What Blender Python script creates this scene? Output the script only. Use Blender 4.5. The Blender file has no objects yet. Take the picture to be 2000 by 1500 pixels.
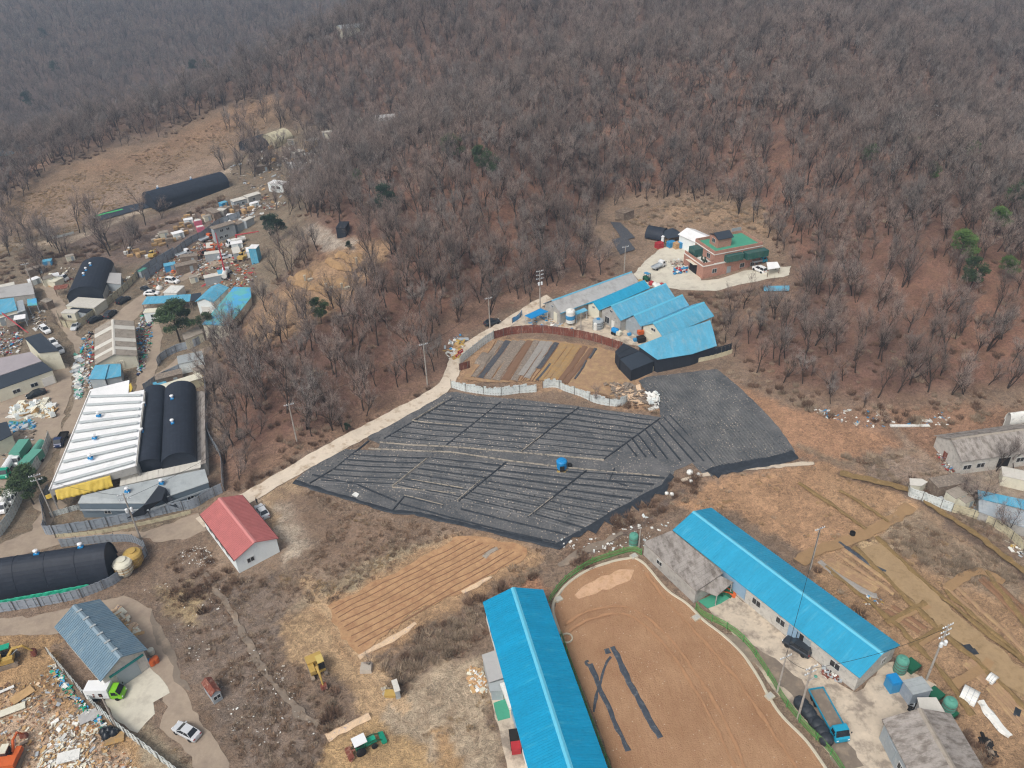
import bpy, bmesh, math, random
import numpy as np
from mathutils import Vector, Matrix
from mathutils.geometry import delaunay_2d_cdt
random.seed(7); rng = np.random.default_rng(7)
R = math.radians; pi = math.pi
S = bpy.context.scene; COL = S.collection

# ---------------- camera, sky, sun, exposure ----------------
CAMH = 105.0; F = 1540.0; PITCH = R(33.0); ROLL = R(2.0)
fwd = np.array([0, math.cos(PITCH), -math.sin(PITCH)])
_r = np.array([1.0, 0, 0]); _u = np.array([0, math.sin(PITCH), math.cos(PITCH)])
rgt = _r*math.cos(ROLL) - _u*math.sin(ROLL); upv = _u*math.cos(ROLL) + _r*math.sin(ROLL)
CAM = np.array([0, 0, CAMH])
cd = bpy.data.cameras.new('camera'); co = bpy.data.objects.new('camera', cd); COL.objects.link(co)
cd.sensor_width = 36; cd.lens = 36*F/2000; cd.clip_start = 1; cd.clip_end = 12000
m = Matrix.Identity(4)
for i in range(3):
    m[i][0] = rgt[i]; m[i][1] = upv[i]; m[i][2] = -fwd[i]; m[i][3] = CAM[i]
co.matrix_world = m; S.camera = co
SUN_EL, SUN_AZ = R(52), R(215)          # azimuth clockwise from +Y
W = bpy.data.worlds.new('World'); S.world = W; W.use_nodes = True
nt = W.node_tree; sky = nt.nodes.new('ShaderNodeTexSky'); sky.sky_type = 'NISHITA'; sky.sun_disc = False
sky.sun_elevation = SUN_EL; sky.sun_rotation = SUN_AZ; sky.dust_density = 6.0; sky.air_density = 0.7; sky.ozone_density = 1.0
hs = nt.nodes.new('ShaderNodeHueSaturation'); hs.inputs['Saturation'].default_value = .45; nt.links.new(sky.outputs[0], hs.inputs['Color']); nt.links.new(hs.outputs[0], nt.nodes['Background'].inputs[0]); nt.nodes['Background'].inputs[1].default_value = 0.15
sl = bpy.data.lights.new('sun', 'SUN'); sl.energy = 1.35; sl.angle = R(17); sl.color = (1.0, 0.95, 0.88)
so = bpy.data.objects.new('sun', sl); COL.objects.link(so)
sd = Vector((math.sin(SUN_AZ)*math.cos(SUN_EL), math.cos(SUN_AZ)*math.cos(SUN_EL), math.sin(SUN_EL)))
so.rotation_euler = sd.to_track_quat('Z', 'Y').to_euler()
S.cycles.use_denoising = True; S.cycles.denoiser = 'OPENIMAGEDENOISE'; S.cycles.denoising_prefilter = 'NONE'; S.cycles.denoising_input_passes = 'RGB_ALBEDO_NORMAL'; S.cycles.filter_width = 1.2
S.view_settings.view_transform = 'Standard'; S.view_settings.look = 'None'; S.view_settings.exposure = 0.03; S.view_settings.gamma = 1

# ---------------- maths helpers ----------------
def ray(px, py):
    px = np.asarray(px, float); py = np.asarray(py, float)
    return fwd + rgt*((px-1000)/F)[..., None] + upv*((750-py)/F)[..., None]
def at_h(px, py, h):
    d = ray(px, py); t = (CAMH-np.asarray(h, float))/(-d[..., 2]); return CAM + d*t[..., None]
def proj(x, y, z):
    q = np.stack([x, y, z], -1)-CAM; w = q@fwd; w = np.where(w < 1, 1, w)
    return 1000+F*(q@rgt)/w, 750-F*(q@upv)/w, q@fwd
def hsh(i, j, s):
    n = (i*374761393 + j*668265263 + s*1442695041) & 0x7fffffff
    n = ((n ^ (n >> 13))*1274126177) & 0x7fffffff
    return ((n ^ (n >> 16)) & 0xffff)/65535.0
def vn(x, y, s=0):
    x = np.asarray(x, float); y = np.asarray(y, float)
    i = np.floor(x).astype(np.int64); j = np.floor(y).astype(np.int64); u = x-i; v = y-j
    u = u*u*(3-2*u); v = v*v*(3-2*v)
    return (hsh(i, j, s)*(1-u)+hsh(i+1, j, s)*u)*(1-v)+(hsh(i, j+1, s)*(1-u)+hsh(i+1, j+1, s)*u)*v
def fbm(x, y, s=0, o=4):
    a = 0; w = .5
    for k in range(o): a = a+w*vn(x*2**k, y*2**k, s+k*17); w *= .5
    return a/(1-.5**o)
def inpoly(px, py, poly):
    c = np.zeros(np.shape(px), bool); n = len(poly); j = n-1
    for i in range(n):
        xi, yi = poly[i]; xj, yj = poly[j]
        if yi != yj: c ^= ((yi > py) != (yj > py)) & (px < (xj-xi)*(py-yi)/(yj-yi)+xi)
        j = i
    return c
def sdist(px, py, poly):
    d = np.full(np.shape(px), 1e9); n = len(poly)
    for i in range(n):
        ax, ay = poly[i]; bx, by = poly[(i+1) % n]; ex, ey = bx-ax, by-ay; L = ex*ex+ey*ey+1e-9
        t = np.clip(((px-ax)*ex+(py-ay)*ey)/L, 0, 1); d = np.minimum(d, np.hypot(px-ax-t*ex, py-ay-t*ey))
    return np.where(inpoly(px, py, poly), d, -d)
def pdist(px, py, line):
    d = np.full(np.shape(px), 1e9)
    for i in range(len(line)-1):
        ax, ay = line[i]; bx, by = line[i+1]; ex, ey = bx-ax, by-ay; L = ex*ex+ey*ey+1e-9
        t = np.clip(((px-ax)*ex+(py-ay)*ey)/L, 0, 1); d = np.minimum(d, np.hypot(px-ax-t*ex, py-ay-t*ey))
    return d

# ---------------- terrain: spot heights (picture point, metres) joined by a thin plate ----------------
CT = [(-300,1500,0),(0,1500,0),(400,1500,0),(900,1500,0),(1300,1500,0),(1700,1500,0),(2000,1500,0),(2400,1500,0),
(0,1300,0),(400,1300,0),(800,1300,0),(1250,1250,0),(1600,1250,0),(1950,1250,1),(0,1100,0),(350,1100,0),(700,1100,0),(1000,1150,0),(1500,1050,.5),(1800,1050,1),(2100,1050,1),
(1080,1070,.6),(600,945,.8),(850,980,1),(1100,900,1.8),(1340,930,1.5),(1550,890,1.8),(1320,740,2.6),(900,770,2.4),(720,860,1.4),(1280,810,2.2),(1700,870,2),(1950,900,1.5),(2200,850,2),
(0,900,0),(0,700,0),(200,800,0),(200,600,0),(400,900,.3),(410,760,.6),(380,660,.8),(300,540,.5),(60,520,0),(-300,700,0),(450,960,.6),(540,900,1.2),
(920,680,3),(1000,720,3),(1150,720,3),(1200,650,3.6),(1050,640,3.6),(1250,600,4),(1300,520,5),(1420,520,5),(1200,500,6),(1000,600,4.2),(960,625,4),
(800,770,2.8),(700,830,2.2),(860,730,3),(1400,700,3.6),(1500,740,4),(1600,780,4.5),(1750,810,4),(1900,790,4.5),
(550,780,6),(480,850,3),(600,650,11),(750,600,12),(880,580,8),(700,480,14),(600,560,9),(480,600,3),(430,680,1.5),(650,420,15),(560,450,8),(750,700,7),(500,700,6),
(800,400,19),(850,330,24),(1000,300,27),(950,450,16),(1050,480,11),(1150,390,12),(1200,460,7.5),(1200,410,8.5),(1400,420,9.5),(1450,380,12),(1500,300,22),(1550,520,8),(1500,450,9),
(1600,200,30),(1800,150,28),(1980,240,12),(2000,330,16),(1750,330,25),(1800,450,22),(1950,450,20),(1900,600,14),(1700,650,9),(1600,560,11),(1500,620,6.5),(1650,430,16),(2200,600,16),(2300,300,16),
(700,300,10),(600,280,8),(720,240,12),(850,230,22),(900,150,27),(500,350,4),(450,420,2),(380,380,2),(350,500,1),(200,440,.5),(0,450,0),(-300,450,-2),
(300,330,4.5),(250,300,7.5),(450,250,10),(250,235,12.5),(0,330,7),(400,180,18),(550,110,25),(700,60,30),(-200,400,4),
(1000,200,30),(1300,150,33),(1000,100,33),(1300,60,38),(1200,0,45),(850,20,34),(1500,60,38),(1700,60,34)]
CW = [tuple(at_h(a, b, c)[:2])+(c,) for a, b, c in CT]
for x, y, h in [(-230,455,-22),(-150,500,-18),(-60,560,-8),(-330,430,-22),(-300,560,-26),(-200,600,-24),(-350,700,-18),(-150,700,-12),(-420,880,-2),(-200,880,-4),(0,760,10),(60,640,30),
    (250,600,30),(380,620,12),(500,640,6),(300,760,20),(150,800,24),(0,1000,10),(400,1000,22),(-500,1100,12),(700,900,20),(800,500,15),(-700,600,-10),(-600,300,0),(500,200,8),(700,200,10),(0,1400,30),(-900,1400,20),(900,1400,30),
    (-400,0,0),(0,-60,0),(400,0,0),(-900,0,0),(900,0,0),(1500,1500,20),(-1500,1500,20),(-1500,0,0),(1500,0,0),(0,30,0),(-150,60,0),(150,60,0),(0,-500,0)]: CW.append((x, y, h))
CW = np.array(CW); CX = CW[:, :2]/100.0
def _K(r2): return np.where(r2 > 1e-12, r2*np.log(r2+1e-12)*.5, 0)
_n = len(CX); _d2 = ((CX[:, None]-CX[None])**2).sum(-1)
_A = np.zeros((_n+3, _n+3)); _A[:_n, :_n] = _K(_d2)+np.eye(_n)*.004; _A[:_n, _n] = 1; _A[:_n, _n+1:] = CX; _A[_n, :_n] = 1; _A[_n+1:, :_n] = CX.T
_w = np.linalg.solve(_A, np.concatenate([CW[:, 2], [0, 0, 0]]))
def tps(x, y):
    x = np.clip(x, -1500, 1500)/100; y = np.clip(y, -500, 1500)/100
    o = _w[_n]+_w[_n+1]*x+_w[_n+2]*y
    for k in range(_n): o = o+_w[k]*_K((x-CX[k, 0])**2+(y-CX[k, 1])**2)
    return o
def axis(a, b, st, segs_lo, segs_hi):
    v = list(np.arange(a, b, st))
    x = v[-1]; s = st
    while x < segs_hi: s = min(s*1.035, 90); x += s; v.append(x)
    x = v[0]; s = st; lo = []
    while x > segs_lo: s = min(s*1.05, 120); x -= s; lo.append(x)
    return np.array(lo[::-1]+v)
GX = axis(-165, 165, .75, -4500, 4500); GY = axis(52, 330, .75, -1500, 6000)
gx, gy = np.meshgrid(GX, GY); GH = tps(gx, gy)
FOREST = [(-700,-400),(2800,-400),(2800,740),(2000,765),(1850,785),(1750,810),(1600,790),(1500,762),(1440,718),(1415,680),(1412,640),(1425,612),(1500,600),(1535,580),(1535,545),(1518,480),(1475,432),(1400,400),(1290,398),(1205,402),(1160,425),(1168,470),(1215,505),(1185,540),(1075,565),(1040,588),(930,622),(870,650),(865,700),(840,742),(780,788),(695,832),(560,888),(452,950),(436,925),(410,800),(412,700),(435,640),(485,600),(530,560),(590,500),(612,470),(600,430),(575,410),(590,350),(640,318),(650,272),(600,245),(550,225),(520,190),(455,205),(380,235),(300,278),(245,268),(215,292),(110,325),(40,370),(-700,640)]
gpx, gpy, gpw = proj(gx, gy, GH)
near = (gpw > 20) & (np.abs(gpx-1000) < 3500)
fo = np.zeros(gx.shape); fo[near] = np.clip(sdist(gpx[near], gpy[near], FOREST)/40, 0, 1)
fo = np.where(gy > 520, 1, fo)
GH = GH + fo*((fbm(gx/38, gy/38, 3)-.5)*5.0 + (fbm(gx/9, gy/9, 5)-.5)*1.6)
def H(x, y):
    x = np.asarray(x, float); y = np.asarray(y, float)
    i = np.clip(np.searchsorted(GX, x)-1, 0, len(GX)-2); j = np.clip(np.searchsorted(GY, y)-1, 0, len(GY)-2)
    u = np.clip((x-GX[i])/(GX[i+1]-GX[i]), 0, 1); v = np.clip((y-GY[j])/(GY[j+1]-GY[j]), 0, 1)
    return (GH[j, i]*(1-u)+GH[j, i+1]*u)*(1-v)+(GH[j+1, i]*(1-u)+GH[j+1, i+1]*u)*v
def G(px, py):
    """where the line of sight through a picture point first meets the ground"""
    px = np.atleast_1d(np.asarray(px, float)); py = np.atleast_1d(np.asarray(py, float))
    d = ray(px, py); t = np.full(px.shape, 60.0); done = np.zeros(px.shape, bool)
    for _ in range(1500):
        p = CAM+d*t[:, None]; done |= p[:, 2] <= H(p[:, 0], p[:, 1])
        if done.all(): break
        t = np.where(done, t, t+1.0)
    lo = t-1.0; hi = t.copy()
    for _ in range(12):
        mid = (lo+hi)/2; p = CAM+d*mid[:, None]; b = p[:, 2] <= H(p[:, 0], p[:, 1])
        hi = np.where(b, mid, hi); lo = np.where(b, lo, mid)
    return CAM+d*hi[:, None]
def g1(px, py): return G([px], [py])[0]

# ---------------- materials ----------------
def lin(c):
    if isinstance(c, str): c = [int(c[i:i+2], 16) for i in (0, 2, 4)]
    return tuple(((v/255+.055)/1.055)**2.4 if v > 10 else v/255/12.92 for v in c)+(1,)
MATS = {}
class NT:
    def __init__(s, name):
        s.m = bpy.data.materials.new(name); s.m.use_nodes = True; s.t = s.m.node_tree; s.b = s.t.nodes['Principled BSDF']
    def n(s, typ, ins=None, **kw):
        o = s.t.nodes.new('ShaderNode'+typ)
        for k, v in kw.items(): setattr(o, k, v)
        for k, v in (ins or {}).items():
            if isinstance(v, bpy.types.NodeSocket): s.t.links.new(v, o.inputs[k])
            else: o.inputs[k].default_value = v
        return o
    def mix(s, f, a, b, mode='MIX'):
        o = s.t.nodes.new('ShaderNodeMix'); o.data_type = 'RGBA'; o.blend_type = mode
        for i, v in ((0, f), (6, a), (7, b)):
            if isinstance(v, bpy.types.NodeSocket): s.t.links.new(v, o.inputs[i])
            else: o.inputs[i].default_value = v
        return o.outputs[2]
    def math(s, op, a, b=0.0, c=0.0):
        o = s.t.nodes.new('ShaderNodeMath'); o.operation = op
        for i, v in enumerate((a, b, c)):
            if isinstance(v, bpy.types.NodeSocket): s.t.links.new(v, o.inputs[i])
            else: o.inputs[i].default_value = v
        return o.outputs[0]
    def ramp(s, f, lo, hi):
        o = s.n('MapRange', {'Value': f, 'From Min': lo, 'From Max': hi}); return o.outputs[0]
    def noise(s, vec, sc, det=4, rough=.55, dist=0):
        return s.n('TexNoise', {'Vector': vec, 'Scale': sc, 'Detail': det, 'Roughness': rough, 'Distortion': dist}).outputs['Fac']
    def link(s, a, k): s.t.links.new(a, s.b.inputs[k])
    def bump(s, h, st, dist=.1):
        o = s.n('Bump', {'Height': h, 'Strength': st, 'Distance': dist}); s.t.links.new(o.outputs[0], s.b.inputs['Normal'])
SAT = ('blue', 'red', 'tank', 'tarp', 'yellow', 'lime', 'truck', 'orange', 'black', 'film', 'dark', 'glass', 'teal', 'turq', 'pink', 'pine', 'twig', 'bark', 'charcoal', 'tyre', 'body', 'green', 'net', 'white_roof', 'plastic', 'cloth', 'slate', 'weed', 'rust', 'brick', 'grass')
def mat(key, c, rough=.75, var=.18, sc=.6, c2=None, k2=(.55, .75), metal=0, fine=6, bump=0, streak=None, rnd=0, spec=.3):
    """weathered surface: base colour, blotches, fine grain, optional second colour in patches, streaks along local x or y"""
    if key in MATS: return MATS[key]
    t = NT(key); tc = t.n('TexCoord').outputs['Object']
    vec = tc
    if streak: vec = t.n('Mapping', {'Vector': tc, 'Scale': streak}).outputs[0]
    a = t.noise(vec, sc, 5, .6); b = t.noise(tc, sc*fine, 3, .6)
    f = t.math('ADD', t.math('MULTIPLY', a, .6), t.math('MULTIPLY', b, .4))
    k = t.n('MapRange', {'Value': f, 'From Min': .3, 'From Max': .7, 'To Min': 1-var, 'To Max': 1+var*.8}).outputs[0]
    gn = 1.0 if any(q in key for q in SAT) else 1.28
    lf = lambda h: tuple(min(v*gn, .86) for v in lin(h)[:3])+(1,)
    base = lf(c)
    if c2 is not None:
        q = t.noise(t.n('Mapping', {'Vector': tc, 'Location': (31, 7, 3), 'Scale': streak or (1, 1, 1)}).outputs[0], sc*1.7, 6, .65)
        base = t.mix(t.ramp(q, *k2), base, lf(c2))
    v = t.n('VectorMath', {0: base if not isinstance(base, tuple) else base[:3]}, operation='SCALE'); t.t.links.new(k, v.inputs['Scale'])
    out = v.outputs[0]
    if rnd:
        oi = t.n('ObjectInfo').outputs['Random']
        v2 = t.n('VectorMath', {0: out}, operation='SCALE'); t.t.links.new(t.n('MapRange', {'Value': oi, 'To Min': 1-rnd, 'To Max': 1+rnd}).outputs[0], v2.inputs['Scale']); out = v2.outputs[0]
    t.link(out, 'Base Color'); t.b.inputs['Roughness'].default_value = rough; t.b.inputs['Metallic'].default_value = metal
    t.b.inputs['Specular IOR Level'].default_value = spec
    if bump: t.bump(b, bump)
    MATS[key] = t.m; return t.m

# ---------------- objects ----------------
def tag(o, label=None, cat=None, group=None, kind=None):
    if label: o['label'] = label
    if cat: o['category'] = cat
    if group: o['group'] = group
    if kind: o['kind'] = kind
    return o
def empty(name, loc, rz=0, label=None, cat=None, group=None):
    o = bpy.data.objects.new(name, None); COL.objects.link(o); o.location = loc; o.rotation_euler = (0, 0, rz); o.empty_display_size = .5
    return tag(o, label, cat, group)
def copy_tree(o, parent=None):
    c = o.copy(); COL.objects.link(c); c.parent = parent
    for ch in o.children: copy_tree(ch, c)
    return c
def retag(o, label, group=None):
    o['label'] = label
    if group: o['group'] = group
    return o
class MB:
    def __init__(s): s.v = []; s.f = []
    def add(s, v, f):
        n = len(s.v); s.v += [tuple(p) for p in v]; s.f += [tuple(i+n for i in q) for q in f]; return s
    def box(s, c, d, rz=0, rx=0, ry=0, taper=1):
        hx, hy, hz = d[0]/2, d[1]/2, d[2]/2; M = Matrix.Rotation(rz, 3, 'Z')@Matrix.Rotation(ry, 3, 'Y')@Matrix.Rotation(rx, 3, 'X'); vs = []
        for k in (-1, 1):
            q = taper if k > 0 else 1
            for a, b in ((-1, -1), (1, -1), (1, 1), (-1, 1)):
                p = M@Vector((a*hx*q, b*hy*q, k*hz)); vs.append((p.x+c[0], p.y+c[1], p.z+c[2]))
        return s.add(vs, [(3, 2, 1, 0), (4, 5, 6, 7), (0, 1, 5, 4), (1, 2, 6, 5), (2, 3, 7, 6), (3, 0, 4, 7)])
    def prism(s, pts, d):
        """a closed outline (3-D points) pushed along vector d"""
        n = len(pts); q = [tuple(a+b for a, b in zip(p, d)) for p in pts]
        return s.add(list(pts)+q, [tuple(range(n))[::-1], tuple(range(n, 2*n))]+[(i, (i+1) % n, n+(i+1) % n, n+i) for i in range(n)])
    def tube(s, path, r, n=6, cap=True):
        P = [Vector(p) for p in path]; rr = r if hasattr(r, '__len__') else [r]*len(P); base = len(s.v); up = Vector((0, 0, 1))
        for i, p in enumerate(P):
            t = (P[min(i+1, len(P)-1)]-P[max(i-1, 0)]).normalized(); a = t.cross(up)
            if a.length < .05: a = t.cross(Vector((0, 1, 0)))
            a.normalize(); b = a.cross(t)
            for k in range(n):
                w = 2*pi*k/n; q = p+(a*math.cos(w)+b*math.sin(w))*rr[i]; s.v.append(tuple(q))
        for i in range(len(P)-1):
            for k in range(n):
                o = base+i*n; s.f.append((o+k, o+(k+1) % n, o+n+(k+1) % n, o+n+k))
        if cap: s.f.append(tuple(base+k for k in range(n))[::-1]); s.f.append(tuple(base+(len(P)-1)*n+k for k in range(n)))
        return s
    def lathe(s, prof, c=(0, 0, 0), n=16):
        base = len(s.v)
        for r, z in prof:
            for k in range(n): w = 2*pi*k/n; s.v.append((c[0]+r*math.cos(w), c[1]+r*math.sin(w), c[2]+z))
        for i in range(len(prof)-1):
            for k in range(n): o = base+i*n; s.f.append((o+k, o+(k+1) % n, o+n+(k+1) % n, o+n+k))
        s.f.append(tuple(base+k for k in range(n))[::-1]); s.f.append(tuple(base+(len(prof)-1)*n+k for k in range(n))); return s
    def mesh(s, name, m=None, smooth=False):
        me = bpy.data.meshes.new(name); me.from_pydata(s.v, [], s.f); me.validate()
        if m: me.materials.append(m)
        if smooth: me.polygons.foreach_set('use_smooth', [True]*len(me.polygons))
        me.update(); return me
    def build(s, name, m, parent=None, smooth=False, **kw):
        o = bpy.data.objects.new(name, s.mesh(name, m, smooth)); COL.objects.link(o); o.parent = parent; return tag(o, **kw)
def mat_mb(k): return k if not isinstance(k, str) else MATS[k]
# ---------------- soil colours of the one ground sheet ----------------
Z = [  # outline in the picture, colour, softness
([(-700,640),(-700,330),(0,395),(110,325),(215,290),(300,280),(370,238),(450,208),(540,190),(570,240),(490,275),(420,320),(300,365),(200,430),(60,500),(-700,700)], '826b54', 14),
([(-700,560),(0,440),(120,400),(220,370),(330,330),(430,300),(450,320),(300,400),(200,450),(0,520),(-700,720)], '8a7562', 16),
([(150,330),(300,290),(420,230),(520,190),(540,200),(440,260),(330,300),(200,340)], '876b52', 10),
([(-700,560),(0,470),(200,430),(300,395),(440,330),(520,250),(640,245),(700,240),(760,235),(720,300),(640,340),(600,400),(590,500),(510,590),(420,650),(400,760),(400,1000),(-700,1300)], '776a58', 12),
([(120,470),(260,430),(440,390),(480,420),(420,470),(250,520),(140,520)], '6f5f55', 14),
([(470,650),(510,598),(560,560),(610,515),(640,490),(700,472),(765,468),(765,492),(715,545),(680,590),(620,625),(550,665),(480,690)], '9a7c5c', 10),
([(590,440),(625,440),(660,462),(700,470),(690,482),(640,490),(610,470)], '9b8e7f', 5),
([(1150,420),(1200,385),(1350,368),(1480,395),(1520,480),(1530,545),(1500,560),(1230,510),(1170,470)], '85705c', 16),
([(1300,400),(1480,395),(1515,470),(1420,440),(1320,440)], '8f765c', 10),
([(440,955),(560,890),(700,832),(790,788),(850,748),(880,705),(905,655),(960,618),(1060,578),(1200,535),(1180,500),(1050,540),(900,600),(850,640),(840,700),(780,750),(600,840),(410,890)], '7d6150', 8),
([(1340,560),(1500,545),(1560,560),(1540,600),(1440,640),(1400,620)], '7d6350', 14),
([(1385,716),(1450,752),(1560,800),(1700,833),(1757,862),(1752,884),(1650,902),(1555,890),(1500,850),(1430,770)], '9a7456', 7),
([(1560,800),(1700,800),(1850,790),(2000,800),(2400,800),(2400,900),(1800,900),(1755,862),(1700,833)], '86664f', 14),
([(1325,990),(1350,960),(1420,928),(1600,903),(1690,925),(1790,985),(1700,1040),(1585,1082),(1500,1040),(1440,1000),(1350,1005)], 'a07c5a', 8),
([(1600,935),(1690,925),(1790,985),(1700,1035),(1620,1000)], 'a17f5c', 25),
([(1585,1082),(1780,988),(1900,1060),(2010,1150),(2500,1500),(1960,1560),(1850,1400),(1700,1230),(1600,1150)], '9c7c5a', 8),
([(1700,1040),(1775,990),(1860,1040),(1990,1120),(1990,1180),(1860,1140),(1760,1080)], '86745f', 16),
([(1730,1000),(1780,990),(1800,1010),(1760,1090),(1720,1060)], 'a08c72', 10),
([(1800,950),(1850,900),(2400,900),(2400,1400),(2000,1080),(1900,1010)], '8b7d6d', 14),
([(1680,890),(1780,880),(1850,930),(1780,960),(1690,925)], '8a7868', 12),
([(1560,1150),(1600,1160),(1760,1300),(1850,1430),(1880,1520),(1840,1520),(1760,1370),(1640,1250)], '7a6757', 10),
([(560,945),(640,960),(760,1000),(900,1040),(1090,1075),(1330,935),(1360,930),(1400,925),(1330,985),(1250,1050),(1100,1120),(1040,1090),(900,1045),(780,1130),(640,1190),(540,1200),(400,1100),(390,1060),(560,1060),(640,1000)], '84705d', 10),
([(1110,1060),(1200,1010),(1330,935),(1400,925),(1330,990),(1250,1040),(1150,1110),(1090,1100)], '7b634f', 10),
([(500,960),(545,975),(650,1000),(660,1030),(600,1080),(560,1110),(545,1060),(520,1010)], 'ab9c88', 9),
([(510,955),(560,925),(600,960),(545,985),(545,1060),(520,1020)], 'a78d6c', 8),
([(540,950),(700,1000),(860,1060),(820,1130),(700,1130),(600,1060)], '7a6553', 30),
([(820,1060),(890,1050),(700,1180),(560,1190),(700,1100)], '9c8c70', 18),
([(300,1150),(540,1120),(560,1200),(530,1300),(640,1420),(640,1520),(500,1520),(340,1280)], '76675a', 14),
([(310,1150),(390,1140),(400,1190),(370,1230),(330,1200)], '988462', 10),
([(540,1210),(650,1185),(700,1230),(720,1290),(770,1360),(740,1395),(700,1400),(670,1340),(620,1300),(560,1290)], 'ae906a', 7),
([(700,1285),(960,1150),(1010,1100),(1060,1120),(960,1180),(945,1260),(850,1300),(770,1360)], '756353', 10),
([(760,1370),(850,1300),(940,1270),(960,1320),(960,1400),(1000,1520),(860,1520),(800,1440),(735,1400)], 'a39178', 12),
([(600,1190),(650,1165),(900,1040),(1050,1070),(1050,1100),(960,1140),(720,1300),(690,1290)], 'a5845f', 12),
([(640,1450),(725,1400),(800,1432),(840,1480),(870,1530),(640,1530)], 'ab8c60', 6),
([(840,1420),(880,1430),(900,1520),(860,1520)], 'a08058', 10),
([(1040,1110),(1075,1150),(1050,1180),(990,1150),(1000,1130)], 'a5795a', 6),
([(-400,1200),(120,1240),(110,1330),(200,1400),(340,1520),(-400,1600)], 'a38259', 6),
([(0,1360),(100,1380),(180,1420),(260,1520),(0,1520)], 'b79c80', 16),
([(240,1400),(300,1420),(420,1520),(300,1520)], '95866e', 10),
([(1250,720),(1300,750),(1300,810),(1190,790),(1060,755),(880,745),(905,700),(950,655),(1200,680)], '9a7b5c', 6),
]
LINES = [  # ditches, wheel tracks and worn paths: polyline, half width px, colour
([(395,1110),(440,1200),(480,1260),(540,1340),(600,1400)], 4, '5f5044'), ([(1585,1082),(1700,1040),(1780,990)], 9, 'b08a60'),
([(1690,1060),(1800,1170),(1900,1260),(2010,1350)], 20, 'ab926c'), ([(1672,1066),(1790,1185),(1905,1290),(2010,1395)], 2.5, '6d5640'), ([(1712,1050),(1830,1160),(1935,1245),(2020,1310)], 2.5, '725b44'), ([(1735,1215),(1805,1180)], 2.5, '6d5640'), ([(1780,1262),(1830,1230)], 2.5, '6d5640'), ([(1840,1345),(1925,1290)], 2.5, '6d5640'), ([(1930,1120),(1975,1180),(2010,1230)], 4, '56463a'), ([(1850,1150),(1905,1120),(2000,1185)], 2.5, '725b44'), ([(1600,1150),(1700,1245),(1850,1420),(1900,1510)], 5, '5d4c3f'), ([(1600,1010),(1680,1040)], 2, '8a6c4c'), ([(1640,960),(1730,1020)], 2, '8a6c4c'), ([(1640,925),(1780,960),(1860,1020),(1960,1090),(2100,1200)], 7, '54463c'),
([(1720,800),(1770,860),(1850,930)], 7, '907c69'), ([(600,1140),(720,1290),(790,1380)], 14, 'b39671'),
([(450,950),(560,885),(700,830),(800,785)], 10, '7f6450'), ([(1100,1100),(1150,1080),(1260,1020),(1330,960)], 6, '6d6058'),
([(1560,870),(1640,905),(1750,890),(1790,880)], 6, '7c6b58'), ([(140,470),(300,400),(450,330)], 4, 'a3937f'), ([(0,480),(140,470)], 4, '9c8b75')]
def col3(h):
    c = np.array(lin(h)[:3])*1.28; return c*.86+c.mean()*.14
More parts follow.
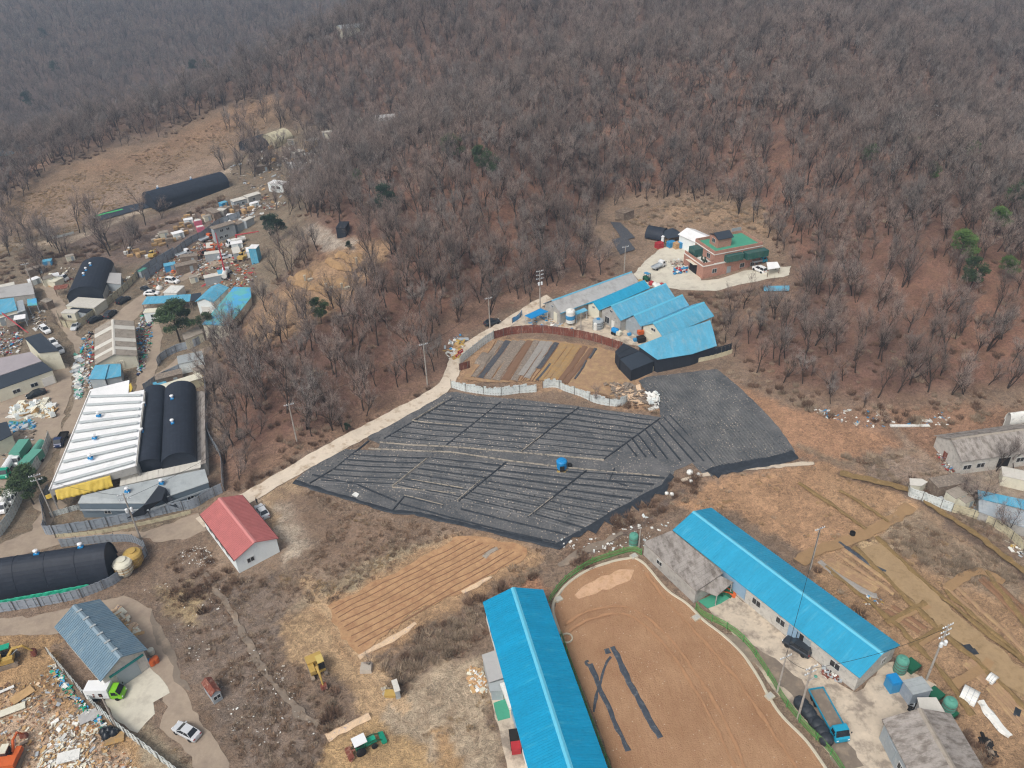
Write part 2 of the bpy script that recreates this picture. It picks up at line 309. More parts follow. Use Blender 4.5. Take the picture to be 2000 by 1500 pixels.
def build_ground():
    ny, nx = gx.shape; h = GH
    px, py, w = proj(gx, gy, h); ok = (w > 20) & (np.abs(px-1000) < 3600) & (np.abs(py-750) < 2600)
    C = np.empty(gx.shape+(3,)); C[:] = col3('7a6756')
    C[:] = C
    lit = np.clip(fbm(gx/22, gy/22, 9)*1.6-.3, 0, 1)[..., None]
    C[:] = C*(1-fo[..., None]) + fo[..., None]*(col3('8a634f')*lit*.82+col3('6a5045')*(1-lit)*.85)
    dk = np.clip((gy-330)/160, 0, 1)[..., None]; C[:] = C*(1-dk)+dk*(col3('5d4f49')*.7+C*.12)
    sc = 1/np.maximum(w, 50)*1540
    jx = (fbm(gx/3.2, gy/3.2, 21)-.5); jy = (fbm(gx/3.2, gy/3.2, 33)-.5); kx = (fbm(gx/.9, gy/.9, 41, 2)-.5)
    X = px+(jx*5+kx*2.2)*sc; Y = py+(jy*3.2+kx*1.4)*sc
    for poly, c, soft in Z:
        a = np.array(poly); b = ok & (X > a[:, 0].min()-40) & (X < a[:, 0].max()+40) & (Y > a[:, 1].min()-40) & (Y < a[:, 1].max()+40)
        if not b.any(): continue
        s = np.clip(sdist(X[b], Y[b], poly)/soft*.5+.5, 0, 1)[:, None]; s = s*s*(3-2*s)
        C[b] = C[b]*(1-s)+col3(c)*s
    for ln, hw, c in LINES:
        a = np.array(ln); b = ok & (px > a[:, 0].min()-60) & (px < a[:, 0].max()+60) & (py > a[:, 1].min()-60) & (py < a[:, 1].max()+60)
        s = np.clip((hw-pdist(px[b]+jx[b]*14, py[b]+jy[b]*10, ln))/4+.5, 0, .85)[:, None]; C[b] = C[b]*(1-s)+col3(c)*s
    v = np.stack([gx, gy, h], -1).reshape(-1, 3); idx = np.arange(ny*nx).reshape(ny, nx)
    q = np.stack([idx[:-1, :-1], idx[:-1, 1:], idx[1:, 1:], idx[1:, :-1]], -1).reshape(-1, 4)
    me = bpy.data.meshes.new('ground'); me.vertices.add(len(v)); me.vertices.foreach_set('co', v.ravel())
    me.loops.add(q.size); me.loops.foreach_set('vertex_index', q.ravel().astype(np.int32)); me.polygons.add(len(q))
    me.polygons.foreach_set('loop_start', np.arange(0, q.size, 4, dtype=np.int32)); me.polygons.foreach_set('use_smooth', np.ones(len(q), bool)); me.update(calc_edges=True)
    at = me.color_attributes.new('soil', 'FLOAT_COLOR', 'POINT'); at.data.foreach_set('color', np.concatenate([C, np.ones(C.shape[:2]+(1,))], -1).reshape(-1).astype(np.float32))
    t = NT('soil'); p = t.n('TexCoord').outputs['Object']; c = t.n('Attribute', attribute_name='soil').outputs['Color']
    n1 = t.noise(p, .12, 5, .6); n2 = t.noise(p, 1.1, 5, .7, 1.2); n3 = t.noise(p, 5.0, 3, .7)
    k = t.math('ADD', t.math('ADD', t.math('MULTIPLY', n1, .7), t.math('MULTIPLY', n2, 1.25)), t.math('MULTIPLY', n3, 1.0))
    k = t.n('MapRange', {'Value': k, 'From Min': 1.22, 'From Max': 1.72, 'To Min': .52, 'To Max': 1.48}).outputs[0]
    v1 = t.n('VectorMath', {0: c}, operation='SCALE'); t.t.links.new(k, v1.inputs['Scale'])
    hue = t.mix(t.ramp(t.noise(p, .5, 4, .6), .45, .7), v1.outputs[0], t.mix(.45, v1.outputs[0], lin('8a7058')))
    sp = t.n('TexVoronoi', {'Vector': t.n('Mapping', {'Vector': p, 'Scale': (1, 1, .2)}).outputs[0], 'Scale': 1.6, 'Randomness': 1.0}, feature='F1').outputs['Distance']
    gate = t.ramp(t.noise(p, .35, 3), .56, .66)
    spk = t.math('MULTIPLY', t.ramp(sp, .17, .1), gate); hue = t.mix(t.math('MULTIPLY', spk, .5), hue, lin('c9b9a4'))
    t.link(hue, 'Base Color'); t.b.inputs['Roughness'].default_value = .95; t.b.inputs['Specular IOR Level'].default_value = .15
    t.bump(t.math('ADD', n2, t.math('MULTIPLY', n3, .5)), .8, .5); me.materials.append(t.m)
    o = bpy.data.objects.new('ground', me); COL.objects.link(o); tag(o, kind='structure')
build_ground()

# ---------------- bare trees ----------------
def tree_meshes(seed, h, spread, stems, twigs, tw=.075):
    r = random.Random(seed); T = MB(); tips = []
    def limb(p, d, L, rad, lev):
        n = 4 if lev < 2 else 3; pts = [p]; rr = [rad]; q = Vector(p); d = Vector(d)
        for k in range(n):
            d = (d+Vector((r.gauss(0, .11), r.gauss(0, .11), r.gauss(.05, .06)))*(1+lev*.3)).normalized(); q = q+d*(L/n); pts.append(tuple(q)); rr.append(rad*(1-.5*(k+1)/n))
        T.tube(pts, rr, 5 if lev == 0 else 3, cap=False)
        if lev >= 3: tips.extend([(pts[k], d.copy()) for k in (1, 2, 3)]); return
        nb = (5, 4, 3)[lev]+r.randint(0, 1)
        for k in range(nb):
            t = r.uniform(.3 if lev == 0 else .25, 1) if k else 1.0; i = min(int(t*n), n-1); f = t*n-i
            b = Vector(pts[i]).lerp(Vector(pts[i+1]), f); az = r.uniform(0, 2*pi); s = r.uniform(.5, 1.05)*spread*(1 if k else .35)
            side = Vector((math.cos(az), math.sin(az), 0)); nd = (d*1.0+side*s+Vector((0, 0, .25))).normalized()
            limb(tuple(b), nd, L*r.uniform(.48, .72), max(rr[i]*r.uniform(.5, .7), .02), lev+1)
    for sidx in range(stems):
        a = r.uniform(0, 2*pi); ln = .28 if stems > 1 else .06
        limb((math.cos(a)*.15*(stems > 1), math.sin(a)*.15*(stems > 1), -.4), (math.cos(a)*ln, math.sin(a)*ln, 1), h*r.uniform(.45, .55), h*.0155*(.75 if stems > 1 else 1), 0)
    Cw = MB()
    for _ in range(twigs):
        p, d = r.choice(tips); p = Vector(p)+Vector((r.gauss(0, .22), r.gauss(0, .22), r.gauss(0, .2)))
        e = (d*.7+Vector((r.gauss(0, .6), r.gauss(0, .6), r.gauss(.35, .4)))).normalized()*r.uniform(.6, 1.7)
        s = e.cross(Vector((r.gauss(0, 1), r.gauss(0, 1), r.gauss(0, 1)))).normalized()*tw*r.uniform(.4, 1)
        Cw.add([p-s*.5, p+s*.5, p+e], [(0, 1, 2)])
    return T.mesh('tree_trunk', MATS['bark']), Cw.mesh('tree_crown', MATS['twig'])
mat('bark', '40362f', .9, .3, 1.5, rnd=.3); mat('twig', '95867d', .95, .25, .4, rnd=.3, spec=.1); mat('twig_grey', '928a84', .95, .25, .4, rnd=.25, spec=.1)
TR = []
for i, (h, sp, st, tw) in enumerate([(15, .7, 1, 900), (13.5, .85, 1, 900), (16.5, .55, 1, 760), (12.5, .9, 2, 900), (14.5, .65, 3, 950), (11, 1.0, 1, 700), (17, .75, 1, 1000), (14, 1.05, 1, 800), (12, .6, 2, 520)]):
    TR.append(tree_meshes(100+i, h, sp, st, tw))
TR[1][1].materials[0] = MATS['twig_grey']; TR[4][1].materials[0] = MATS['twig_grey']
PROTO = bpy.data.collections.new('forest_sources')       # never linked to the scene: only the source of the far-off wood
def merge(a, b, name):
    me = bpy.data.meshes.new(name); va = np.empty(len(a.vertices)*3); a.vertices.foreach_get('co', va); vb = np.empty(len(b.vertices)*3); b.vertices.foreach_get('co', vb)
    fa = [tuple(p.vertices) for p in a.polygons]; n = len(a.vertices); fb = [tuple(i+n for i in p.vertices) for p in b.polygons]
    me.from_pydata(np.concatenate([va, vb]).reshape(-1, 3).tolist(), [], fa+fb); me.materials.append(a.materials[0]); me.materials.append(b.materials[0])
    me.polygons.foreach_set('material_index', [0]*len(fa)+[1]*len(fb)); me.update(); return me
for i, (a, b) in enumerate(TR):
    o = bpy.data.objects.new('source_tree_%02d' % i, merge(a, b, 'tree')); PROTO.objects.link(o)
def scatter(name, label, cat, P, rot, scl, idx, coll, kind='stuff'):
    me = bpy.data.meshes.new(name); me.from_pydata([tuple(p) for p in P], [], [])
    a = me.attributes.new('rot', 'FLOAT_VECTOR', 'POINT'); a.data.foreach_set('vector', np.asarray(rot, np.float32).ravel())
    a = me.attributes.new('scl', 'FLOAT_VECTOR', 'POINT'); a.data.foreach_set('vector', np.asarray(scl, np.float32).ravel())
    a = me.attributes.new('pick', 'INT', 'POINT'); a.data.foreach_set('value', np.asarray(idx, np.int32))
    o = bpy.data.objects.new(name, me); COL.objects.link(o); tag(o, label, cat, kind=kind)
    g = bpy.data.node_groups.new(name, 'GeometryNodeTree'); g.interface.new_socket('Geometry', in_out='INPUT', socket_type='NodeSocketGeometry'); g.interface.new_socket('Geometry', in_out='OUTPUT', socket_type='NodeSocketGeometry')
    I = g.nodes.new('NodeGroupInput'); O = g.nodes.new('NodeGroupOutput'); N = g.nodes.new('GeometryNodeInstanceOnPoints'); C = g.nodes.new('GeometryNodeCollectionInfo')
    C.inputs[0].default_value = coll; C.inputs[1].default_value = True; C.inputs[2].default_value = True
    def att(n, dt):
        q = g.nodes.new('GeometryNodeInputNamedAttribute'); q.data_type = dt; q.inputs[0].default_value = n; return q.outputs[0]
    E = g.nodes.new('FunctionNodeEulerToRotation'); g.links.new(att('rot', 'FLOAT_VECTOR'), E.inputs[0])
    g.links.new(I.outputs[0], N.inputs['Points']); g.links.new(C.outputs[0], N.inputs['Instance']); N.inputs['Pick Instance'].default_value = True
    g.links.new(att('pick', 'INT'), N.inputs['Instance Index']); g.links.new(E.outputs[0], N.inputs['Rotation']); g.links.new(att('scl', 'FLOAT_VECTOR'), N.inputs['Scale']); g.links.new(N.outputs[0], O.inputs[0])
    md = o.modifiers.new('nodes', 'NODES'); md.node_group = g; return o
def tree(x, y, i, s, rz, label, group, name='bare_tree'):
    z = float(H(x, y)); e = empty(name, (x, y, z), rz, label, 'tree', group); e.scale = (s, s, s)
    for me, n in ((TR[i][0], 'trunk'), (TR[i][1], 'crown')):
        o = bpy.data.objects.new(n, me); COL.objects.link(o); o.parent = e
    return e
GRAVES = [(455,665),(500,600),(560,560),(610,515),(640,490),(700,470),(760,468),(760,485),(715,530),(680,570),(610,605),(540,640),(480,668)]
PAD = [(590,432),(625,436),(700,440),(715,470),(690,482),(640,490),(600,470)]
def forest():
    pts = []
    def grid(x0, x1, y0, y1, st, far):
        nx = int((x1-x0)/st); ny = int((y1-y0)/st); a, b = np.meshgrid(np.arange(nx), np.arange(ny))
        return x0+(a+rng.random(a.shape))*st, y0+(b+rng.random(a.shape))*st
    for (x0, x1, y0, y1, st) in ((-260, 260, 100, 330, 3.9), (-420, 420, 330, 520, 4.5), (-700, 700, 520, 900, 6.6), (-850, 850, 900, 1050, 8)):
        x, y = grid(x0, x1, y0, y1, st, 0); x = x.ravel(); y = y.ravel(); z = H(x, y); px, py, w = proj(x, y, z)
        d = sdist(px+(rng.random(x.shape)-.5)*16, py+(rng.random(x.shape)-.5)*14, FOREST)
        k = (d > 0) | (y > 520); dens = .52+.62*fbm(x/26, y/26, 77)
        dens = np.where(inpoly(px, py, GRAVES) & (y < 400), .05, dens); dens = np.where(inpoly(px, py, PAD) & (y < 400), 0, dens)
        right = (px > 1380) & (py > 480) & (y < 330); dens = np.where(right, dens*.7, dens); low = (py > 560) & (px < 1000) & (y < 330); dens = np.where(low, dens*.8, dens)
        k &= rng.random(x.shape) < dens; k &= (np.abs(px-1000) < 1280) & (py > -260)
        pts.append(np.stack([x[k], y[k], z[k]], -1))
    # looser trees among the yards of the village
    vp = [(90,560),(200,470),(215,500),(262,470),(285,440),(250,500),(60,500),(20,500),(130,500),(560,240),(520,240),(480,300),(500,330),(540,300),(575,330),(560,310),(610,300),(640,290),(600,340),(630,310),(585,360),(510,300),(470,330),(660,280),(690,270),(720,275),(740,300),(610,260),(680,240),(560,380),(565,420),(540,410),(600,390),(35,330),(80,345),(5,360),(310,240),(330,235),(250,285),(700,300),(655,330)]
    r_ = random.Random(4)
    for pl, n in (([(0,455),(120,440),(240,455),(330,420),(300,470),(220,495),(120,515),(0,520)], 34), ([(470,300),(560,250),(700,240),(720,290),(640,345),(590,410),(560,400),(570,345),(480,350)], 60), ([(430,330),(520,290),(540,330),(460,350)], 10), ([(0,380),(60,350),(60,400),(0,430)], 8), ([(450,205),(540,195),(560,245),(500,270),(440,260)], 9)):
        xs = [p[0] for p in pl]; ys = [p[1] for p in pl]; c = 0
        while c < n:
            x = r_.uniform(min(xs), max(xs)); y = r_.uniform(min(ys), max(ys))
            if bool(inpoly(np.array([x]), np.array([y]), pl)[0]): vp.append((x, y)); c += 1
    q = G([p[0] for p in vp], [p[1] for p in vp]); pts.append(q)
    P = np.concatenate(pts); P[:, 2] = H(P[:, 0], P[:, 1])
    px, py, w = proj(P[:, 0], P[:, 1], P[:, 2])
    inside = (px > -60) & (px < 2060) & (py > -20) & (py < 1500)
    order = np.argsort(np.where(inside, w, w+9999)); near = order[:300]; rest = order[300:]
    idx = rng.integers(0, len(TR), len(P)); s = rng.uniform(.5, .98, len(P)); s = np.where((px > 1400) & (py > 500), s*.85, s); rz = rng.uniform(0, 2*pi, len(P))
    for n in near:
        lab, gr = ('bare grey-brown deciduous tree on the leaf-strewn slope left of the concrete lane', 'bare trees on the slope left of the lane') if px[n] < 1000 else \
                  ('bare grey-brown deciduous tree in the open brown wood right of the blue sheds', 'bare trees in the wood right of the blue sheds')
        tree(P[n, 0], P[n, 1], int(idx[n]), float(s[n]), float(rz[n]), lab, gr)
    rot = np.stack([rng.normal(0, .06, len(rest)), rng.normal(0, .06, len(rest)), rz[rest]], -1); sc = np.stack([s[rest]]*3, -1)
    scatter('woodland', 'bare winter woodland covering the hills behind the yards and fields', 'woodland', P[rest], rot, sc, idx[rest], PROTO)
    print('TREES', len(P))
forest()
def haze():
    b = MB().box((0, 1800, 38), (9400, 8400, 156)); o = b.build('haze', None, kind='stuff', label='thin grey winter haze in the air over the whole valley', cat='haze')
    o['category'] = 'haze'; mm = bpy.data.materials.new('haze'); mm.use_nodes = True; t = mm.node_tree; t.nodes.clear()
    out = t.nodes.new('ShaderNodeOutputMaterial'); v = t.nodes.new('ShaderNodeVolumePrincipled'); v.inputs['Color'].default_value = (.50, .66, .84, 1); v.inputs['Density'].default_value = .0005; v.inputs['Anisotropy'].default_value = .2
    t.links.new(v.outputs[0], out.inputs['Volume']); o.data.materials.append(mm)
haze()
# ---------------- surface finishes ----------------
mat('blue_roof', '4fa4c4', .45, .10, .15, rnd=0, c2='7fb8cc', k2=(.6, .85)); mat('blue_deep', '1092bb', .42, .16, .3, streak=(2.2, .2, 1), c2='3aa0bf', k2=(.56, .75)); mat('blue_bright', '2f9cc0', .42, .14, .3, c2='5aacc8', k2=(.55, .8), streak=(2.2, .2, 1))
mat('blue_worn', '5ba8c6', .5, .2, .35, c2='8ab2c2', k2=(.5, .72), streak=(1.6, .3, 1)); mat('blue_ridge', '62bbd6', .4, .05); mat('red_roof', 'b66f6c', .5, .16, .5, c2='c77a74', k2=(.55, .8)); mat('red_ridge', 'c98480', .5, .06)
mat('slate_blue_roof', '6c8595', .4, .16, .5, c2='7f929c', k2=(.5, .7), streak=(2, .3, 1)); mat('slate_blue_ridge', '8296a2', .45, .06); mat('grey_roof', '9d9c9a', .6, .10, .25, c2='85827f', k2=(.5, .7)); mat('fibre_cement', '8f8983', .9, .28, .7, c2='6c655e', k2=(.45, .62), streak=(1, .35, 1))
mat('fibre_brown', '8e867b', .9, .2, .5, c2='736a5f', k2=(.5, .7)); mat('pale_sheet', 'b9b6ad', .7, .12, .4); mat('white_roof', 'eef0ee', .55, .06, .1, c2='cfd2cf', k2=(.55, .8)); mat('pale_roof', '929899', .6, .12, .3, c2='83898b', k2=(.5, .7)); mat('roof_band', 'a9afaf', .6, .08, .2)
mat('black_cover', '252b36', .6, .25, .5, c2='333a45', k2=(.5, .8)); mat('black_net', '2b3038', .85, .3, .8); mat('charcoal_roof', '343c46', .6, .1, .4)
mat('white_wall', 'cfd6da', .8, .06, .5, c2='b6bec4', k2=(.6, .8), streak=(1, 1, .3)); mat('cream_wall', 'c4c1b0', .85, .08, .5, c2='aaa593', k2=(.55, .8)); mat('grey_wall', '9c9a95', .85, .16, .5, c2='7d7a75', k2=(.5, .7)); mat('block_wall', 'aeaba4', .9, .16, .8, c2='8b8883', k2=(.5, .72))
mat('blue_grey_wall', '6b7a85', .6, .08, .4); mat('metal_wall', '8d959a', .5, .12, .5, c2='a2a6a5', k2=(.5, .7)); mat('brick', 'b48877', .85, .14, 1.2, c2='9a6e5f', k2=(.5, .7)); mat('white_trim', 'c9c8c2', .7, .06); mat('green_floor', '4a9c80', .5, .12, .4)
mat('green_glass', '2c5a55', .2, .15, .5, spec=.6); mat('glass', '22282e', .15, .1, 1, spec=.7); mat('frame_white', 'a9abaa', .5, .04); mat('dark', '24211f', .9, .2); mat('door_blue', '8fabc2', .5, .08); mat('door_grey', '8a9499', .5, .08); mat('rust', '7a4436', .9, .25, .8, c2='a58676', k2=(.52, .66), streak=(2, 2, .4))
mat('teal', '0f8280', .5, .06); mat('concrete', 'b3a694', .9, .2, .25, c2='857a6e', k2=(.48, .62), bump=.3); mat('lane', 'bcb09f', .9, .14, .35, c2='97846d', k2=(.52, .7), bump=.3); mat('pale_concrete', 'b9b4a5', .9, .10, .25, c2='9d978a', k2=(.5, .75)); mat('mud', '74695d', .75, .2, .3, c2='8e7f6e', k2=(.5, .7))
mat('dirt_road', '928474', .95, .16, .25, c2='85776a', k2=(.45, .7), bump=.5); mat('plank', 'a88a62', .9, .25, .8); mat('old_wood', '6e6054', .95, .3, .8, c2='8f8578', k2=(.5, .7)); mat('kerb', 'aba493', .9, .1, .6)
mat('fence_grey', '87909a', .55, .10, .6, c2='9aa2a8', k2=(.5, .8), rnd=.08); mat('fence_pale', 'c0c6c4', .6, .12, .6, c2='9ea7a7', k2=(.5, .7), rnd=.06); mat('fence_cream', 'b3ac92', .8, .1, .5, c2='948d77', k2=(.5, .7)); mat('post', '5d5a55', .7, .1); mat('post_green', '4e9a52', .5, .08)
mat('pole', '98928a', .85, .12, .8, c2='7d7870', k2=(.5, .7)); mat('steel', '9aa0a4', .45, .1, .8); mat('insulator', 'c8cbcb', .3, .05); mat('tyre', '1f1f20', .85, .1); mat('rim', 'a9adb0', .3, .05, metal=.4)
mat('tarp_yellow', 'd2b650', .55, .08, .5, c2='bda03e', k2=(.5, .7)); mat('tarp_green', '1d9c7c', .6, .12, .6); mat('tarp_blue', '3d8fc0', .5, .12, .6); mat('tank_green', '5c9c8a', .5, .1, .6); mat('tank_blue', '1c86c4', .4, .06); mat('dark_green', '1c5f45', .6, .1)
mat('plastic_white', 'e2e2dc', .45, .12, .8, c2='aeb0ad', k2=(.55, .7)); mat('orange_paint', 'c8612f', .5, .12); mat('red_paint', 'a93036', .45, .1); mat('yellow_paint', 'b89a55', .5, .12, 1, c2='a5873c', k2=(.55, .7)); mat('yellow_cab', 'c8b269', .5, .08); mat('lime', '7fc62c', .4, .05); mat('truck_blue', '2397b8', .4, .08, 1); mat('truck_green', '159a7c', .4, .08); mat('body_white', 'e6e8e8', .3, .03); mat('body_silver', 'c6cacd', .25, .04)
mat('body_dark', '3b4148', .28, .06, metal=.3); mat('body_black', '1d2228', .25, .05); mat('body_navy', '2c3a60', .3, .05); mat('lamp_clear', 'dfe3e3', .15, .02); mat('lamp_red', '9c1f1c', .3, .03); mat('soil_ridge', '9c6c48', .95, .2, .8, c2='8a5b3c', k2=(.4, .7), bump=.5)
mat('skin', 'c39a7f', .6, .05); mat('cloth_black', '1f2124', .9, .1); mat('pink', 'cf6f85', .6, .1); mat('cardboard', 'b5916a', .9, .15, 1, rnd=.2); mat('turquoise_roof', '64b2b6', .5, .12, .2, c2='55a9d4', k2=(.48, .56)); mat('grey_pink_roof', 'a39c9f', .7, .1, .3); mat('stone', 'a29a8f', .9, .2, 1); mat('pine_needle', '3f5238', .9, .35, .5, c2='55683f', k2=(.45, .65), rnd=.25); mat('pine_dark', '2f4233', .9, .3, .5, rnd=.2); mat('pine_light', '56703a', .9, .3, .5, rnd=.2)

# ---------------- sheets on the ground ----------------
def densify(P, st, jit, closed=True):
    o = []; n = len(P)
    for i in range(n if closed else n-1):
        a, b = P[i], P[(i+1) % n]; L = math.hypot(b[0]-a[0], b[1]-a[1]); k = max(1, int(L/st))
        for j in range(k):
            t = j/k; x = a[0]+(b[0]-a[0])*t; y = a[1]+(b[1]-a[1])*t
            if jit: x += (float(vn(x*.7, y*.7, 3))-.5)*2*jit+(float(vn(x*2.3, y*2.3, 5))-.5)*jit; y += (float(vn(x*.7, y*.7, 13))-.5)*2*jit+(float(vn(x*2.3, y*2.3, 15))-.5)*jit
            o.append((x, y))
    if not closed: o.append((P[-1][0], P[-1][1]))
    return o
def sheet_mesh(W2, lift, res):
    xs = [p[0] for p in W2]; ys = [p[1] for p in W2]
    a, b = np.meshgrid(np.arange(min(xs), max(xs), res), np.arange(min(ys), max(ys), res)); a = a.ravel(); b = b.ravel()
    k = sdist(a, b, W2) > res*.4; a = a[k]; b = b[k]
    V = [Vector(p) for p in W2]+[Vector((x, y)) for x, y in zip(a, b)]; n = len(W2)
    vv, ee, ff, *_ = delaunay_2d_cdt(V, [(i, (i+1) % n) for i in range(n)], [], 1, 1e-5)
    X = np.array([v.x for v in vv]); Y = np.array([v.y for v in vv]); ZZ = H(X, Y)+lift
    out = []
    for f in ff:
        c = 0
        for i in range(len(f)):
            p, q = vv[f[i]], vv[f[(i+1) % len(f)]]; c += p.x*q.y-q.x*p.y
        out.append(tuple(f) if c > 0 else tuple(f)[::-1])
    return list(zip(X.tolist(), Y.tolist(), ZZ.tolist())), out
LV = [0.03]; NOVEG = []
def sheet(name, poly, m, jit=.3, res=2.0, lift=None, kind='structure', world=False, parent=None, **kw):
    P = poly if world else G([p[0] for p in poly], [p[1] for p in poly])[:, :2]
    if lift is None: LV[0] += .004; lift = LV[0]
    if kind == 'structure': NOVEG.append([tuple(p) for p in P])
    v, f = sheet_mesh(densify([tuple(p) for p in P], 1.2, jit), lift, res)
    b = MB(); b.add(v, f); return b.build(name, MATS[m] if isinstance(m, str) else m, parent, kind=kind, **kw)
def smooth(P, k=6):
    P = [np.array(p, float) for p in P]; o = []
    for i in range(len(P)-1):
        a = P[max(i-1, 0)]; b = P[i]; c = P[i+1]; d = P[min(i+2, len(P)-1)]
        for j in range(k):
            t = j/k; o.append(.5*((2*b)+(c-a)*t+(2*a-5*b+4*c-d)*t*t+(3*b-a-3*c+d)*t**3))
    o.append(P[-1]); return o
def ribbon(name, line, wid, m, lift=None, jit=.15, k=8, parent=None, kind='structure', thick=0, sm=True, **kw):
    P = G([p[0] for p in line], [p[1] for p in line])[:, :2]; P = smooth(P, k) if sm else [np.array(q) for q in densify([tuple(p) for p in P], 1.0, 0, False)]
    if lift is None: LV[0] += .004; lift = LV[0]
    if name in ('lane', 'kerb', 'film_ridge'): NOVEG.append([tuple(p) for p in P])
    b = MB(); n = len(P); wf = wid if callable(wid) else (lambda t: wid)
    cr = (-1, -.5, 0, .5, 1) if not thick else (-1, -.55, .55, 1); V = []
    for i in range(n):
        t = P[min(i+1, n-1)]-P[max(i-1, 0)]; t = t/(np.hypot(*t)+1e-9); nn = np.array([-t[1], t[0]]); hw = wf(i/(n-1))/2
        for c in cr:
            j = (float(vn(P[i][0]*.8, P[i][1]*.8, 7+int(c*2)))-.5)*2*jit if abs(c) == 1 else 0
            q = P[i]+nn*(hw*c+j*c); z = float(H(q[0], q[1]))+lift+(thick if abs(c) < 1 and thick else 0)-(.05 if thick and abs(c) == 1 else 0); V.append((q[0], q[1], z))
    m_ = len(cr); Fs = [(i*m_+c+1, i*m_+c, (i+1)*m_+c, (i+1)*m_+c+1)[::-1] for i in range(n-1) for c in range(m_-1)]
    b.add(V, Fs); return b.build(name, MATS[m], parent, kind=kind, **kw)

# ---------------- buildings ----------------
def opening(root, p, q, t, z, w, h, kind, fm='frame_white', gm='glass', label=None):
    """a window, door or shutter of its own on the wall from p to q (root's own coordinates, wall seen with outside on the right of p->q)"""
    p = Vector((p[0], p[1], 0)); q = Vector((q[0], q[1], 0)); u = (q-p).normalized(); n = Vector((u.y, -u.x, 0)); c = p.lerp(q, t)+n*.04; rz = math.atan2(u.y, u.x)
    o = MB(); fw = .09
    if kind == 'window':
        for dz in (-h/2, h/2): o.box((c.x, c.y, z+dz), (w+fw, .1, fw), rz)
        for dx in (-w/2, w/2, 0): o.box((c.x+u.x*dx, c.y+u.y*dx, z), (fw, .096, h-fw*.5), rz)
        f = o.build('window', MATS[fm], root); MB().box((c.x, c.y, z), (w-.02, .05, h-.02), rz).build('pane', MATS[gm], f)
    else:
        o.box((c.x, c.y, z), (w, .1, h), rz)
        for dx in (-w/2, w/2): o.box((c.x+u.x*dx, c.y+u.y*dx, z), (.12, .16, h+.06), rz)
        if w > 2: 
            for k in range(1, int(w/1.1)): o.box((c.x+u.x*(-w/2+k*1.1), c.y+u.y*(-w/2+k*1.1), z), (.05, .14, h), rz)
        f = o.build(kind, MATS[gm], root)
        if kind == 'door': MB().box((c.x+u.x*w*.32+n.x*.1, c.y+u.y*w*.32+n.y*.1, z-.05), (.12, .08, .12), rz).build('handle', MATS['steel'], f)
    return f
def frame3(A, B, C, he, gz=None):
    """three roof corners in the picture (A->B along the length, C on the far side) at eave height -> centre, heading, length, width, ground height"""
    if gz is None:
        g = G([A[0], B[0], C[0]], [A[1]+he*6, B[1]+he*6, C[1]+he*6]); gz = float(np.median(g[:, 2]))
    P = at_h([A[0], B[0], C[0]], [A[1], B[1], C[1]], gz+he)[:, :2]; u = P[1]-P[0]; L = np.hypot(*u); u = u/L; n = np.array([-u[1], u[0]])
    wd = float((P[2]-P[0])@n); c = P[0]+u*L/2+n*wd/2
    return c, math.atan2(u[1], u[0]), L, wd, gz
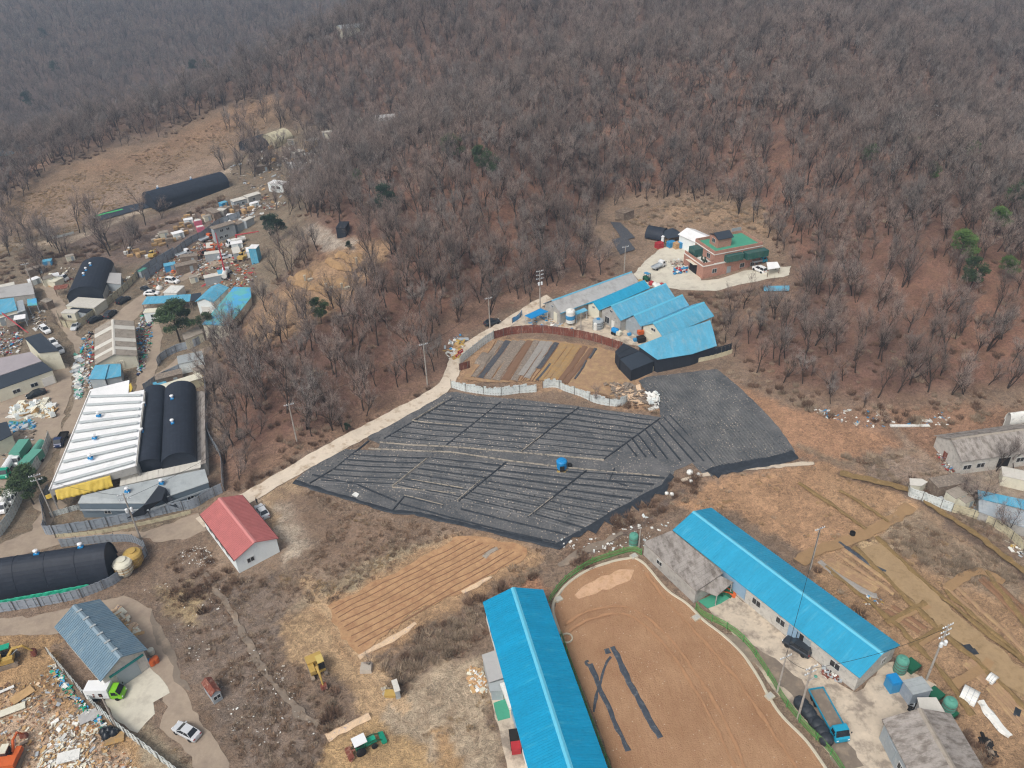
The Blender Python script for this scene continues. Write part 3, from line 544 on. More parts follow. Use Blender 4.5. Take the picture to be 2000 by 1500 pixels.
def gable(name, label, A, B, C, he, rise, wm, rm, rib=0, ridge=None, over=.35, wins=(), gz=None, cat='building', sky_strips=(), strip_m='pale_sheet', vents=(), group=None, hip=0, ribw=.15, fascia=None):
    c, rz, L, W, gz = frame3(A, B, C, he, gz); s = 1 if W > 0 else -1; W = abs(W)   # local y: 0-side = AB side is y=-s*W/2
    root = empty(name, (c[0], c[1], gz), rz, label, cat, group); l, w = L/2-over, W/2-over
    o = MB(); prof = [(-w, -1.5), (w, -1.5), (w, he), (0, he+rise*(w/(W/2))), (-w, he)]
    o.prism([(-l, y, z) for y, z in prof], (2*l, 0, 0)); o.build('wall', MATS[wm], root)
    r = MB(); th = .12; e = he-rise*over/(W/2)+.06
    a = [(-W/2, e), (0, he+rise+.08), (W/2, e)]
    r.prism([(-L/2, y, z) for y, z in a]+[(-L/2, y, z+th) for y, z in a[::-1]], (L, 0, 0))
    if rib:
        sl = math.atan2(he+rise+.08-e, W/2); n = int(L/rib); ln = math.hypot(W/2, he+rise+.08-e)
        for i in range(n+1):
            x = -L/2+.05+(L-.1)*i/n
            for sg in (-1, 1): r.box((x, sg*W/4, (e+he+rise+.08)/2+th+.02), (ribw, ln, .09), rx=-sg*sl)
    ro = r.build('roof', MATS[rm], root)
    if ridge:
        q = MB(); z0 = he+rise+.08+th+.03
        q.prism([(-L/2-.05, -.38, z0-.38*rise/(W/2)+.03), (-L/2-.05, 0, z0+.05), (-L/2-.05, .38, z0-.38*rise/(W/2)+.03), (-L/2-.05, 0, z0-.04)], (L+.1, 0, 0)); q.build('ridge_cap', MATS[ridge], ro)
    if fascia:
        q = MB(); q.box((0, -W/2, e+.04), (L+.04, .09, .24)); q.box((0, W/2, e+.04), (L+.04, .09, .24)); q.build('fascia', MATS[fascia], root)
    if sky_strips:
        q = MB(); sl = math.atan2(he+rise+.08-e, W/2); ln = math.hypot(W/2, he+rise+.08-e)
        for t, wd in sky_strips:
            for sg in (-1, 1): q.box((-L/2+L*t, sg*W/4, (e+he+rise+.08)/2+th+.03), (wd, ln, .05), rx=-sg*sl)
        q.build('skylight', MATS[strip_m], ro)
    for t, v in vents:
        y = v*W/2; z = he+rise*(1-abs(v))+.2; roof_vent(root, (-L/2+L*t, y, z))
    side = {'A': ((-l, -w), (l, -w)), 'C': ((l, w), (-l, w)), 'S': ((-l, w), (-l, -w)), 'E': ((l, -w), (l, w))} if s > 0 else {'A': ((l, w), (-l, w)), 'C': ((-l, -w), (l, -w)), 'S': ((-l, w), (-l, -w)), 'E': ((l, -w), (l, w))}
    for wn in wins:
        sd_, t, z, ww, hh = wn[:5]; kd = wn[5] if len(wn) > 5 else 'window'; gm = wn[6] if len(wn) > 6 else ('glass' if kd == 'window' else 'door_grey')
        p, q = side[sd_]
        if sd_ == 'A' and s < 0: t = 1-t
        opening(root, p, q, t, z, ww, hh, kd, gm=gm)
    return root
def roof_vent(root, p, base='tank_blue'):
    b = MB(); b.box((p[0], p[1], p[2]+.1), (.9, .7, .35)); o = b.build('roof_vent', MATS[base], root)
    MB().lathe([(.18, 0), (.2, .45), (.42, .5), (.42, .72), (.1, .9)], (p[0], p[1], p[2]+.25), 10).build('cowl', MATS['body_white'], o)
def arch(name, label, A, B, C, he, rise, m, wm=None, gz=None, cat='greenhouse', vents=(), seams=0, group=None, n=14, endm=None, open_end=False, over=.3):
    c, rz, L, W, gz = frame3(A, B, C, he, gz); W = abs(W); root = empty(name, (c[0], c[1], gz), rz, label, cat, group)
    def P(x, r, sc=1): return [(x, -W/2*math.cos(pi*i/n)*sc, he+rise*math.sin(pi*i/n)*sc) for i in range(n+1)]
    o = MB(); a = [(x, y, z) for x, y, z in P(-L/2, 0)]; b_ = P(-L/2, 0, .985); o.prism(a+b_[::-1], (L, 0, 0))
    if seams:
        for k in range(seams+1):
            x = -L/2+L*k/seams; q = [(x, y*1.004, z+.015) for _, y, z in P(0, 0)]; o.tube(q, .045, 4)
    o.build('cover', MATS[m], root, smooth=False)
    w = W/2-.15
    def endw(x):
        MB().prism([(x, -w, -1), (x, w, -1)]+[(x, -y*.97, z-.05) for _, y, z in P(0, 0)], (.12, 0, 0)).build('end_wall', MATS[endm or m], root)
    if not open_end: endw(-L/2+over)
    endw(L/2-over-.12)
    if he > .5:
        for sg in (-1, 1): MB().box((0, sg*(W/2-.1), he/2-.5), (L-.4, .12, he+1)).build('side_wall', MATS[wm or m], root)
    for t, v in vents:
        w_ = pi*(.5-v*.5); roof_vent(root, (-L/2+L*t, W/2*math.cos(w_), he+rise*math.sin(w_)-.05))
    return root
def polyhouse(name, label, pts, rm, wm, th=.14, cat='building', gz=None, wins=(), walls=True, posts=False, rib=0, ribdir=0, inset=.25, group=None, lines=None, dz=0):
    """flat or sloping roof given corner by corner: picture point and height over the ground"""
    if gz is None: g = G([p[0] for p in pts], [p[1]+p[2]*6 for p in pts]); gz = float(np.median(g[:, 2]))+dz
    W3 = [at_h(a, b, gz+h) for a, b, h in pts]; c = np.mean(W3, 0); L3 = [(p[0]-c[0], p[1]-c[1], p[2]-gz) for p in W3]
    ar = sum(L3[i][0]*L3[(i+1) % len(L3)][1]-L3[(i+1) % len(L3)][0]*L3[i][1] for i in range(len(L3)))
    if ar < 0: L3 = L3[::-1]
    root = empty(name, (c[0], c[1], gz), 0, label, cat, group); n = len(L3)
    r = MB(); r.prism([(x, y, z) for x, y, z in L3], (0, 0, th))
    if rib and n == 4:
        P = [Vector(p)+Vector((0, 0, th+.03)) for p in L3]; P = P[ribdir:]+P[:ribdir]; k = int((P[1]-P[0]).length/rib)
        for i in range(1, k):
            t = i/k; r.tube([P[0].lerp(P[1], t), P[3].lerp(P[2], t)], .035, 4)
    ro = r.build('roof', MATS[rm], root)
    if lines:
        P = [Vector(p)+Vector((0, 0, th+.02)) for p in L3]; q = MB()
        for a, b, wdt in lines: q.tube([P[0].lerp(P[1], a), P[3].lerp(P[2], b)], wdt, 4)
        q.build('roof_seam', MATS['fibre_brown'], ro)
    I = [(x*(1-inset/max(math.hypot(x, y), .5)), y*(1-inset/max(math.hypot(x, y), .5)), z) for x, y, z in L3]
    if walls:
        w = MB(); w.add([(x, y, -1.2) for x, y, z in I]+[(x, y, z-.002) for x, y, z in I], [(i, (i+1) % n, n+(i+1) % n, n+i) for i in range(n)]+[tuple(range(n, 2*n))]); w.build('wall', MATS[wm], root)
    if posts:
        for x, y, z in I: MB().box((x, y, z/2-.3), (.16, .16, z+.6)).build('post', MATS[wm], root)
    for i, t, z, ww, hh, *ex in wins:
        kd = ex[0] if ex else 'window'; gm = ex[1] if len(ex) > 1 else ('glass' if kd == 'window' else 'door_grey')
        opening(root, I[i % n], I[(i+1) % n], t, z, ww, hh, kd, gm=gm)
    return root
def fence(name, label, line, h, m, post='post', gap=3.0, group=None, base=0, pm=None, cat='fence', net=False, rail=True, lean=.0, jag=.05):
    P = G([p[0] for p in line], [p[1] for p in line])[:, :2]; P = smooth(P, 5) if len(P) > 2 else [np.array(p) for p in P]
    D = densify([tuple(p) for p in P], .95, 0, False); o = D[0]; root = empty(name, (o[0], o[1], float(H(*o))), 0, label, cat, group); oz = float(H(*o))
    r = random.Random(len(label)); b = MB(); acc = 0; lastp = None; posts = []
    for i in range(len(D)-1):
        p, q = D[i], D[i+1]; d = np.array(q)-np.array(p); L = np.hypot(*d); u = d/L; n_ = np.array([-u[1], u[0]]); zp = float(H(*p))-oz; zq = float(H(*q))-oz; hh = h+r.uniform(-jag, jag); t = .03
        k = 2 if not net else 1
        for j in range(k):
            a = np.array(p)+d*j/k-np.array(o); e = np.array(p)+d*(j+1)/k-np.array(o); off = n_*(.035 if j % 2 else -.035); za = zp+(zq-zp)*j/k; ze = zp+(zq-zp)*(j+1)/k
            a = a+off; e = e+off
            b.prism([(a[0], a[1], za-.25+base), (e[0], e[1], ze-.25+base), (e[0], e[1], ze+hh), (a[0], a[1], za+hh)], (n_[0]*t, n_[1]*t, 0))
        if acc <= 0: posts.append((p[0]-o[0], p[1]-o[1], zp, n_, math.atan2(u[1], u[0]))); acc = gap
        acc -= L
    b.build('panel', m if not isinstance(m, str) else MATS[m], root)
    pmn = MB().box((0, 0, h/2), (.09, .09, h+.35)).mesh('post', MATS[post])
    for x, y, z, n_, rz in posts:
        po = bpy.data.objects.new('post', pmn); COL.objects.link(po); po.parent = root; po.location = (x-n_[0]*.13, y-n_[1]*.13, z); po.rotation_euler = (0, 0, rz)
    if rail:
        tt = MB(); 
        for fz in (.25, .85): tt.tube([(p[0]-o[0], p[1]-o[1], float(H(*p))-oz+h*fz) for p in D[::2]+[D[-1]]], .035, 4)
        ro = tt.build('rail', MATS[post], root)
    return root

# ---------------- vehicles ----------------
def heading(a, b):
    P = G([a[0], b[0]], [a[1], b[1]]); return P[0], math.atan2(P[1][1]-P[0][1], P[1][0]-P[0][0])
def wheel_meshes(r, w):
    t = MB().lathe([(r*.55, -w/2), (r*.95, -w/2), (r, -w*.3), (r, w*.3), (r*.95, w/2), (r*.55, w/2)], n=16); k = MB().lathe([(r*.12, -w*.46), (r*.56, -w*.4), (r*.56, w*.4), (r*.12, w*.46)], n=12)
    M = Matrix.Rotation(pi/2, 4, 'X'); a = t.mesh('tyre', MATS['tyre'], True); b = k.mesh('rim', MATS['rim']); a.transform(M); b.transform(M); return a, b
WHEELS = {}
def wheels(root, spots, r, w):
    if (r, w) not in WHEELS: WHEELS[(r, w)] = wheel_meshes(r, w)
    a, b = WHEELS[(r, w)]
    for x, y in spots:
        o = bpy.data.objects.new('wheel', a); COL.objects.link(o); o.parent = root; o.location = (x, y, r)
        q = bpy.data.objects.new('rim', b); COL.objects.link(q); q.parent = o
def part(root, name, m, *boxes, sub=None):
    b = MB()
    for bx in boxes: b.box(*bx)
    return b.build(name, MATS[m], root)
def loft(b, st):
    """st: list of (x, [(y,z)...]) rings"""
    n0 = len(b.v); k = len(st[0][1])
    for x, ring in st:
        for y, z in ring: b.v.append((x, y, z))
    for i in range(len(st)-1):
        for j in range(k): o = n0+i*k; b.f.append((o+j, o+(j+1) % k, o+k+(j+1) % k, o+k+j)[::-1])
    b.f.append(tuple(n0+j for j in range(k))); b.f.append(tuple(n0+(len(st)-1)*k+j for j in range(k))[::-1]); return b
def car(a, nose, color, label, suv=False, cat='car', name='parked_car', sc=1.0, group=None, glass='glass', van=False):
    p, rz = heading(a, nose); root = empty(name, (p[0], p[1], p[2]+.06), rz, label, cat, group); root.scale = (sc,)*3
    up = .18 if suv else 0
    X = [-2.32, -2.24, -1.9, -1.3, -.4, .5, 1.05, 1.5, 1.95, 2.2, 2.3]; T = [.62, .9, .97, .98, .97, .96, .95, .9, .84, .72, .55]; Wd = [.7, .8, .87, .9, .9, .9, .89, .88, .84, .76, .66]
    if suv: T = [.8, 1.0, 1.03, 1.04, 1.03, 1.02, 1.02, 1.0, .95, .86, .6]
    st = [(x, [(-w*.94, .27), (w*.94, .27), (w, .55), (w*.97, t-.1), (w*.86, t), (-w*.86, t), (-w*.97, t-.1), (-w, .55)]) for x, t, w in zip(X, T, Wd)]
    loft(MB(), st).build('body', MATS[color], root, smooth=False)
    z1 = 1.43+up*1.4; z0 = .93+up*.4
    xb, xt = ((-2.2, -1.95), (1.15, .35)) if suv else ((-1.75, -1.05), (1.2, .3))
    g = MB(); hb, ht = .8, .62
    g.add([(xb[0], -hb, z0), (xt[0], -hb, z0), (xt[0], hb, z0), (xb[0], hb, z0), (xb[1], -ht, z1), (xt[1], -ht, z1), (xt[1], ht, z1), (xb[1], ht, z1)], [(3, 2, 1, 0), (4, 5, 6, 7), (0, 1, 5, 4), (1, 2, 6, 5), (2, 3, 7, 6), (3, 0, 4, 7)]).build('window_glass', MATS[glass], root)
    rr = MB(); e = .03; rr.prism([(xb[1]-e, -ht-e, z1), (xt[1]+e, -ht-e, z1), (xt[1]+e, ht+e, z1), (xb[1]-e, ht+e, z1)], (0, 0, .045))
    for sy in (-1, 1):
        for (x0, x1) in ((xb[0], xb[1]), (xt[0], xt[1]), ((xb[0]+xt[0])/2, (xb[1]+xt[1])/2)): rr.tube([(x0, sy*hb*1.01, z0), (x1, sy*ht*1.03, z1+.01)], .045, 4)
    rr.build('roof', MATS[color], root)
    wheels(root, [(-1.38, -.82), (-1.38, .82), (1.4, -.82), (1.4, .82)], .33+up*.15, .22)
    for sy in (-1, 1):
        MB().box((2.2, sy*.58, T[8]-.18), (.14, .34, .14)).build('headlight', MATS['lamp_clear'], root); MB().box((-2.27, sy*.62, T[1]-.12), (.1, .3, .16)).build('taillight', MATS['lamp_red'], root)
        MB().box((.9, sy*.98, z0+.05), (.16, .2, .12)).build('mirror', MATS[color], root)
    return root
def truck(a, nose, cab, label, kind='bed', L=5.2, Wd=1.8, bed='steel', box='body_white', cat='truck', name='parked_truck', sc=1.0, load=None, group=None, boxh=1.9):
    p, rz = heading(a, nose); root = empty(name, (p[0], p[1], p[2]+.06), rz, label, cat, group); root.scale = (sc,)*3
    f = L/2; cl = 1.75; h = 2.05 if Wd > 1.75 else 1.85; fz = .45
    st = [(f-cl, fz, h, 1), (f-cl+.15, fz, h+.05, 1), (f-.75, fz, h+.05, .98), (f-.35, fz, h*.62, .98), (f-.06, fz, h*.5, .95), (f, fz, .6, .9)]
    loft(MB(), [(x, [(-Wd/2*k, z0), (Wd/2*k, z0), (Wd/2*k, z1*.6), (Wd/2*k*.9, z1), (-Wd/2*k*.9, z1), (-Wd/2*k, z1*.6)]) for x, z0, z1, k in st]).build('cab', MATS[cab], root)
    g = MB(); g.add([(f-.72, -Wd*.4, h+.0), (f-.72, Wd*.4, h+.0), (f-.30, Wd*.44, h*.64), (f-.30, -Wd*.44, h*.64), (f-.66, -Wd*.4, h+.02), (f-.66, Wd*.4, h+.02), (f-.22, Wd*.44, h*.66), (f-.22, -Wd*.44, h*.66)], [(0, 1, 2, 3), (7, 6, 5, 4), (0, 4, 5, 1), (1, 5, 6, 2), (2, 6, 7, 3), (3, 7, 4, 0)]).build('windscreen', MATS['glass'], root)
    for sy in (-1, 1):
        MB().box((f-1.12, sy*Wd/2*.965, h*.78), (.75, .06, h*.28), rx=sy*.14).build('side_window', MATS['glass'], root); MB().box((f-.03, sy*Wd*.36, .78), (.1, .28, .16)).build('headlight', MATS['lamp_clear'], root)
        MB().box((f-.45, sy*(Wd/2+.16), h*.82), (.08, .14, .3)).build('mirror', MATS['tyre'], root)
    part(root, 'chassis', 'dark', ((-.2, 0, .55), (L-1.0, .8, .2)))
    bl = L-cl-.12; bc = -L/2+bl/2
    if kind == 'bed':
        hb = .42; part(root, 'bed', bed, ((bc, 0, .82), (bl, Wd, .1)))
        part(root, 'side_board', cab if L > 6 else bed, ((bc, -Wd/2, .82+hb/2), (bl, .06, hb)), ((bc, Wd/2, .82+hb/2), (bl, .06, hb)), ((bc-bl/2, 0, .82+hb/2), (.06, Wd-.07, hb)), ((bc+bl/2, 0, .82+hb*.8), (.06, Wd-.07, hb*1.6)))
    elif kind == 'box':
        part(root, 'cargo_box', box, ((bc, 0, .72+boxh/2), (bl, Wd+.08, boxh)))
    elif kind == 'tank':
        MB().tube([(bc-bl/2, 0, 1.5), (bc+bl/2, 0, 1.5)], .8, 14).build('tank', MATS[box], root)
    r = .42 if L > 6 else .33
    sp = [(f-.9, -Wd/2+.12), (f-.9, Wd/2-.12), (-f+1.1, -Wd/2+.14), (-f+1.1, Wd/2-.14)]
    if L > 6: sp += [(-f+2.1, -Wd/2+.14), (-f+2.1, Wd/2-.14)]
    wheels(root, sp, r, .26)
    if load: load(root, bc, bl, Wd)
    return root
def utility_pole(a, h, label, arms=1, trans=0, lean=(0, 0), lamp=False, arot=.4, group='utility poles along the lanes'):
    p = g1(*a); root = empty('utility_pole', tuple(p), 0, label, 'utility pole', group); root.rotation_euler = (R(lean[0]), R(lean[1]), arot)
    MB().tube([(0, 0, -.5), (0, 0, h)], [.19, .11], 9).build('pole', MATS['pole'], root)
    for k in range(arms):
        z = h-.35-k*1.1; c = MB().box((0, 0, z), (2.1, .1, .1)); o = c.build('crossarm', MATS['steel'], root)
        i = MB()
        for x in (-.95, -.5, .5, .95): i.lathe([(.05, 0), (.09, .06), (.05, .12), (.09, .2), (.03, .26)], (x, 0, z+.05), 8)
        i.build('insulators', MATS['insulator'], o)
    for k in range(trans):
        x = -.42+.84*k; MB().lathe([(.05, -.1), (.27, 0), (.27, .75), (.2, .85), (.05, .9)], (x, -.32, h-4.2), 12).build('transformer', MATS['insulator'], root)
    if trans: MB().box((0, -.2, h-3.6), (1.6, .1, .12)).build('bracket', MATS['steel'], root)
    if lamp:
        MB().tube([(0, 0, h-3.4), (1.2, 0, h-3.0)], .04, 5).build('lamp_arm', MATS['steel'], root); MB().lathe([(.1, .12), (.26, 0), (.2, -.12)], (1.3, 0, h-3.0), 12).build('lamp_head', MATS['tank_green'], root)
    return root
def wire(pa, pb, label, sag=.8, r=.035):
    a = Vector(pa); b = Vector(pb); P = []
    for i in range(11): t = i/10; q = a.lerp(b, t); q.z -= sag*4*t*(1-t); P.append(tuple(q-a))
    o = MB().tube(P, r, 4).build('overhead_wire', MATS['tyre'], None, label=label, cat='wire'); o.location = a; return o
def debris(name, label, poly, n, mats, size=(.2, .9), seed=3, cat='debris', h=.25, kind='stuff', flat=.3):
    r = random.Random(seed); xs = [p[0] for p in poly]; ys = [p[1] for p in poly]; q = []
    while len(q) < n:
        x = r.uniform(min(xs), max(xs)); y = r.uniform(min(ys), max(ys))
        if bool(inpoly(np.array([x]), np.array([y]), poly)[0]) and r.random() < .25+1.1*float(vn(x/12, y/9, seed)): q.append((x, y))
    P = G([p[0] for p in q], [p[1] for p in q]); b = MB(); fm = []
    for p in P:
        s = r.uniform(*size)*r.uniform(.5, 1); t = max(.03, s*r.uniform(.05, flat)); k = len(b.f)
        b.box((p[0], p[1], p[2]+r.uniform(0, h)), (s*r.uniform(.6, 1.8), s*r.uniform(.25, 1), t), rz=r.uniform(0, pi), rx=r.gauss(0, .25), ry=r.gauss(0, .25)); fm += [r.randrange(len(mats))]*(len(b.f)-k)
    o = b.build(name, None, None, label=label, cat=cat, kind=kind)
    for mm in mats: o.data.materials.append(MATS[mm])
    o.data.polygons.foreach_set('material_index', fm); return o
def tankcyl(name, label, a, r, h, m, cap=None, cat='tank', legs=False, group=None, rings=0):
    p = g1(*a); root = empty(name, tuple(p), 0, label, cat, group); z = 1.0 if legs else 0
    MB().lathe([(r, z-.1), (r, z+h*.85), (r*.85, z+h*.95), (r*.3, z+h)], n=18).build('shell', MATS[m], root, smooth=False)
    MB().lathe([(r*.35, z+h*.97), (r*.35, z+h+.12), (r*.1, z+h+.2)], n=12).build('lid', MATS[cap or m], root)
    if rings:
        b = MB()
        for k in range(rings): b.lathe([(r*1.0, 0), (r*1.05, .02), (r*1.05, .1), (r*1.0, .12)], (0, 0, z+h*.8*(k+.5)/rings), 18)
        b.build('hoop', MATS['post'], root)
    if legs:
        for k in range(4): MB().box((r*.7*math.cos(k*pi/2+.7), r*.7*math.sin(k*pi/2+.7), .45), (.12, .12, 1.1)).build('leg', MATS['steel'], root)
    return root
def cabin(name, label, A, B, C, h, wm, rm, wins=(), cat='cabin', group=None, over=.12, slope=0):
    """a box-like cabin or container: roof corners A,B (near side) and C, height h"""
    c, rz, L, W, gz = frame3(A, B, C, h); s = 1 if W > 0 else -1; W = abs(W); root = empty(name, (c[0], c[1], gz), rz, label, cat, group); l, w = L/2-over, W/2-over
    b = MB(); b.box((0, 0, h/2-.2), (2*l, 2*w, h+.4-.01)); n = max(4, int(2*l/.6))
    for i in range(n+1):
        for sg in (-1, 1): b.box((-l+.05+(2*l-.1)*i/n, sg*w, h/2), (.08, .06, h-.1))
    b.build('wall', MATS[wm], root)
    r = MB(); r.box((0, 0, h+.06), (L, W, .12)); n = max(3, int(L/.8))
    for i in range(n): r.box((-L/2+L*(i+.5)/n, 0, h+.14), (.06, W-.1, .05))
    r.build('roof', MATS[rm], root)
    side = {'A': ((-l, -w), (l, -w)), 'C': ((l, w), (-l, w)), 'S': ((-l, w), (-l, -w)), 'E': ((l, -w), (l, w))} if s > 0 else {'A': ((l, w), (-l, w)), 'C': ((-l, -w), (l, -w)), 'S': ((-l, w), (-l, -w)), 'E': ((l, -w), (l, w))}
    for wn in wins:
        kd = wn[5] if len(wn) > 5 else 'window'; gm = wn[6] if len(wn) > 6 else ('glass' if kd == 'window' else 'door_grey'); opening(root, *side[wn[0]], wn[1], wn[2], wn[3], wn[4], kd, gm=gm)
    return root
def pine_meshes(seed, h, n, m, cw=.36, blobs=None):
    r = random.Random(seed); T = MB(); T.tube([(0, 0, -.4), (.15, .1, h*.4), (.05, .2, h*.9)], [h*.022, h*.014, .04], 6); C = MB(); cl = []
    nb = blobs or 15
    for k in range(nb):
        z = h*(.38+.58*(k+.5)/nb); rad = h*cw*(1-((z/h-.45)/.62)**2 if z/h > .45 else .85)*r.uniform(.35, 1); a = r.uniform(0, 2*pi); x, y = rad*math.cos(a), rad*math.sin(a); T.tube([(.1, .1, z-h*.08), (x*.6, y*.6, z-h*.02), (x, y, z)], [.08, .05, .02], 4); cl.append((x, y, z, h*.12*r.uniform(.8, 1.4)))
    for _ in range(n):
        x, y, z, s = r.choice(cl); d = Vector((r.gauss(0, 1), r.gauss(0, 1), r.gauss(0, .5))).normalized()*s*r.random()**.4; p = Vector((x, y, z))+Vector((d.x, d.y, d.z*.75))
        e = Vector((r.gauss(0, .5)+d.x, r.gauss(0, .5)+d.y, r.gauss(.3, .4))).normalized()*r.uniform(.25, .55)*(h/9)**.5; q = e.cross(Vector((r.gauss(0, 1), r.gauss(0, 1), r.gauss(0, 1)))).normalized()*.10*(h/9)**.5
        C.add([p-q, p+q, p+e], [(0, 1, 2)])
    return T.mesh('pine_trunk', MATS['bark']), C.mesh('pine_crown', MATS[m])
PM = {'big': pine_meshes(1, 11, 9000, 'pine_needle', .42, 20), 'mid': pine_meshes(2, 9, 4500, 'pine_dark', .3), 'light': pine_meshes(3, 8.5, 4000, 'pine_light', .34), 'mid2': pine_meshes(4, 9, 4500, 'pine_needle', .28)}
def pine(a, kind, s, label, group=None, name='pine_tree', z=None):
    p = g1(*a); e = empty(name, tuple(p), a[0]*.7, label, 'pine tree', group); e.scale = (s,)*3
    for me, n in zip(PM[kind], ('trunk', 'crown')): o = bpy.data.objects.new(n, me); COL.objects.link(o); o.parent = e
    return e
# ================= roads, yards, fields =================
ribbon('lane', [(1075,582),(1045,598),(1012,618),(975,642),(935,665),(900,690),(885,722),(872,752),(840,775),(790,803),(730,835),(670,866),(600,905),(540,940),(485,972),(430,1000),(390,1022)], lambda t: 3.3+.5*t, 'lane', jit=.25, lift=.16)
sheet('lane', [(390,1000),(405,1035),(360,1055),(300,1060),(290,1050),(180,1058),(120,1060),(60,1080),(20,1100),(0,1090),(-60,1110),(-60,1090),(30,1050),(60,1040),(80,1000),(60,985),(92,960),(120,880),(118,850),(140,800),(155,760),(158,735),(150,700),(140,665),(118,640),(100,600),(90,572),(80,560),(95,545),(112,570),(130,600),(140,640),(158,660),(172,652),(190,640),(225,615),(262,585),(300,562),(350,540),(400,515),(450,500),(480,490),(485,498),(440,512),(380,535),(330,565),(285,600),(245,640),(200,660),(172,700),(172,740),(168,790),(160,830),(140,870),(130,930),(105,975),(130,985),(100,1020),(95,1045),(280,1038),(340,1020)], 'dirt_road', jit=.5)
sheet('road', [(-60,1215),(0,1206),(60,1205),(120,1192),(170,1180),(205,1172),(240,1165),(270,1172),(296,1190),(300,1215),(330,1270),(360,1350),(400,1420),(440,1480),(462,1515),(470,1560),(400,1560),(372,1480),(330,1440),(310,1420),(330,1380),(300,1330),(240,1290),(130,1235),(60,1240),(0,1242),(-60,1240)], 'dirt_road', jit=.5)
sheet('puddle', [(295,1192),(303,1215),(318,1235),(335,1265),(345,1300),(360,1330),(375,1350),(365,1352),(345,1330),(330,1295),(315,1265),(300,1235),(294,1210)], 'mud', jit=.5)
sheet('concrete_yard', [(213,1348),(290,1300),(312,1320),(333,1352),(300,1372),(302,1395),(268,1432),(220,1400),(205,1372)], 'pale_concrete', jit=.25)
sheet('concrete_yard', [(1238,535),(1262,508),(1292,484),(1340,480),(1362,495),(1345,520),(1372,548),(1405,545),(1450,530),(1505,520),(1545,520),(1540,538),(1500,545),(1450,555),(1400,568),(1330,566),(1300,562),(1255,560)], 'pale_concrete', jit=.3)
sheet('yard', [(960,650),(985,628),(1050,598),(1095,612),(1160,618),(1215,640),(1290,665),(1300,680),(1210,672),(1150,656),(1080,648),(1000,650)], 'concrete', jit=.3)
sheet('yard', [(40,740),(110,700),(140,720),(140,760),(122,830),(118,870),(96,900),(60,950),(-60,1050),(-60,740)], 'dirt_road', jit=.5)
sheet('yard', [(1372,1180),(1415,1150),(1480,1195),(1555,1260),(1640,1335),(1672,1352),(1740,1290),(1830,1340),(1800,1390),(1722,1410),(1760,1500),(1790,1600),(1700,1600),(1640,1500),(1560,1400),(1500,1330),(1440,1250)], 'concrete', jit=.35)
sheet('puddle', [(1400,1235),(1450,1250),(1520,1290),(1570,1330),(1620,1390),(1690,1500),(1640,1500),(1600,1440),(1560,1370),(1480,1300),(1420,1260)], 'mud', jit=.6)
sheet('green_floor', [(1364,1172),(1412,1150),(1430,1160),(1425,1172),(1380,1190)], 'green_floor', jit=.4)
sheet('yard', [(950,1335),(1005,1330),(1040,1480),(1045,1540),(1000,1540),(985,1470),(970,1400)], 'concrete', jit=.25)
sheet('green_floor', [(963,1372),(990,1365),(998,1402),(974,1408)], 'green_floor', jit=.15)
sheet('yard', [(280,745),(330,715),(345,700),(400,680),(400,690),(330,760),(290,765)], 'dirt_road', jit=.3)
sheet('yard', [(310,625),(318,655),(312,700),(300,745),(262,770),(270,730),(282,690),(292,650),(298,625)], 'dirt_road', jit=.3)
# --- the large graded field inside its kerb
FIELD = [(1238,1090),(1258,1103),(1300,1152),(1340,1180),(1372,1212),(1410,1240),(1450,1280),(1480,1325),(1498,1357),(1530,1400),(1580,1450),(1620,1505),(1650,1560),(1215,1560),(1180,1450),(1150,1370),(1100,1250),(1083,1195),(1085,1172),(1110,1140),(1150,1115),(1200,1097)]
t = NT('graded_soil'); p_ = t.n('TexCoord').outputs['Object']; st = t.n('Mapping', {'Vector': p_, 'Rotation': (0, 0, R(28)), 'Scale': (1, .25, 1)}).outputs[0]
n1 = t.noise(p_, .12, 6, .65); n2 = t.noise(st, 1.6, 5, .7, .5); n3 = t.noise(p_, 4.5, 3, .75)
b1 = t.mix(t.ramp(n1, .35, .65), lin('a07b5c'), lin('b59170')); b1 = t.mix(t.math('MULTIPLY', t.ramp(n2, .42, .75), .4), b1, lin('936950')); b1 = t.mix(t.math('MULTIPLY', t.ramp(n3, .55, .8), .5), b1, lin('cfae8e'))
vo = t.n('TexVoronoi', {'Vector': p_, 'Scale': 1.1}, feature='F1').outputs['Distance']; b1 = t.mix(t.math('MULTIPLY', t.ramp(vo, .13, .07), .6), b1, lin('d8ccb8')); t.link(b1, 'Base Color'); t.b.inputs['Roughness'].default_value = .95; t.b.inputs['Specular IOR Level'].default_value = .1; t.bump(t.math('ADD', n2, n3), .7, .3); MATS['graded_soil'] = t.m
mat('track_soil', '9a7556', .95, .2, 1.2)
sheet('field', FIELD, 'graded_soil', jit=.15)
KL = [(1092,1500)] and [(1640,1540),(1612,1500),(1575,1448),(1528,1400),(1502,1362),(1482,1325),(1452,1280),(1412,1241),(1374,1212),(1342,1180),(1302,1152),(1260,1103),(1238,1090)]
KR = [(1238,1090),(1200,1096),(1150,1113),(1110,1139),(1086,1168),(1080,1190),(1086,1215),(1095,1240)]
for n_, ln in (('kerb', KL), ('kerb', KR)): ribbon(n_, ln, .55, 'kerb', thick=.14, jit=0, k=5)
def catch_basin(a, lab):
    p = g1(*a); e = empty('catch_basin', tuple(p), .5, lab, 'drain box', 'concrete drain boxes on the kerb'); b = MB(); b.box((0, 0, .15), (1.3, 1.0, .5)); b.build('box', MATS['kerb'], e); g = MB()
    for k in range(6): g.box((-.45+k*.18, 0, .42), (.06, .8, .05))
    g.build('grate', MATS['steel'], e)
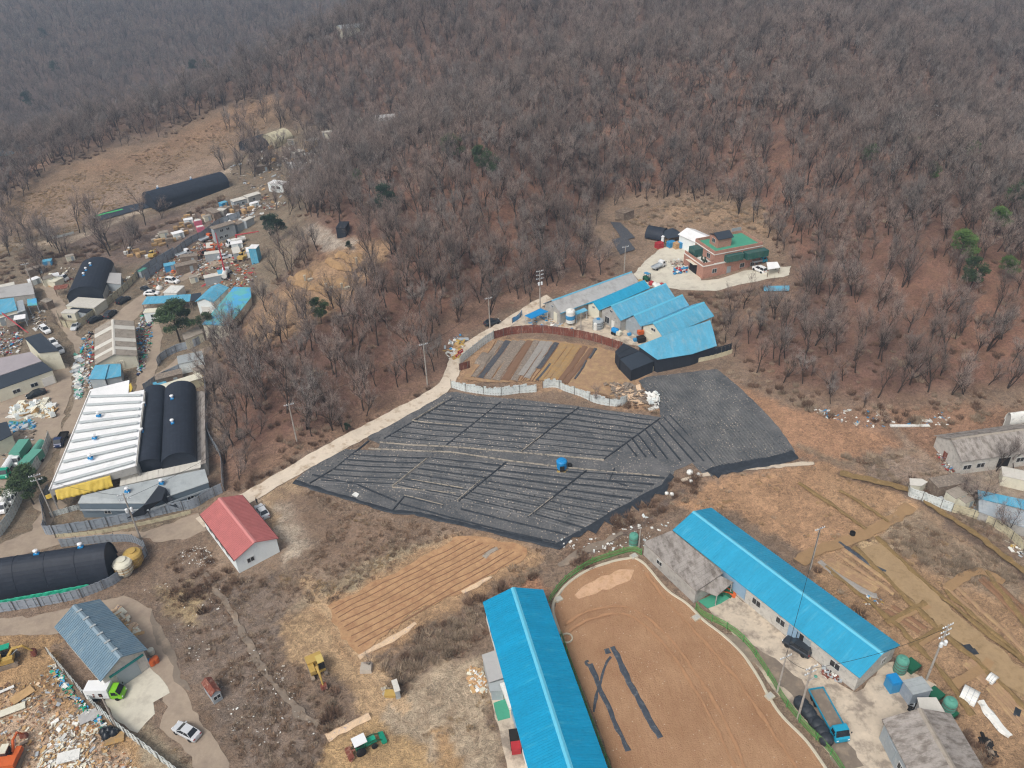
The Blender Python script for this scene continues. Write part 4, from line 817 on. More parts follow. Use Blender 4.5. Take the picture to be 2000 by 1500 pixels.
for a, l in (((1238,1088), 'drain box at the top corner of the kerb around the big orange field'), ((1091,1172), 'drain box on the kerb near the end of the long blue roof'), ((1503,1362), 'drain box on the kerb below the tall lamp-less pole'), ((1360,1208), 'drain box on the kerb below the grey lean-to')): catch_basin(a, l)
sheet('sand_patch', [(1122,1165),(1135,1148),(1175,1128),(1215,1112),(1238,1112),(1232,1130),(1190,1150),(1150,1168),(1130,1170)], mat('sand', 'b59478', .95, .12, .6, c2='a3825f', k2=(.5, .7), bump=.6), jit=.4)
PS = mat('mulch_strip', '3d434b', .55, .25, .9, c2='6c6f72', k2=(.55, .7), bump=.8)
def film(line, w, lab, m='mulch_strip', th=.05): o = ribbon('plastic_film', line, w, m, jit=.25, k=6, thick=th, kind=None, label=lab, cat='plastic film'); return o
film([(1196,1264),(1210,1292),(1225,1325),(1240,1352),(1252,1378),(1268,1405),(1290,1442)], 1.15, 'long straight strip of black plastic film lying on the orange field')
film([(1152,1298),(1162,1320),(1172,1345),(1186,1378),(1200,1410),(1215,1440),(1227,1468)], .85, 'torn black plastic strip crossed by another on the orange field')
film([(1192,1283),(1182,1303),(1176,1325),(1170,1345),(1164,1362),(1160,1392)], .4, 'twisted thin black plastic strip lying across a wider strip on the field')
film([(1184,1268),(1188,1278)], 1.1, 'small crumpled scrap of black plastic near the top of the strips'); film([(1158,1298),(1150,1300),(1145,1294),(1149,1291)], .35, 'curled end of black hose beside the torn plastic strip')
p = g1(1107, 1248); e = empty('concrete_ring', tuple(p), 0, 'round pale concrete ring lying on the soil beside the long blue roof', 'ring'); MB().lathe([(.8, 0), (1.0, 0), (1.0, .35), (.8, .35), (.8, .02)], n=24).build('rim', MATS['kerb'], e)

# --- ploughed field with real furrows
def rows(name, q, n, w, hgt, m, label=None, cat=None, kind=None, parent=None, skip=(), jit=.1, frac=None):
    """n raised rows between two edges of a four-cornered plot a-b (starts) and d-c (ends), one object"""
    W4 = G([p[0] for p in q], [p[1] for p in q])[:, :2]; b = MB(); r = random.Random(n)
    for i in range(n):
        if i in skip: continue
        t = (i+.5)/n; s = W4[0]+(W4[1]-W4[0])*t; e = W4[3]+(W4[2]-W4[3])*t
        if frac: e = s+(e-s)*r.uniform(*frac)
        L = np.hypot(*(e-s)); k = max(2, int(L/1.6)); d = (e-s)/L; nn = np.array([-d[1], d[0]]); V = []
        for j in range(k+1):
            c = s+(e-s)*j/k+nn*(float(vn(j*.5, i*3.1, 4))-.5)*jit*2
            for f, z in ((-.5, -.04), (-.22, 1), (.22, 1), (.5, -.04)):
                x = c+nn*w*f*(1+jit*r.uniform(-.4, .4)); V.append((x[0], x[1], float(H(*x))+.14+(z*hgt if z > 0 else z)*(1+r.uniform(-.15, .15)*(z > 0))))
        b.add(V, [(j*4+c_, j*4+c_+1, j*4+c_+5, j*4+c_+4)[::-1] for j in range(k) for c_ in range(3)])
    me = b.build(name, MATS[m], parent, kind=kind, label=label, cat=cat)
    me.data.polygons.foreach_set('use_smooth', [False]*len(me.data.polygons))
    bmx = bmesh.new(); bmx.from_mesh(me.data); bmesh.ops.recalc_face_normals(bmx, faces=bmx.faces)
    for f in bmx.faces:
        if f.normal.z < 0: f.normal_flip()
    bmx.to_mesh(me.data); bmx.free(); return me
mat('plough', 'a2815f', .95, .2, .5, c2='8f6b4e', k2=(.42, .66), bump=.6)
sheet('ploughed_field', [(636,1186),(720,1140),(820,1090),(892,1050),(960,1052),(1032,1072),(1040,1088),(985,1112),(900,1155),(800,1205),(705,1275),(690,1272)], 'plough', jit=.9)
mat('soil_dark', '87674e', .95, .2, .8); rows('furrows', [(645,1185),(702,1268),(1025,1085),(910,1052)], 9, .3, .03, 'soil_dark', kind='structure', jit=.3)
mat('straw', 'c2a98c', .95, .25, 1.5, c2='8f8797', k2=(.58, .68))
film([(700,1285),(740,1262),(780,1240),(812,1218)], 1.1, 'row of pale straw and torn film along the lower edge of the ploughed field', 'straw', .12); film([(902,1158),(935,1140),(960,1128)], .9, 'short row of straw at the upper right of the ploughed field', 'straw', .12)
film([(638,1442),(668,1425),(700,1410),(722,1398)], 1.3, 'row of pale straw and purple film above the green tractor', 'straw', .14); film([(945,1090),(958,1078),(972,1072)], 1.2, 'small patch of grey film on the ploughed field', 'fibre_brown', .06)
# ditches
ribbon('ditch_water', [(400,1120),(440,1180),(475,1235),(500,1280),(520,1320),(548,1350),(565,1368),(590,1398),(625,1412)], 1.0, 'mud', jit=.5); ribbon('ditch_water', [(1090,1105),(1110,1095),(1150,1075),(1180,1060),(1215,1040)], lambda t: .8+1.8*t*(1-t)*2, 'mud', jit=.5)
ribbon('ditch_water', [(1330,940),(1370,930),(1420,920),(1490,915),(1540,908),(1590,905)], 1.0, 'concrete', jit=.3)

# ================= the black-covered field =================
t = NT('mulch_film'); p_ = t.n('TexCoord').outputs['Object']
n1 = t.noise(p_, .25, 5, .6); n2 = t.noise(p_, 2.2, 4, .7); base = t.mix(t.ramp(n1, .35, .7), lin('4c4f52'), lin('6b6b6b')); base = t.mix(t.math('MULTIPLY', t.ramp(n2, .5, .72), .6), base, lin('878480'))
vo = t.n('TexVoronoi', {'Vector': p_, 'Scale': 1.7}, feature='F1').outputs['Distance']; gate = t.ramp(t.noise(p_, .18, 3), .36, .56)
lf = t.math('MULTIPLY', t.ramp(vo, .26, .14), gate); base = t.mix(t.math('MULTIPLY', lf, .7), base, lin('d0c0ae'))
pe = t.n('TexVoronoi', {'Vector': t.n('Mapping', {'Vector': p_, 'Rotation': (0, 0, R(-8))}).outputs[0], 'Scale': .9, 'Randomness': .35}, feature='F1').outputs['Distance']; base = t.mix(t.math('MULTIPLY', t.ramp(pe, .2, .12), .75), base, lin('23262a'))
t.link(base, 'Base Color'); t.b.inputs['Roughness'].default_value = .6; t.b.inputs['Specular IOR Level'].default_value = .35; t.bump(t.math('ADD', n2, t.math('MULTIPLY', pe, .3)), .7, .25); MATS['mulch_film'] = t.m
mat('film_dark', '2f343a', .55, .25, .8, c2='454a51', k2=(.5, .75)); mat('film_pale', 'a59c8e', .8, .2, 1, c2='5c5c5a', k2=(.5, .62))
BF = [(575,940),(600,918),(655,877),(737,880),(743,868),(720,860),(716,850),(750,828),(790,800),(832,783),(868,768),(890,766),(940,775),(1000,779),(1060,786),(1135,795),(1210,805),(1290,815),(1320,838),(1360,872),(1400,912),(1390,932),(1372,925),(1352,905),(1338,912),(1318,920),(1312,934),(1305,950),(1296,966),(1272,966),(1262,984),(1250,976),(1243,996),(1233,985),(1222,1010),(1199,1003),(1195,1022),(1178,1015),(1165,1040),(1145,1034),(1132,1044),(1118,1046),(1106,1062),(1092,1071),(1040,1058),(960,1040),(880,1020),(812,1004),(770,1004),(760,998),(690,978),(608,958)]
sheet('covered_field', BF, 'mulch_film', jit=.12, lift=.1)
RFD = [(1246,745),(1262,737),(1300,733),(1360,726),(1400,722),(1435,750),(1475,787),(1520,835),(1552,880),(1553,890),(1520,902),(1470,908),(1420,918),(1390,931),(1350,888),(1318,845),(1290,815),(1288,800),(1272,778)]
sheet('covered_field', RFD, 'mulch_film', jit=.12, lift=.16)
film([(1390,928),(1402,920),(1440,912),(1480,905),(1520,898),(1552,888)], 3.0, 'smooth black plastic skirt along the lower edge of the steeper covered field', 'film_dark', .2)
film([(575,941),(640,962),(700,980),(762,999),(812,1003)], 1.0, 'black plastic edge strip along the lower left of the covered field', 'film_dark', .08); film([(812,1004),(880,1020),(960,1038),(1040,1057),(1092,1070)], 1.1, 'black plastic edge strip along the bottom of the covered field', 'film_dark', .08)
sheet('plastic_film', [(1085,1063),(1108,1050),(1150,1028),(1190,1002),(1225,985),(1258,965),(1292,948),(1308,925),(1316,932),(1306,952),(1297,969),(1280,965),(1266,990),(1252,977),(1247,1000),(1234,988),(1224,1016),(1206,1005),(1197,1027),(1180,1019),(1164,1044),(1148,1037),(1132,1050),(1118,1050),(1104,1067),(1092,1076)], 'film_dark', jit=.1, lift=.2, kind=None, label='smooth black plastic apron along the zigzag lower right edge of the field', cat='plastic film')
BL = [([(885,779),(752,858),(872,870),(975,787)], 9), ([(980,786),(875,869),(1018,884),(1128,796)], 9), ([(1133,796),(1022,884),(1180,898),(1288,819)], 9),
      ([(690,884),(622,945),(765,952),(842,891)], 6), ([(848,891),(770,954),(895,980),(985,904)], 6), ([(992,904),(898,980),(1033,1012),(1143,919)], 7), ([(1150,919),(1038,1012),(1130,1040),(1308,928)], 8)]
for q, n in BL:
    rows('film_ridges', q, n, .4, .2, 'film_dark', kind='structure', jit=.08); rows('film_ridges', q, n*3+1, .6, .1, 'mulch_film', kind='structure', jit=.12)
rows('film_ridges', [(1258,746),(1393,727),(1543,884),(1397,920)], 24, .7, .16, 'mulch_film', kind='structure', jit=.15)
def ridge(line, w=.42, m='film_dark', h=.16): return ribbon('film_ridge', line, w, m, lift=.1, thick=h, jit=.05, k=3, kind='structure', sm=False)
for ln in ([(978,786),(872,870)], [(1131,796),(1016,884)], [(1289,818),(1178,899)], [(1145,920),(1030,1012)], [(988,904),(896,980)], [(885,778),(750,858)], [(720,862),(655,915),(605,945)],
           [(1225,868),(1244,892)], [(1236,859),(1262,894)], [(1247,850),(1282,896)], [(1261,841),(1304,898)], [(1274,834),(1330,901)], [(1286,824),(1355,903)], [(1296,816),(1375,902)], [(1308,812),(1404,915)],
           [(610,928),(700,948),(775,980)], [(765,1000),(790,970)], [(790,970),(830,980),(866,988)], [(782,985),(880,1012),(1000,1042),(1085,1060)], [(900,995),(1000,1020),(1110,1046)], [(1200,916),(1190,940),(1225,950)]): ridge(ln)
for ln in ([(720,877),(780,880),(880,884),(1000,902),(1085,912)], [(1105,914),(1180,922),(1288,931)], [(742,865),(800,870),(870,873),(1015,885),(1180,900)], [(805,823),(903,832)], [(868,785),(805,823)], [(765,952),(835,896)], [(766,953),(890,965)], [(803,938),(905,955)], [(1018,883),(1060,850)], [(893,979),(940,938)], [(1032,1010),(1080,972)], [(790,969),(866,988)]): ridge(ln, .24, 'film_pale', .26)

# small vegetable field inside the curved fence
SF = [(1250,700),(1212,690),(1150,675),(1060,664),(985,664),(960,672),(940,690),(915,725),(905,742),(960,748),(1040,745),(1100,758),(1180,772),(1255,785),(1262,770),(1238,752)]
sheet('vegetable_field', SF, mat('veg_soil', '8d7259', .95, .2, .5, c2='a08863', k2=(.45, .7), bump=.5), jit=.3)
mat('strip_white', '8a8680', .6, .12, 1.2, c2='77726c', k2=(.5, .7)); mat('strip_tan', '8b7455', .95, .12, .8, c2='9c7b48', k2=(.45, .7)); mat('strip_brown', '705745', .95, .15, .8); mat('strip_grey', '746a60', .9, .3, 1.6, c2='938779', k2=(.5, .65)); mat('strip_black', '4d5056', .6, .25, 1.5, c2='6f6a64', k2=(.5, .7))
for i, (a, b_, w, m_) in enumerate([((978,667),(925,738),2.0,'strip_grey'),((992,667),(938,740),1.8,'strip_black'),((1006,667),(950,742),2.2,'strip_grey'),((1020,667),(968,744),2.2,'strip_grey'),((1035,667),(985,744),2.2,'strip_brown'),((1048,667),(1003,745),2.0,'strip_grey'),((1062,668),(1016,735),2.2,'strip_white'),((1074,669),(1028,740),1.7,'strip_white'),((1087,671),(1052,722),1.5,'strip_black'),((1103,672),(1052,744),2.4,'strip_tan'),((1117,674),(1064,746),1.7,'strip_tan'),((1130,676),(1076,748),1.9,'strip_tan'),((1143,678),(1092,748),1.5,'strip_brown'),((1156,682),(1103,750),1.4,'strip_brown'),((1075,712),(1048,745),1.0,'strip_black'),((1163,682),(1150,702),.8,'strip_black'),((1145,706),(1122,742),.5,'strip_black')]):
    ribbon('planting_bed', [a, ((a[0]+b_[0])/2+1, (a[1]+b_[1])/2), b_], w, m_, thick=.16, jit=.15, kind='structure')
rows('furrows', [(966,668),(1162,684),(1112,752),(918,738)], 34, .28, .17, 'soil_dark', kind='structure', jit=.3)
film([(935,700),(955,704)], 6.0, 'bundle of pale sticks laid out on the left of the small vegetable field', 'strip_grey', .3)
# garden plots at the lower right
for q, n, m_ in (([(1622,1090),(1600,1105),(1700,1165),(1722,1145)], 7, 'veg_soil'), ([(1655,1070),(1630,1085),(1740,1165),(1765,1150)], 2, 'veg_soil'), ([(1750,1180),(1725,1195),(1790,1240),(1815,1225)], 2, 'soil_dark'), ([(1905,1280),(1880,1300),(1925,1340),(1950,1320)], 6, 'veg_soil'), ([(1955,1330),(1925,1345),(1990,1420),(2020,1395)], 6, 'veg_soil'), ([(1860,1130),(1840,1150),(1990,1290),(2010,1270)], 2, 'veg_soil'), ([(1930,1120),(1910,1135),(2010,1230),(2030,1210)], 3, 'soil_dark')):
    rows('planting_bed', q, n, .9, .13, m_, kind='structure', jit=.15)
film([(1638,1060),(1665,1080),(1690,1098),(1730,1118)], .8, 'narrow black film row at the upper end of the garden plots', 'mulch_strip'); film([(1600,1098),(1625,1118),(1660,1140),(1700,1162),(1712,1165)], 1.3, 'double row of black and white film beside the blue roofed shed', 'strip_white', .12)
film([(1882,1268),(1897,1265)], 1.6, 'small square of black film, upper of two, on the garden plots', 'film_dark'); film([(1892,1277),(1907,1274)], 1.6, 'small square of black film, lower of two, on the garden plots', 'film_dark')
film([(1915,1372),(1925,1388),(1940,1405),(1955,1425),(1972,1442)], 1.2, 'crumpled white plastic cover laid along a row in the garden', 'plastic_white', .35); film([(1980,1390),(1992,1396)], 1.8, 'torn piece of dark film by a bed at the right edge', 'film_dark')
def mini_tunnel(a, b_, w, h, lab):
    P = G([a[0], b_[0]], [a[1], b_[1]]); d = P[1]-P[0]; L = float(np.hypot(d[0], d[1])); e = empty('cold_frame', tuple(P[0]), math.atan2(d[1], d[0]), lab, 'cold frame', 'small white plastic tunnels in the garden'); n = 10; b = MB()
    for k in range(n): a0, a1 = pi*k/n, pi*(k+1)/n; b.add([(0, -w/2*math.cos(a0), h*math.sin(a0)), (0, -w/2*math.cos(a1), h*math.sin(a1)), (L, -w/2*math.cos(a1), h*math.sin(a1)+random.uniform(-.05, .05)), (L, -w/2*math.cos(a0), h*math.sin(a0))], [(0, 1, 2, 3)])
    b.add([(0, -w/2*math.cos(pi*k/n), h*math.sin(pi*k/n)) for k in range(n+1)], [tuple(range(n+1))]); b.add([(L, -w/2*math.cos(pi*k/n), h*math.sin(pi*k/n)) for k in range(n+1)], [tuple(range(n+1))[::-1]])
    b.build('cover', MATS['plastic_white'], e); h_ = MB()
    for k in range(4): h_.tube([(L*k/3, -w/2*1.02*math.cos(pi*j/8), h*1.03*math.sin(pi*j/8)) for j in range(9)], .03, 4)
    h_.build('hoop', MATS['steel'], e)
mini_tunnel((1878,1352), (1908,1368), 3.0, 1.1, 'larger bulging white plastic tunnel at the head of the garden'); mini_tunnel((1930,1323), (1944,1333), 1.8, 1.0, 'small upright white plastic tent between garden beds')

for ln in ([(1100,1225),(1150,1195),(1230,1190),(1300,1240),(1360,1320),(1420,1420),(1465,1530)], [(1110,1235),(1160,1208),(1225,1203),(1285,1248),(1342,1325),(1400,1425),(1445,1530)], [(1260,1120),(1310,1185),(1380,1260),(1440,1330),(1500,1420),(1560,1510)]):
    ribbon('tyre_track', ln, .35, 'track_soil', jit=.2, k=10)

mat('track_dirt', '917b5d', .95, .18, .5, c2='7f6a4c', k2=(.5, .7)); mat('bank_soil', '74603f', .95, .25, 1, c2='8a7250', k2=(.5, .7)); mat('path_dirt', '8b7152', .95, .18, .6)
ribbon('dirt_track', [(1700,1068),(1752,1118),(1810,1175),(1870,1228),(1935,1285),(2030,1362)], 4.6, 'track_dirt', jit=.5); ribbon('path', [(1560,1100),(1585,1082),(1640,1062),(1700,1040),(1745,1015),(1780,990)], 2.2, 'path_dirt', jit=.4); ribbon('path', [(1735,1222),(1770,1200),(1812,1182)], 1.4, 'path_dirt', jit=.2); ribbon('path', [(1780,1268),(1810,1248),(1845,1228)], 1.4, 'path_dirt', jit=.2); ribbon('path', [(1850,1152),(1880,1130),(1915,1118),(1960,1140)], 1.6, 'path_dirt', jit=.2); ribbon('path', [(1862,1340),(1900,1318),(1935,1292)], 1.4, 'path_dirt', jit=.2)
for ln in ([(1668,1070),(1720,1120),(1785,1185),(1850,1245),(1920,1305),(2015,1398)], [(1712,1050),(1770,1105),(1830,1160),(1935,1245),(2025,1315)], [(1612,1108),(1650,1140),(1730,1205),(1790,1262),(1850,1330),(1900,1400)], [(1925,1118),(1950,1150),(1985,1195),(2015,1235)], [(1845,1155),(1900,1205),(1960,1255),(2010,1300)], [(1728,1218),(1806,1178)], [(1774,1264),(1840,1224)], [(1640,960),(1690,990),(1735,1022)], [(1560,945),(1620,985),(1690,1036)]):
    ribbon('plot_bank', ln, .8, 'bank_soil', thick=.14, jit=.35, k=6)
ribbon('ditch', [(1640,925),(1700,940),(1780,962),(1830,998),(1900,1040),(1960,1088),(2030,1140)], 1.3, 'bank_soil', jit=.4, k=8)
# ================= near buildings =================
gable('long_shed', 'long low shed with bright sky-blue ribbed roof and pale block walls beside the garden plots', (1314,1036), (1679,1325), (1757,1260), 3.3, 1.7, 'block_wall', 'blue_bright', rib=.42, ridge='blue_ridge', wins=[('A',.50,1.7,1.7,1.3),('A',.63,1.7,1.7,1.3),('A',.90,1.7,1.7,1.3),('A',.73,1.3,1.1,2.4,'doorway','dark'),('A',.70,1.4,2.0,2.4,'shutter','door_blue'),('A',.365,1.6,5.5,2.6,'shutter','door_blue'),('A',.765,1.4,1.2,2.2,'door','door_grey'),('E',.7,1.7,1.0,1.0)])
gable('long_shed', 'long shed with deep blue ribbed roof running off the bottom edge of the view', (943,1177), (1058,1600), (1061,1152), 4.0, 1.9, 'white_wall', 'blue_deep', rib=.42, ridge='blue_ridge', wins=[('A',.12,1.9,2.2,1.2),('A',.55,1.4,3,2.4,'shutter','door_blue')])
gable('small_house', 'small white house with dusty red gabled metal roof beside the lane', (390,1006), (457,1096), (547,1054), 3.5, 1.6, 'white_wall', 'red_roof', rib=.45, ridge='red_ridge', fascia='dark', wins=[('E',.32,1.7,1.3,1.0),('A',.2,1.8,1,1.1),('A',.38,1.8,1,1.1),('A',.55,1.8,1,1.1),('A',.72,1.8,1,1.1)], ribw=.05)
gable('warehouse', 'grey metal warehouse with slate-blue ribbed roof and teal sign band facing the yard', (106,1225), (196,1331), (290,1270), 4.2, 1.7, 'block_wall', 'slate_blue_roof', rib=.45, ridge='slate_blue_ridge', over=.5, wins=[('E',.52,1.6,3.2,3.0,'shutter','door_grey'),('E',.38,3.5,1.6,.35,'window')])
def warehouse_band():
    r = [o for o in bpy.data.objects if o.name == 'warehouse'][0]; c, rz, L, W, gz = frame3((106,1225),(196,1331),(290,1270),4.2)
    MB().box((L/2-.42, .3, 3.35), (.12, abs(W)*.72, .42)).build('sign_band', MATS['teal'], r); q = MB(); z = 4.2+1.7+.3
    for k in range(6): q.box((-L/2+2+k*(L-4)/5, 0, z), (.35, .95, .05))
    q.build('ridge_clip', MATS['pale_roof'], r)
warehouse_band()
polyhouse('lean_to', 'weathered grey fibre-cement lean-to with small dark window joined to the blue roofed shed', [(1256,1060,3.0),(1360,1156,2.8),(1412,1120,3.3),(1312,1037,3.4)], 'fibre_cement', 'grey_wall', wins=[(0,.32,1.7,1.3,.9)], rib=.9)
polyhouse('porch', 'small grey sloping porch roof at the corner of the fibre-cement lean-to', [(1360,1150,2.9),(1400,1165,2.4),(1432,1138,2.6),(1408,1126,3.1)], 'fibre_cement', 'grey_wall', walls=False, posts=True)
gable('workshop', 'grey workshop with streaked fibre-cement roof in the bottom right corner', (1722,1405), (1822,1600), (1859,1397), 4.0, 1.7, 'metal_wall', 'fibre_cement', rib=1.1, ribw=.05, ridge='fibre_brown', wins=[('A',.42,1.8,1.3,1.3),('A',.62,1.8,1,1.1),('A',.2,1.6,2.2,2.6,'shutter','metal_wall')])
polyhouse('annex', 'small pale flat-roofed annex at the rear of the grey workshop', [(1791,1363,3.0),(1797,1390,3.2),(1846,1393,3.2),(1828,1363,3.0)], 'pale_sheet', 'grey_wall')
gable('storehouse', 'long old concrete storehouse with grey fibre-cement roof at the right edge', (1879,902), (2120,868), (1826,850), 3.6, 2.2, 'block_wall', 'fibre_cement', rib=1.4, ribw=.05, ridge='fibre_brown', wins=[('A',.06,1.7,1.7,1.1),('A',.17,1.7,1.7,1.1),('A',.36,1.6,2.4,2.2,'doorway','dark'),('S',.45,1.2,.9,2.0,'door','rust'),('A',.5,1.7,1.7,1.1)])
polyhouse('roof_hatch', 'small raised grey hatch on the slope of the long old storehouse', [(1943,850,4.9),(1951,859,4.5),(1971,856,4.5),(1962,846,4.9)], 'fibre_cement', 'grey_wall', cat='roof hatch', inset=.05)
arch('tent_hall', 'white arched tent hall behind the old storehouse at the right edge', (1972,828), (2090,812), (1938,822), 2.0, 2.2, 'plastic_white', seams=5, cat='tent hall', open_end=False, endm='grey_wall')
# left factory
r_ = polyhouse('factory_hall', 'wide factory hall with white roof crossed by grey bands, above the yellow tarpaulin', [(176,762,6.6),(95,958,6.0),(265,911,6.6),(282,762,7.0),(251,768,7.0),(253,743,7.0)], 'white_roof', 'grey_wall', walls=False, posts=True)
def bands():
    P0, P1, P2, P3 = [at_h(a, b, h) for a, b, h in ((176,762,6.75),(95,958,6.15),(265,911,6.75),(281,762,7.15))]; b = MB(); o = np.array(r_.location)
    for k in range(10):
        t = (k+.75)/10.3; a = P0+(P1-P0)*t; e = P3+(P2-P3)*t*.985; d = e-a; u = d/np.linalg.norm(d); n = np.cross([0, 0, 1], u); m_ = (a+e)/2-o; b.prism([tuple(a+u*.4-n*.42-o), tuple(e-u*.5-n*.42-o), tuple(e-u*.5+n*.42-o), tuple(a+u*.4+n*.42-o)], (0, 0, .07))
    b.build('roof_band', MATS['roof_band'], r_)
    for a in ((193,812,6.8), (185,856,6.7), (177,895,6.6)): q = at_h(*a)-o; roof_vent(r_, tuple(q))
    w = MB()
    for pts in ([(176,762,6.6),(95,958,6.0)], [(95,958,6.0),(265,911,6.6)], [(265,911,6.6),(282,762,7.0)]):
        p, q = [at_h(*x)-o for x in pts]; d = q-p; p = p+d*.01; q = q-d*.01; w.prism([(p[0], p[1], p[2]-.1), (q[0], q[1], q[2]-.1), (q[0], q[1], 2.6), (p[0], p[1], 2.6)] if pts[0][0] != 95 else [(p[0], p[1], p[2]-.1), (q[0], q[1], q[2]-.1), (q[0], q[1], 5.2), (p[0], p[1], 4.9)], (.15, .15, 0))
    w.build('side_panel', MATS['grey_wall'], r_)
bands()
arch('arched_shed', 'narrower black-covered arched shed beside the white factory roof', (281,766), (264,914), (313,914), 5.2, 1.5, 'black_cover', cat='arched shed', vents=[(.27,-.45),(.63,-.4)], group='pair of black arched sheds')
arch('arched_shed', 'wider black-covered arched shed beside the woodland, right of its twin', (322,768), (315,912), (384,901), 5.0, 2.6, 'black_cover', cat='arched shed', vents=[(.25,-.2),(.6,-.15)], group='pair of black arched sheds')
polyhouse('walkway_roof', 'narrow grey corrugated roof strip along the woodland side of the black arches', [(384,765,3.6),(382,912,3.2),(402,905,3.2),(400,765,3.6)], 'fibre_cement', 'grey_wall', rib=.8, ribdir=3)
ws = MB(); 
polyhouse('shed_roof', 'long low pale corrugated roof between the black arches and the grey front building', [(236,934,3.9),(234,950,3.7),(392,914,3.7),(393,899,3.9)], 'pale_sheet', 'grey_wall', rib=1.0, ribdir=1)
fh = polyhouse('front_building', 'long grey building with pale folded roof, dark bands and three small windows along the lane', [(152,984,3.6),(290,984,3.5),(408,943,3.4),(400,917,4.4),(236,951,4.6),(160,969,4.6)], 'pale_roof', 'blue_grey_wall', wins=[(0,.37,1.5,1.3,1.1),(0,.86,1.5,1.3,1.1),(1,.66,1.5,1.3,1.1)], inset=.15)
def bandpiece():
    b = MB(); o = np.array(fh.location)
    for (x0, y0), (x1, y1), h0, h1 in (((152,990),(290,990),3.3,3.3), ((290,990),(408,948),3.3,3.3)):
        P = [at_h(x0, y0-2, 3.2), at_h(x1, y1-2, 3.2)]; d = P[1]-P[0]; n = np.array([d[1], -d[0], 0])/np.hypot(d[0], d[1])
        for z, hh in ((2.55, .4), (1.0, .0)):
            if hh: c = (P[0]+P[1])/2-o+n*.10; b.box((c[0], c[1], z), (float(np.hypot(d[0], d[1]))*.98, .1, hh), math.atan2(d[1], d[0]))
    b.build('wall_band', MATS['metal_wall'], fh)
bandpiece(); roof_vent(fh, tuple(at_h(249,960,4.2)-np.array(fh.location))); roof_vent(fh, tuple(at_h(316,944,4.3)-np.array(fh.location)))
def cloth(name, label, pts, m, cat, wr=.12, n=14, thick=.04):
    """hanging cloth between four corners (px,py,height); folds run from the first edge to the opposite one"""
    P = [at_h(a, b, h) for a, b, h in pts]; o = P[0].copy(); b = MB(); V = []
    for i in range(n*3+1):
        s = i/(n*3)
        for j in range(7):
            t = j/6; q = (P[0]*(1-s)+P[1]*s)*(1-t)+(P[3]*(1-s)+P[2]*s)*t-o; f = math.sin(s*n*2.2+t*1.5+2*float(vn(s*7, t*3, 3)))*wr*(.3+t); V.append((q[0]+f*.3, q[1]-abs(f), q[2]+f*.3-.3*math.sin(pi*s)*t*wr))
    b.add(V, [(i*7+j, (i+1)*7+j, (i+1)*7+j+1, i*7+j+1) for i in range(n*3) for j in range(6)]); ob = b.build(name, MATS[m], None, label=label, cat=cat, smooth=True); ob.location = o
    md = ob.modifiers.new('thick', 'SOLIDIFY'); md.thickness = thick; return ob
cloth('tarpaulin', 'wrinkled yellow tarpaulin hanging below the edge of the white factory roof', [(107,957,5.7),(215,928,6.1),(222,950,3.9),(113,976,4.1)], 'tarp_yellow', 'tarpaulin', .2)
cloth('tarpaulin', 'small yellow tarpaulin corner at the lower left of the white roof', [(88,968,3.2),(104,961,5.0),(106,970,3.4),(92,975,2.4)], 'tarp_yellow', 'tarpaulin', .1, 4)
cloth('tarpaulin', 'small yellow cover at the far corner of the white factory roof', [(250,752,6.6),(256,748,6.9),(260,758,6.5),(253,768,6.4)], 'tarp_yellow', 'tarpaulin', .1, 4)
def drape():
    pts = [(312,946,4.6),(326,952,4.3),(350,990,.9),(330,984,1.7),(318,975,3.75),(306,983,2.6),(285,1003,.9),(250,1010,.6),(282,985,3.75)]; P = [at_h(a, b, h+.05)+np.array([0, -.45, .12]) for a, b, h in pts]; o = P[0].copy(); b = MB(); V = [tuple(p-o) for p in P]
    b.add(V, [(0, 1, 4), (1, 2, 3), (1, 3, 4), (0, 4, 8), (8, 4, 5), (8, 5, 6), (8, 6, 7)]); ob = b.build('shade_cloth', MATS['black_net'], None, label='black cloth draped in an arrow shape over the grey front building', cat='cloth'); ob.location = o; md = ob.modifiers.new('thick', 'SOLIDIFY'); md.thickness = .06
drape()
fence('metal_fence', 'bluish corrugated metal fence curving along the lane before the grey front building', [(92,1034),(96,1045),(180,1034),(260,1018),(340,1000),(380,992),(408,975),(436,962)], 2.4, 'fence_grey')
fence('concrete_wall', 'low stained concrete wall below the metal fence along the lane', [(110,1050),(180,1044),(260,1030),(340,1012),(374,1003)], .9, 'fence_cream', rail=False, gap=99, jag=.0, cat='wall')
fence('metal_fence', 'rusty metal fence climbing between the factory and the woodland', [(438,960),(436,930),(432,895),(408,850),(405,800),(402,745)], 2.0, 'fence_grey')
fence('metal_fence', 'short grey fence beside the yard at the lower left of the white roof', [(92,1034),(88,1005),(84,985),(100,962)], 2.2, 'fence_grey'); fence('metal_fence', 'low pale panel wall under the yellow tarpaulin', [(100,1010),(130,1002),(158,994)], 1.3, 'fence_pale')
arch('arched_hall', 'big black-covered arched hall beside two hopper drums, running off the left edge', (-150,1186), (214,1130), (243,1078), 1.6, 5.0, 'black_cover', cat='arched hall', vents=[(.62,.1),(.86,.12)], seams=6, n=18)
cloth('tarpaulin', 'crumpled emerald green tarpaulin along the foot of the black arched hall', [(0,1172,1.6),(174,1140,1.6),(176,1150,.5),(0,1184,.5)], 'tarp_green', 'tarpaulin', .35, 16)
fence('metal_fence', 'curving grey sheet fence in front of the black arched hall', [(-60,1205),(0,1196),(80,1184),(150,1170),(196,1154),(232,1136),(262,1106),(287,1085),(284,1070)], 2.2, 'fence_grey')
fence('metal_fence', 'grey sheet fence between the lane and the rear of the black arched hall', [(284,1072),(262,1060),(235,1058),(180,1062),(120,1068)], 2.0, 'fence_grey')
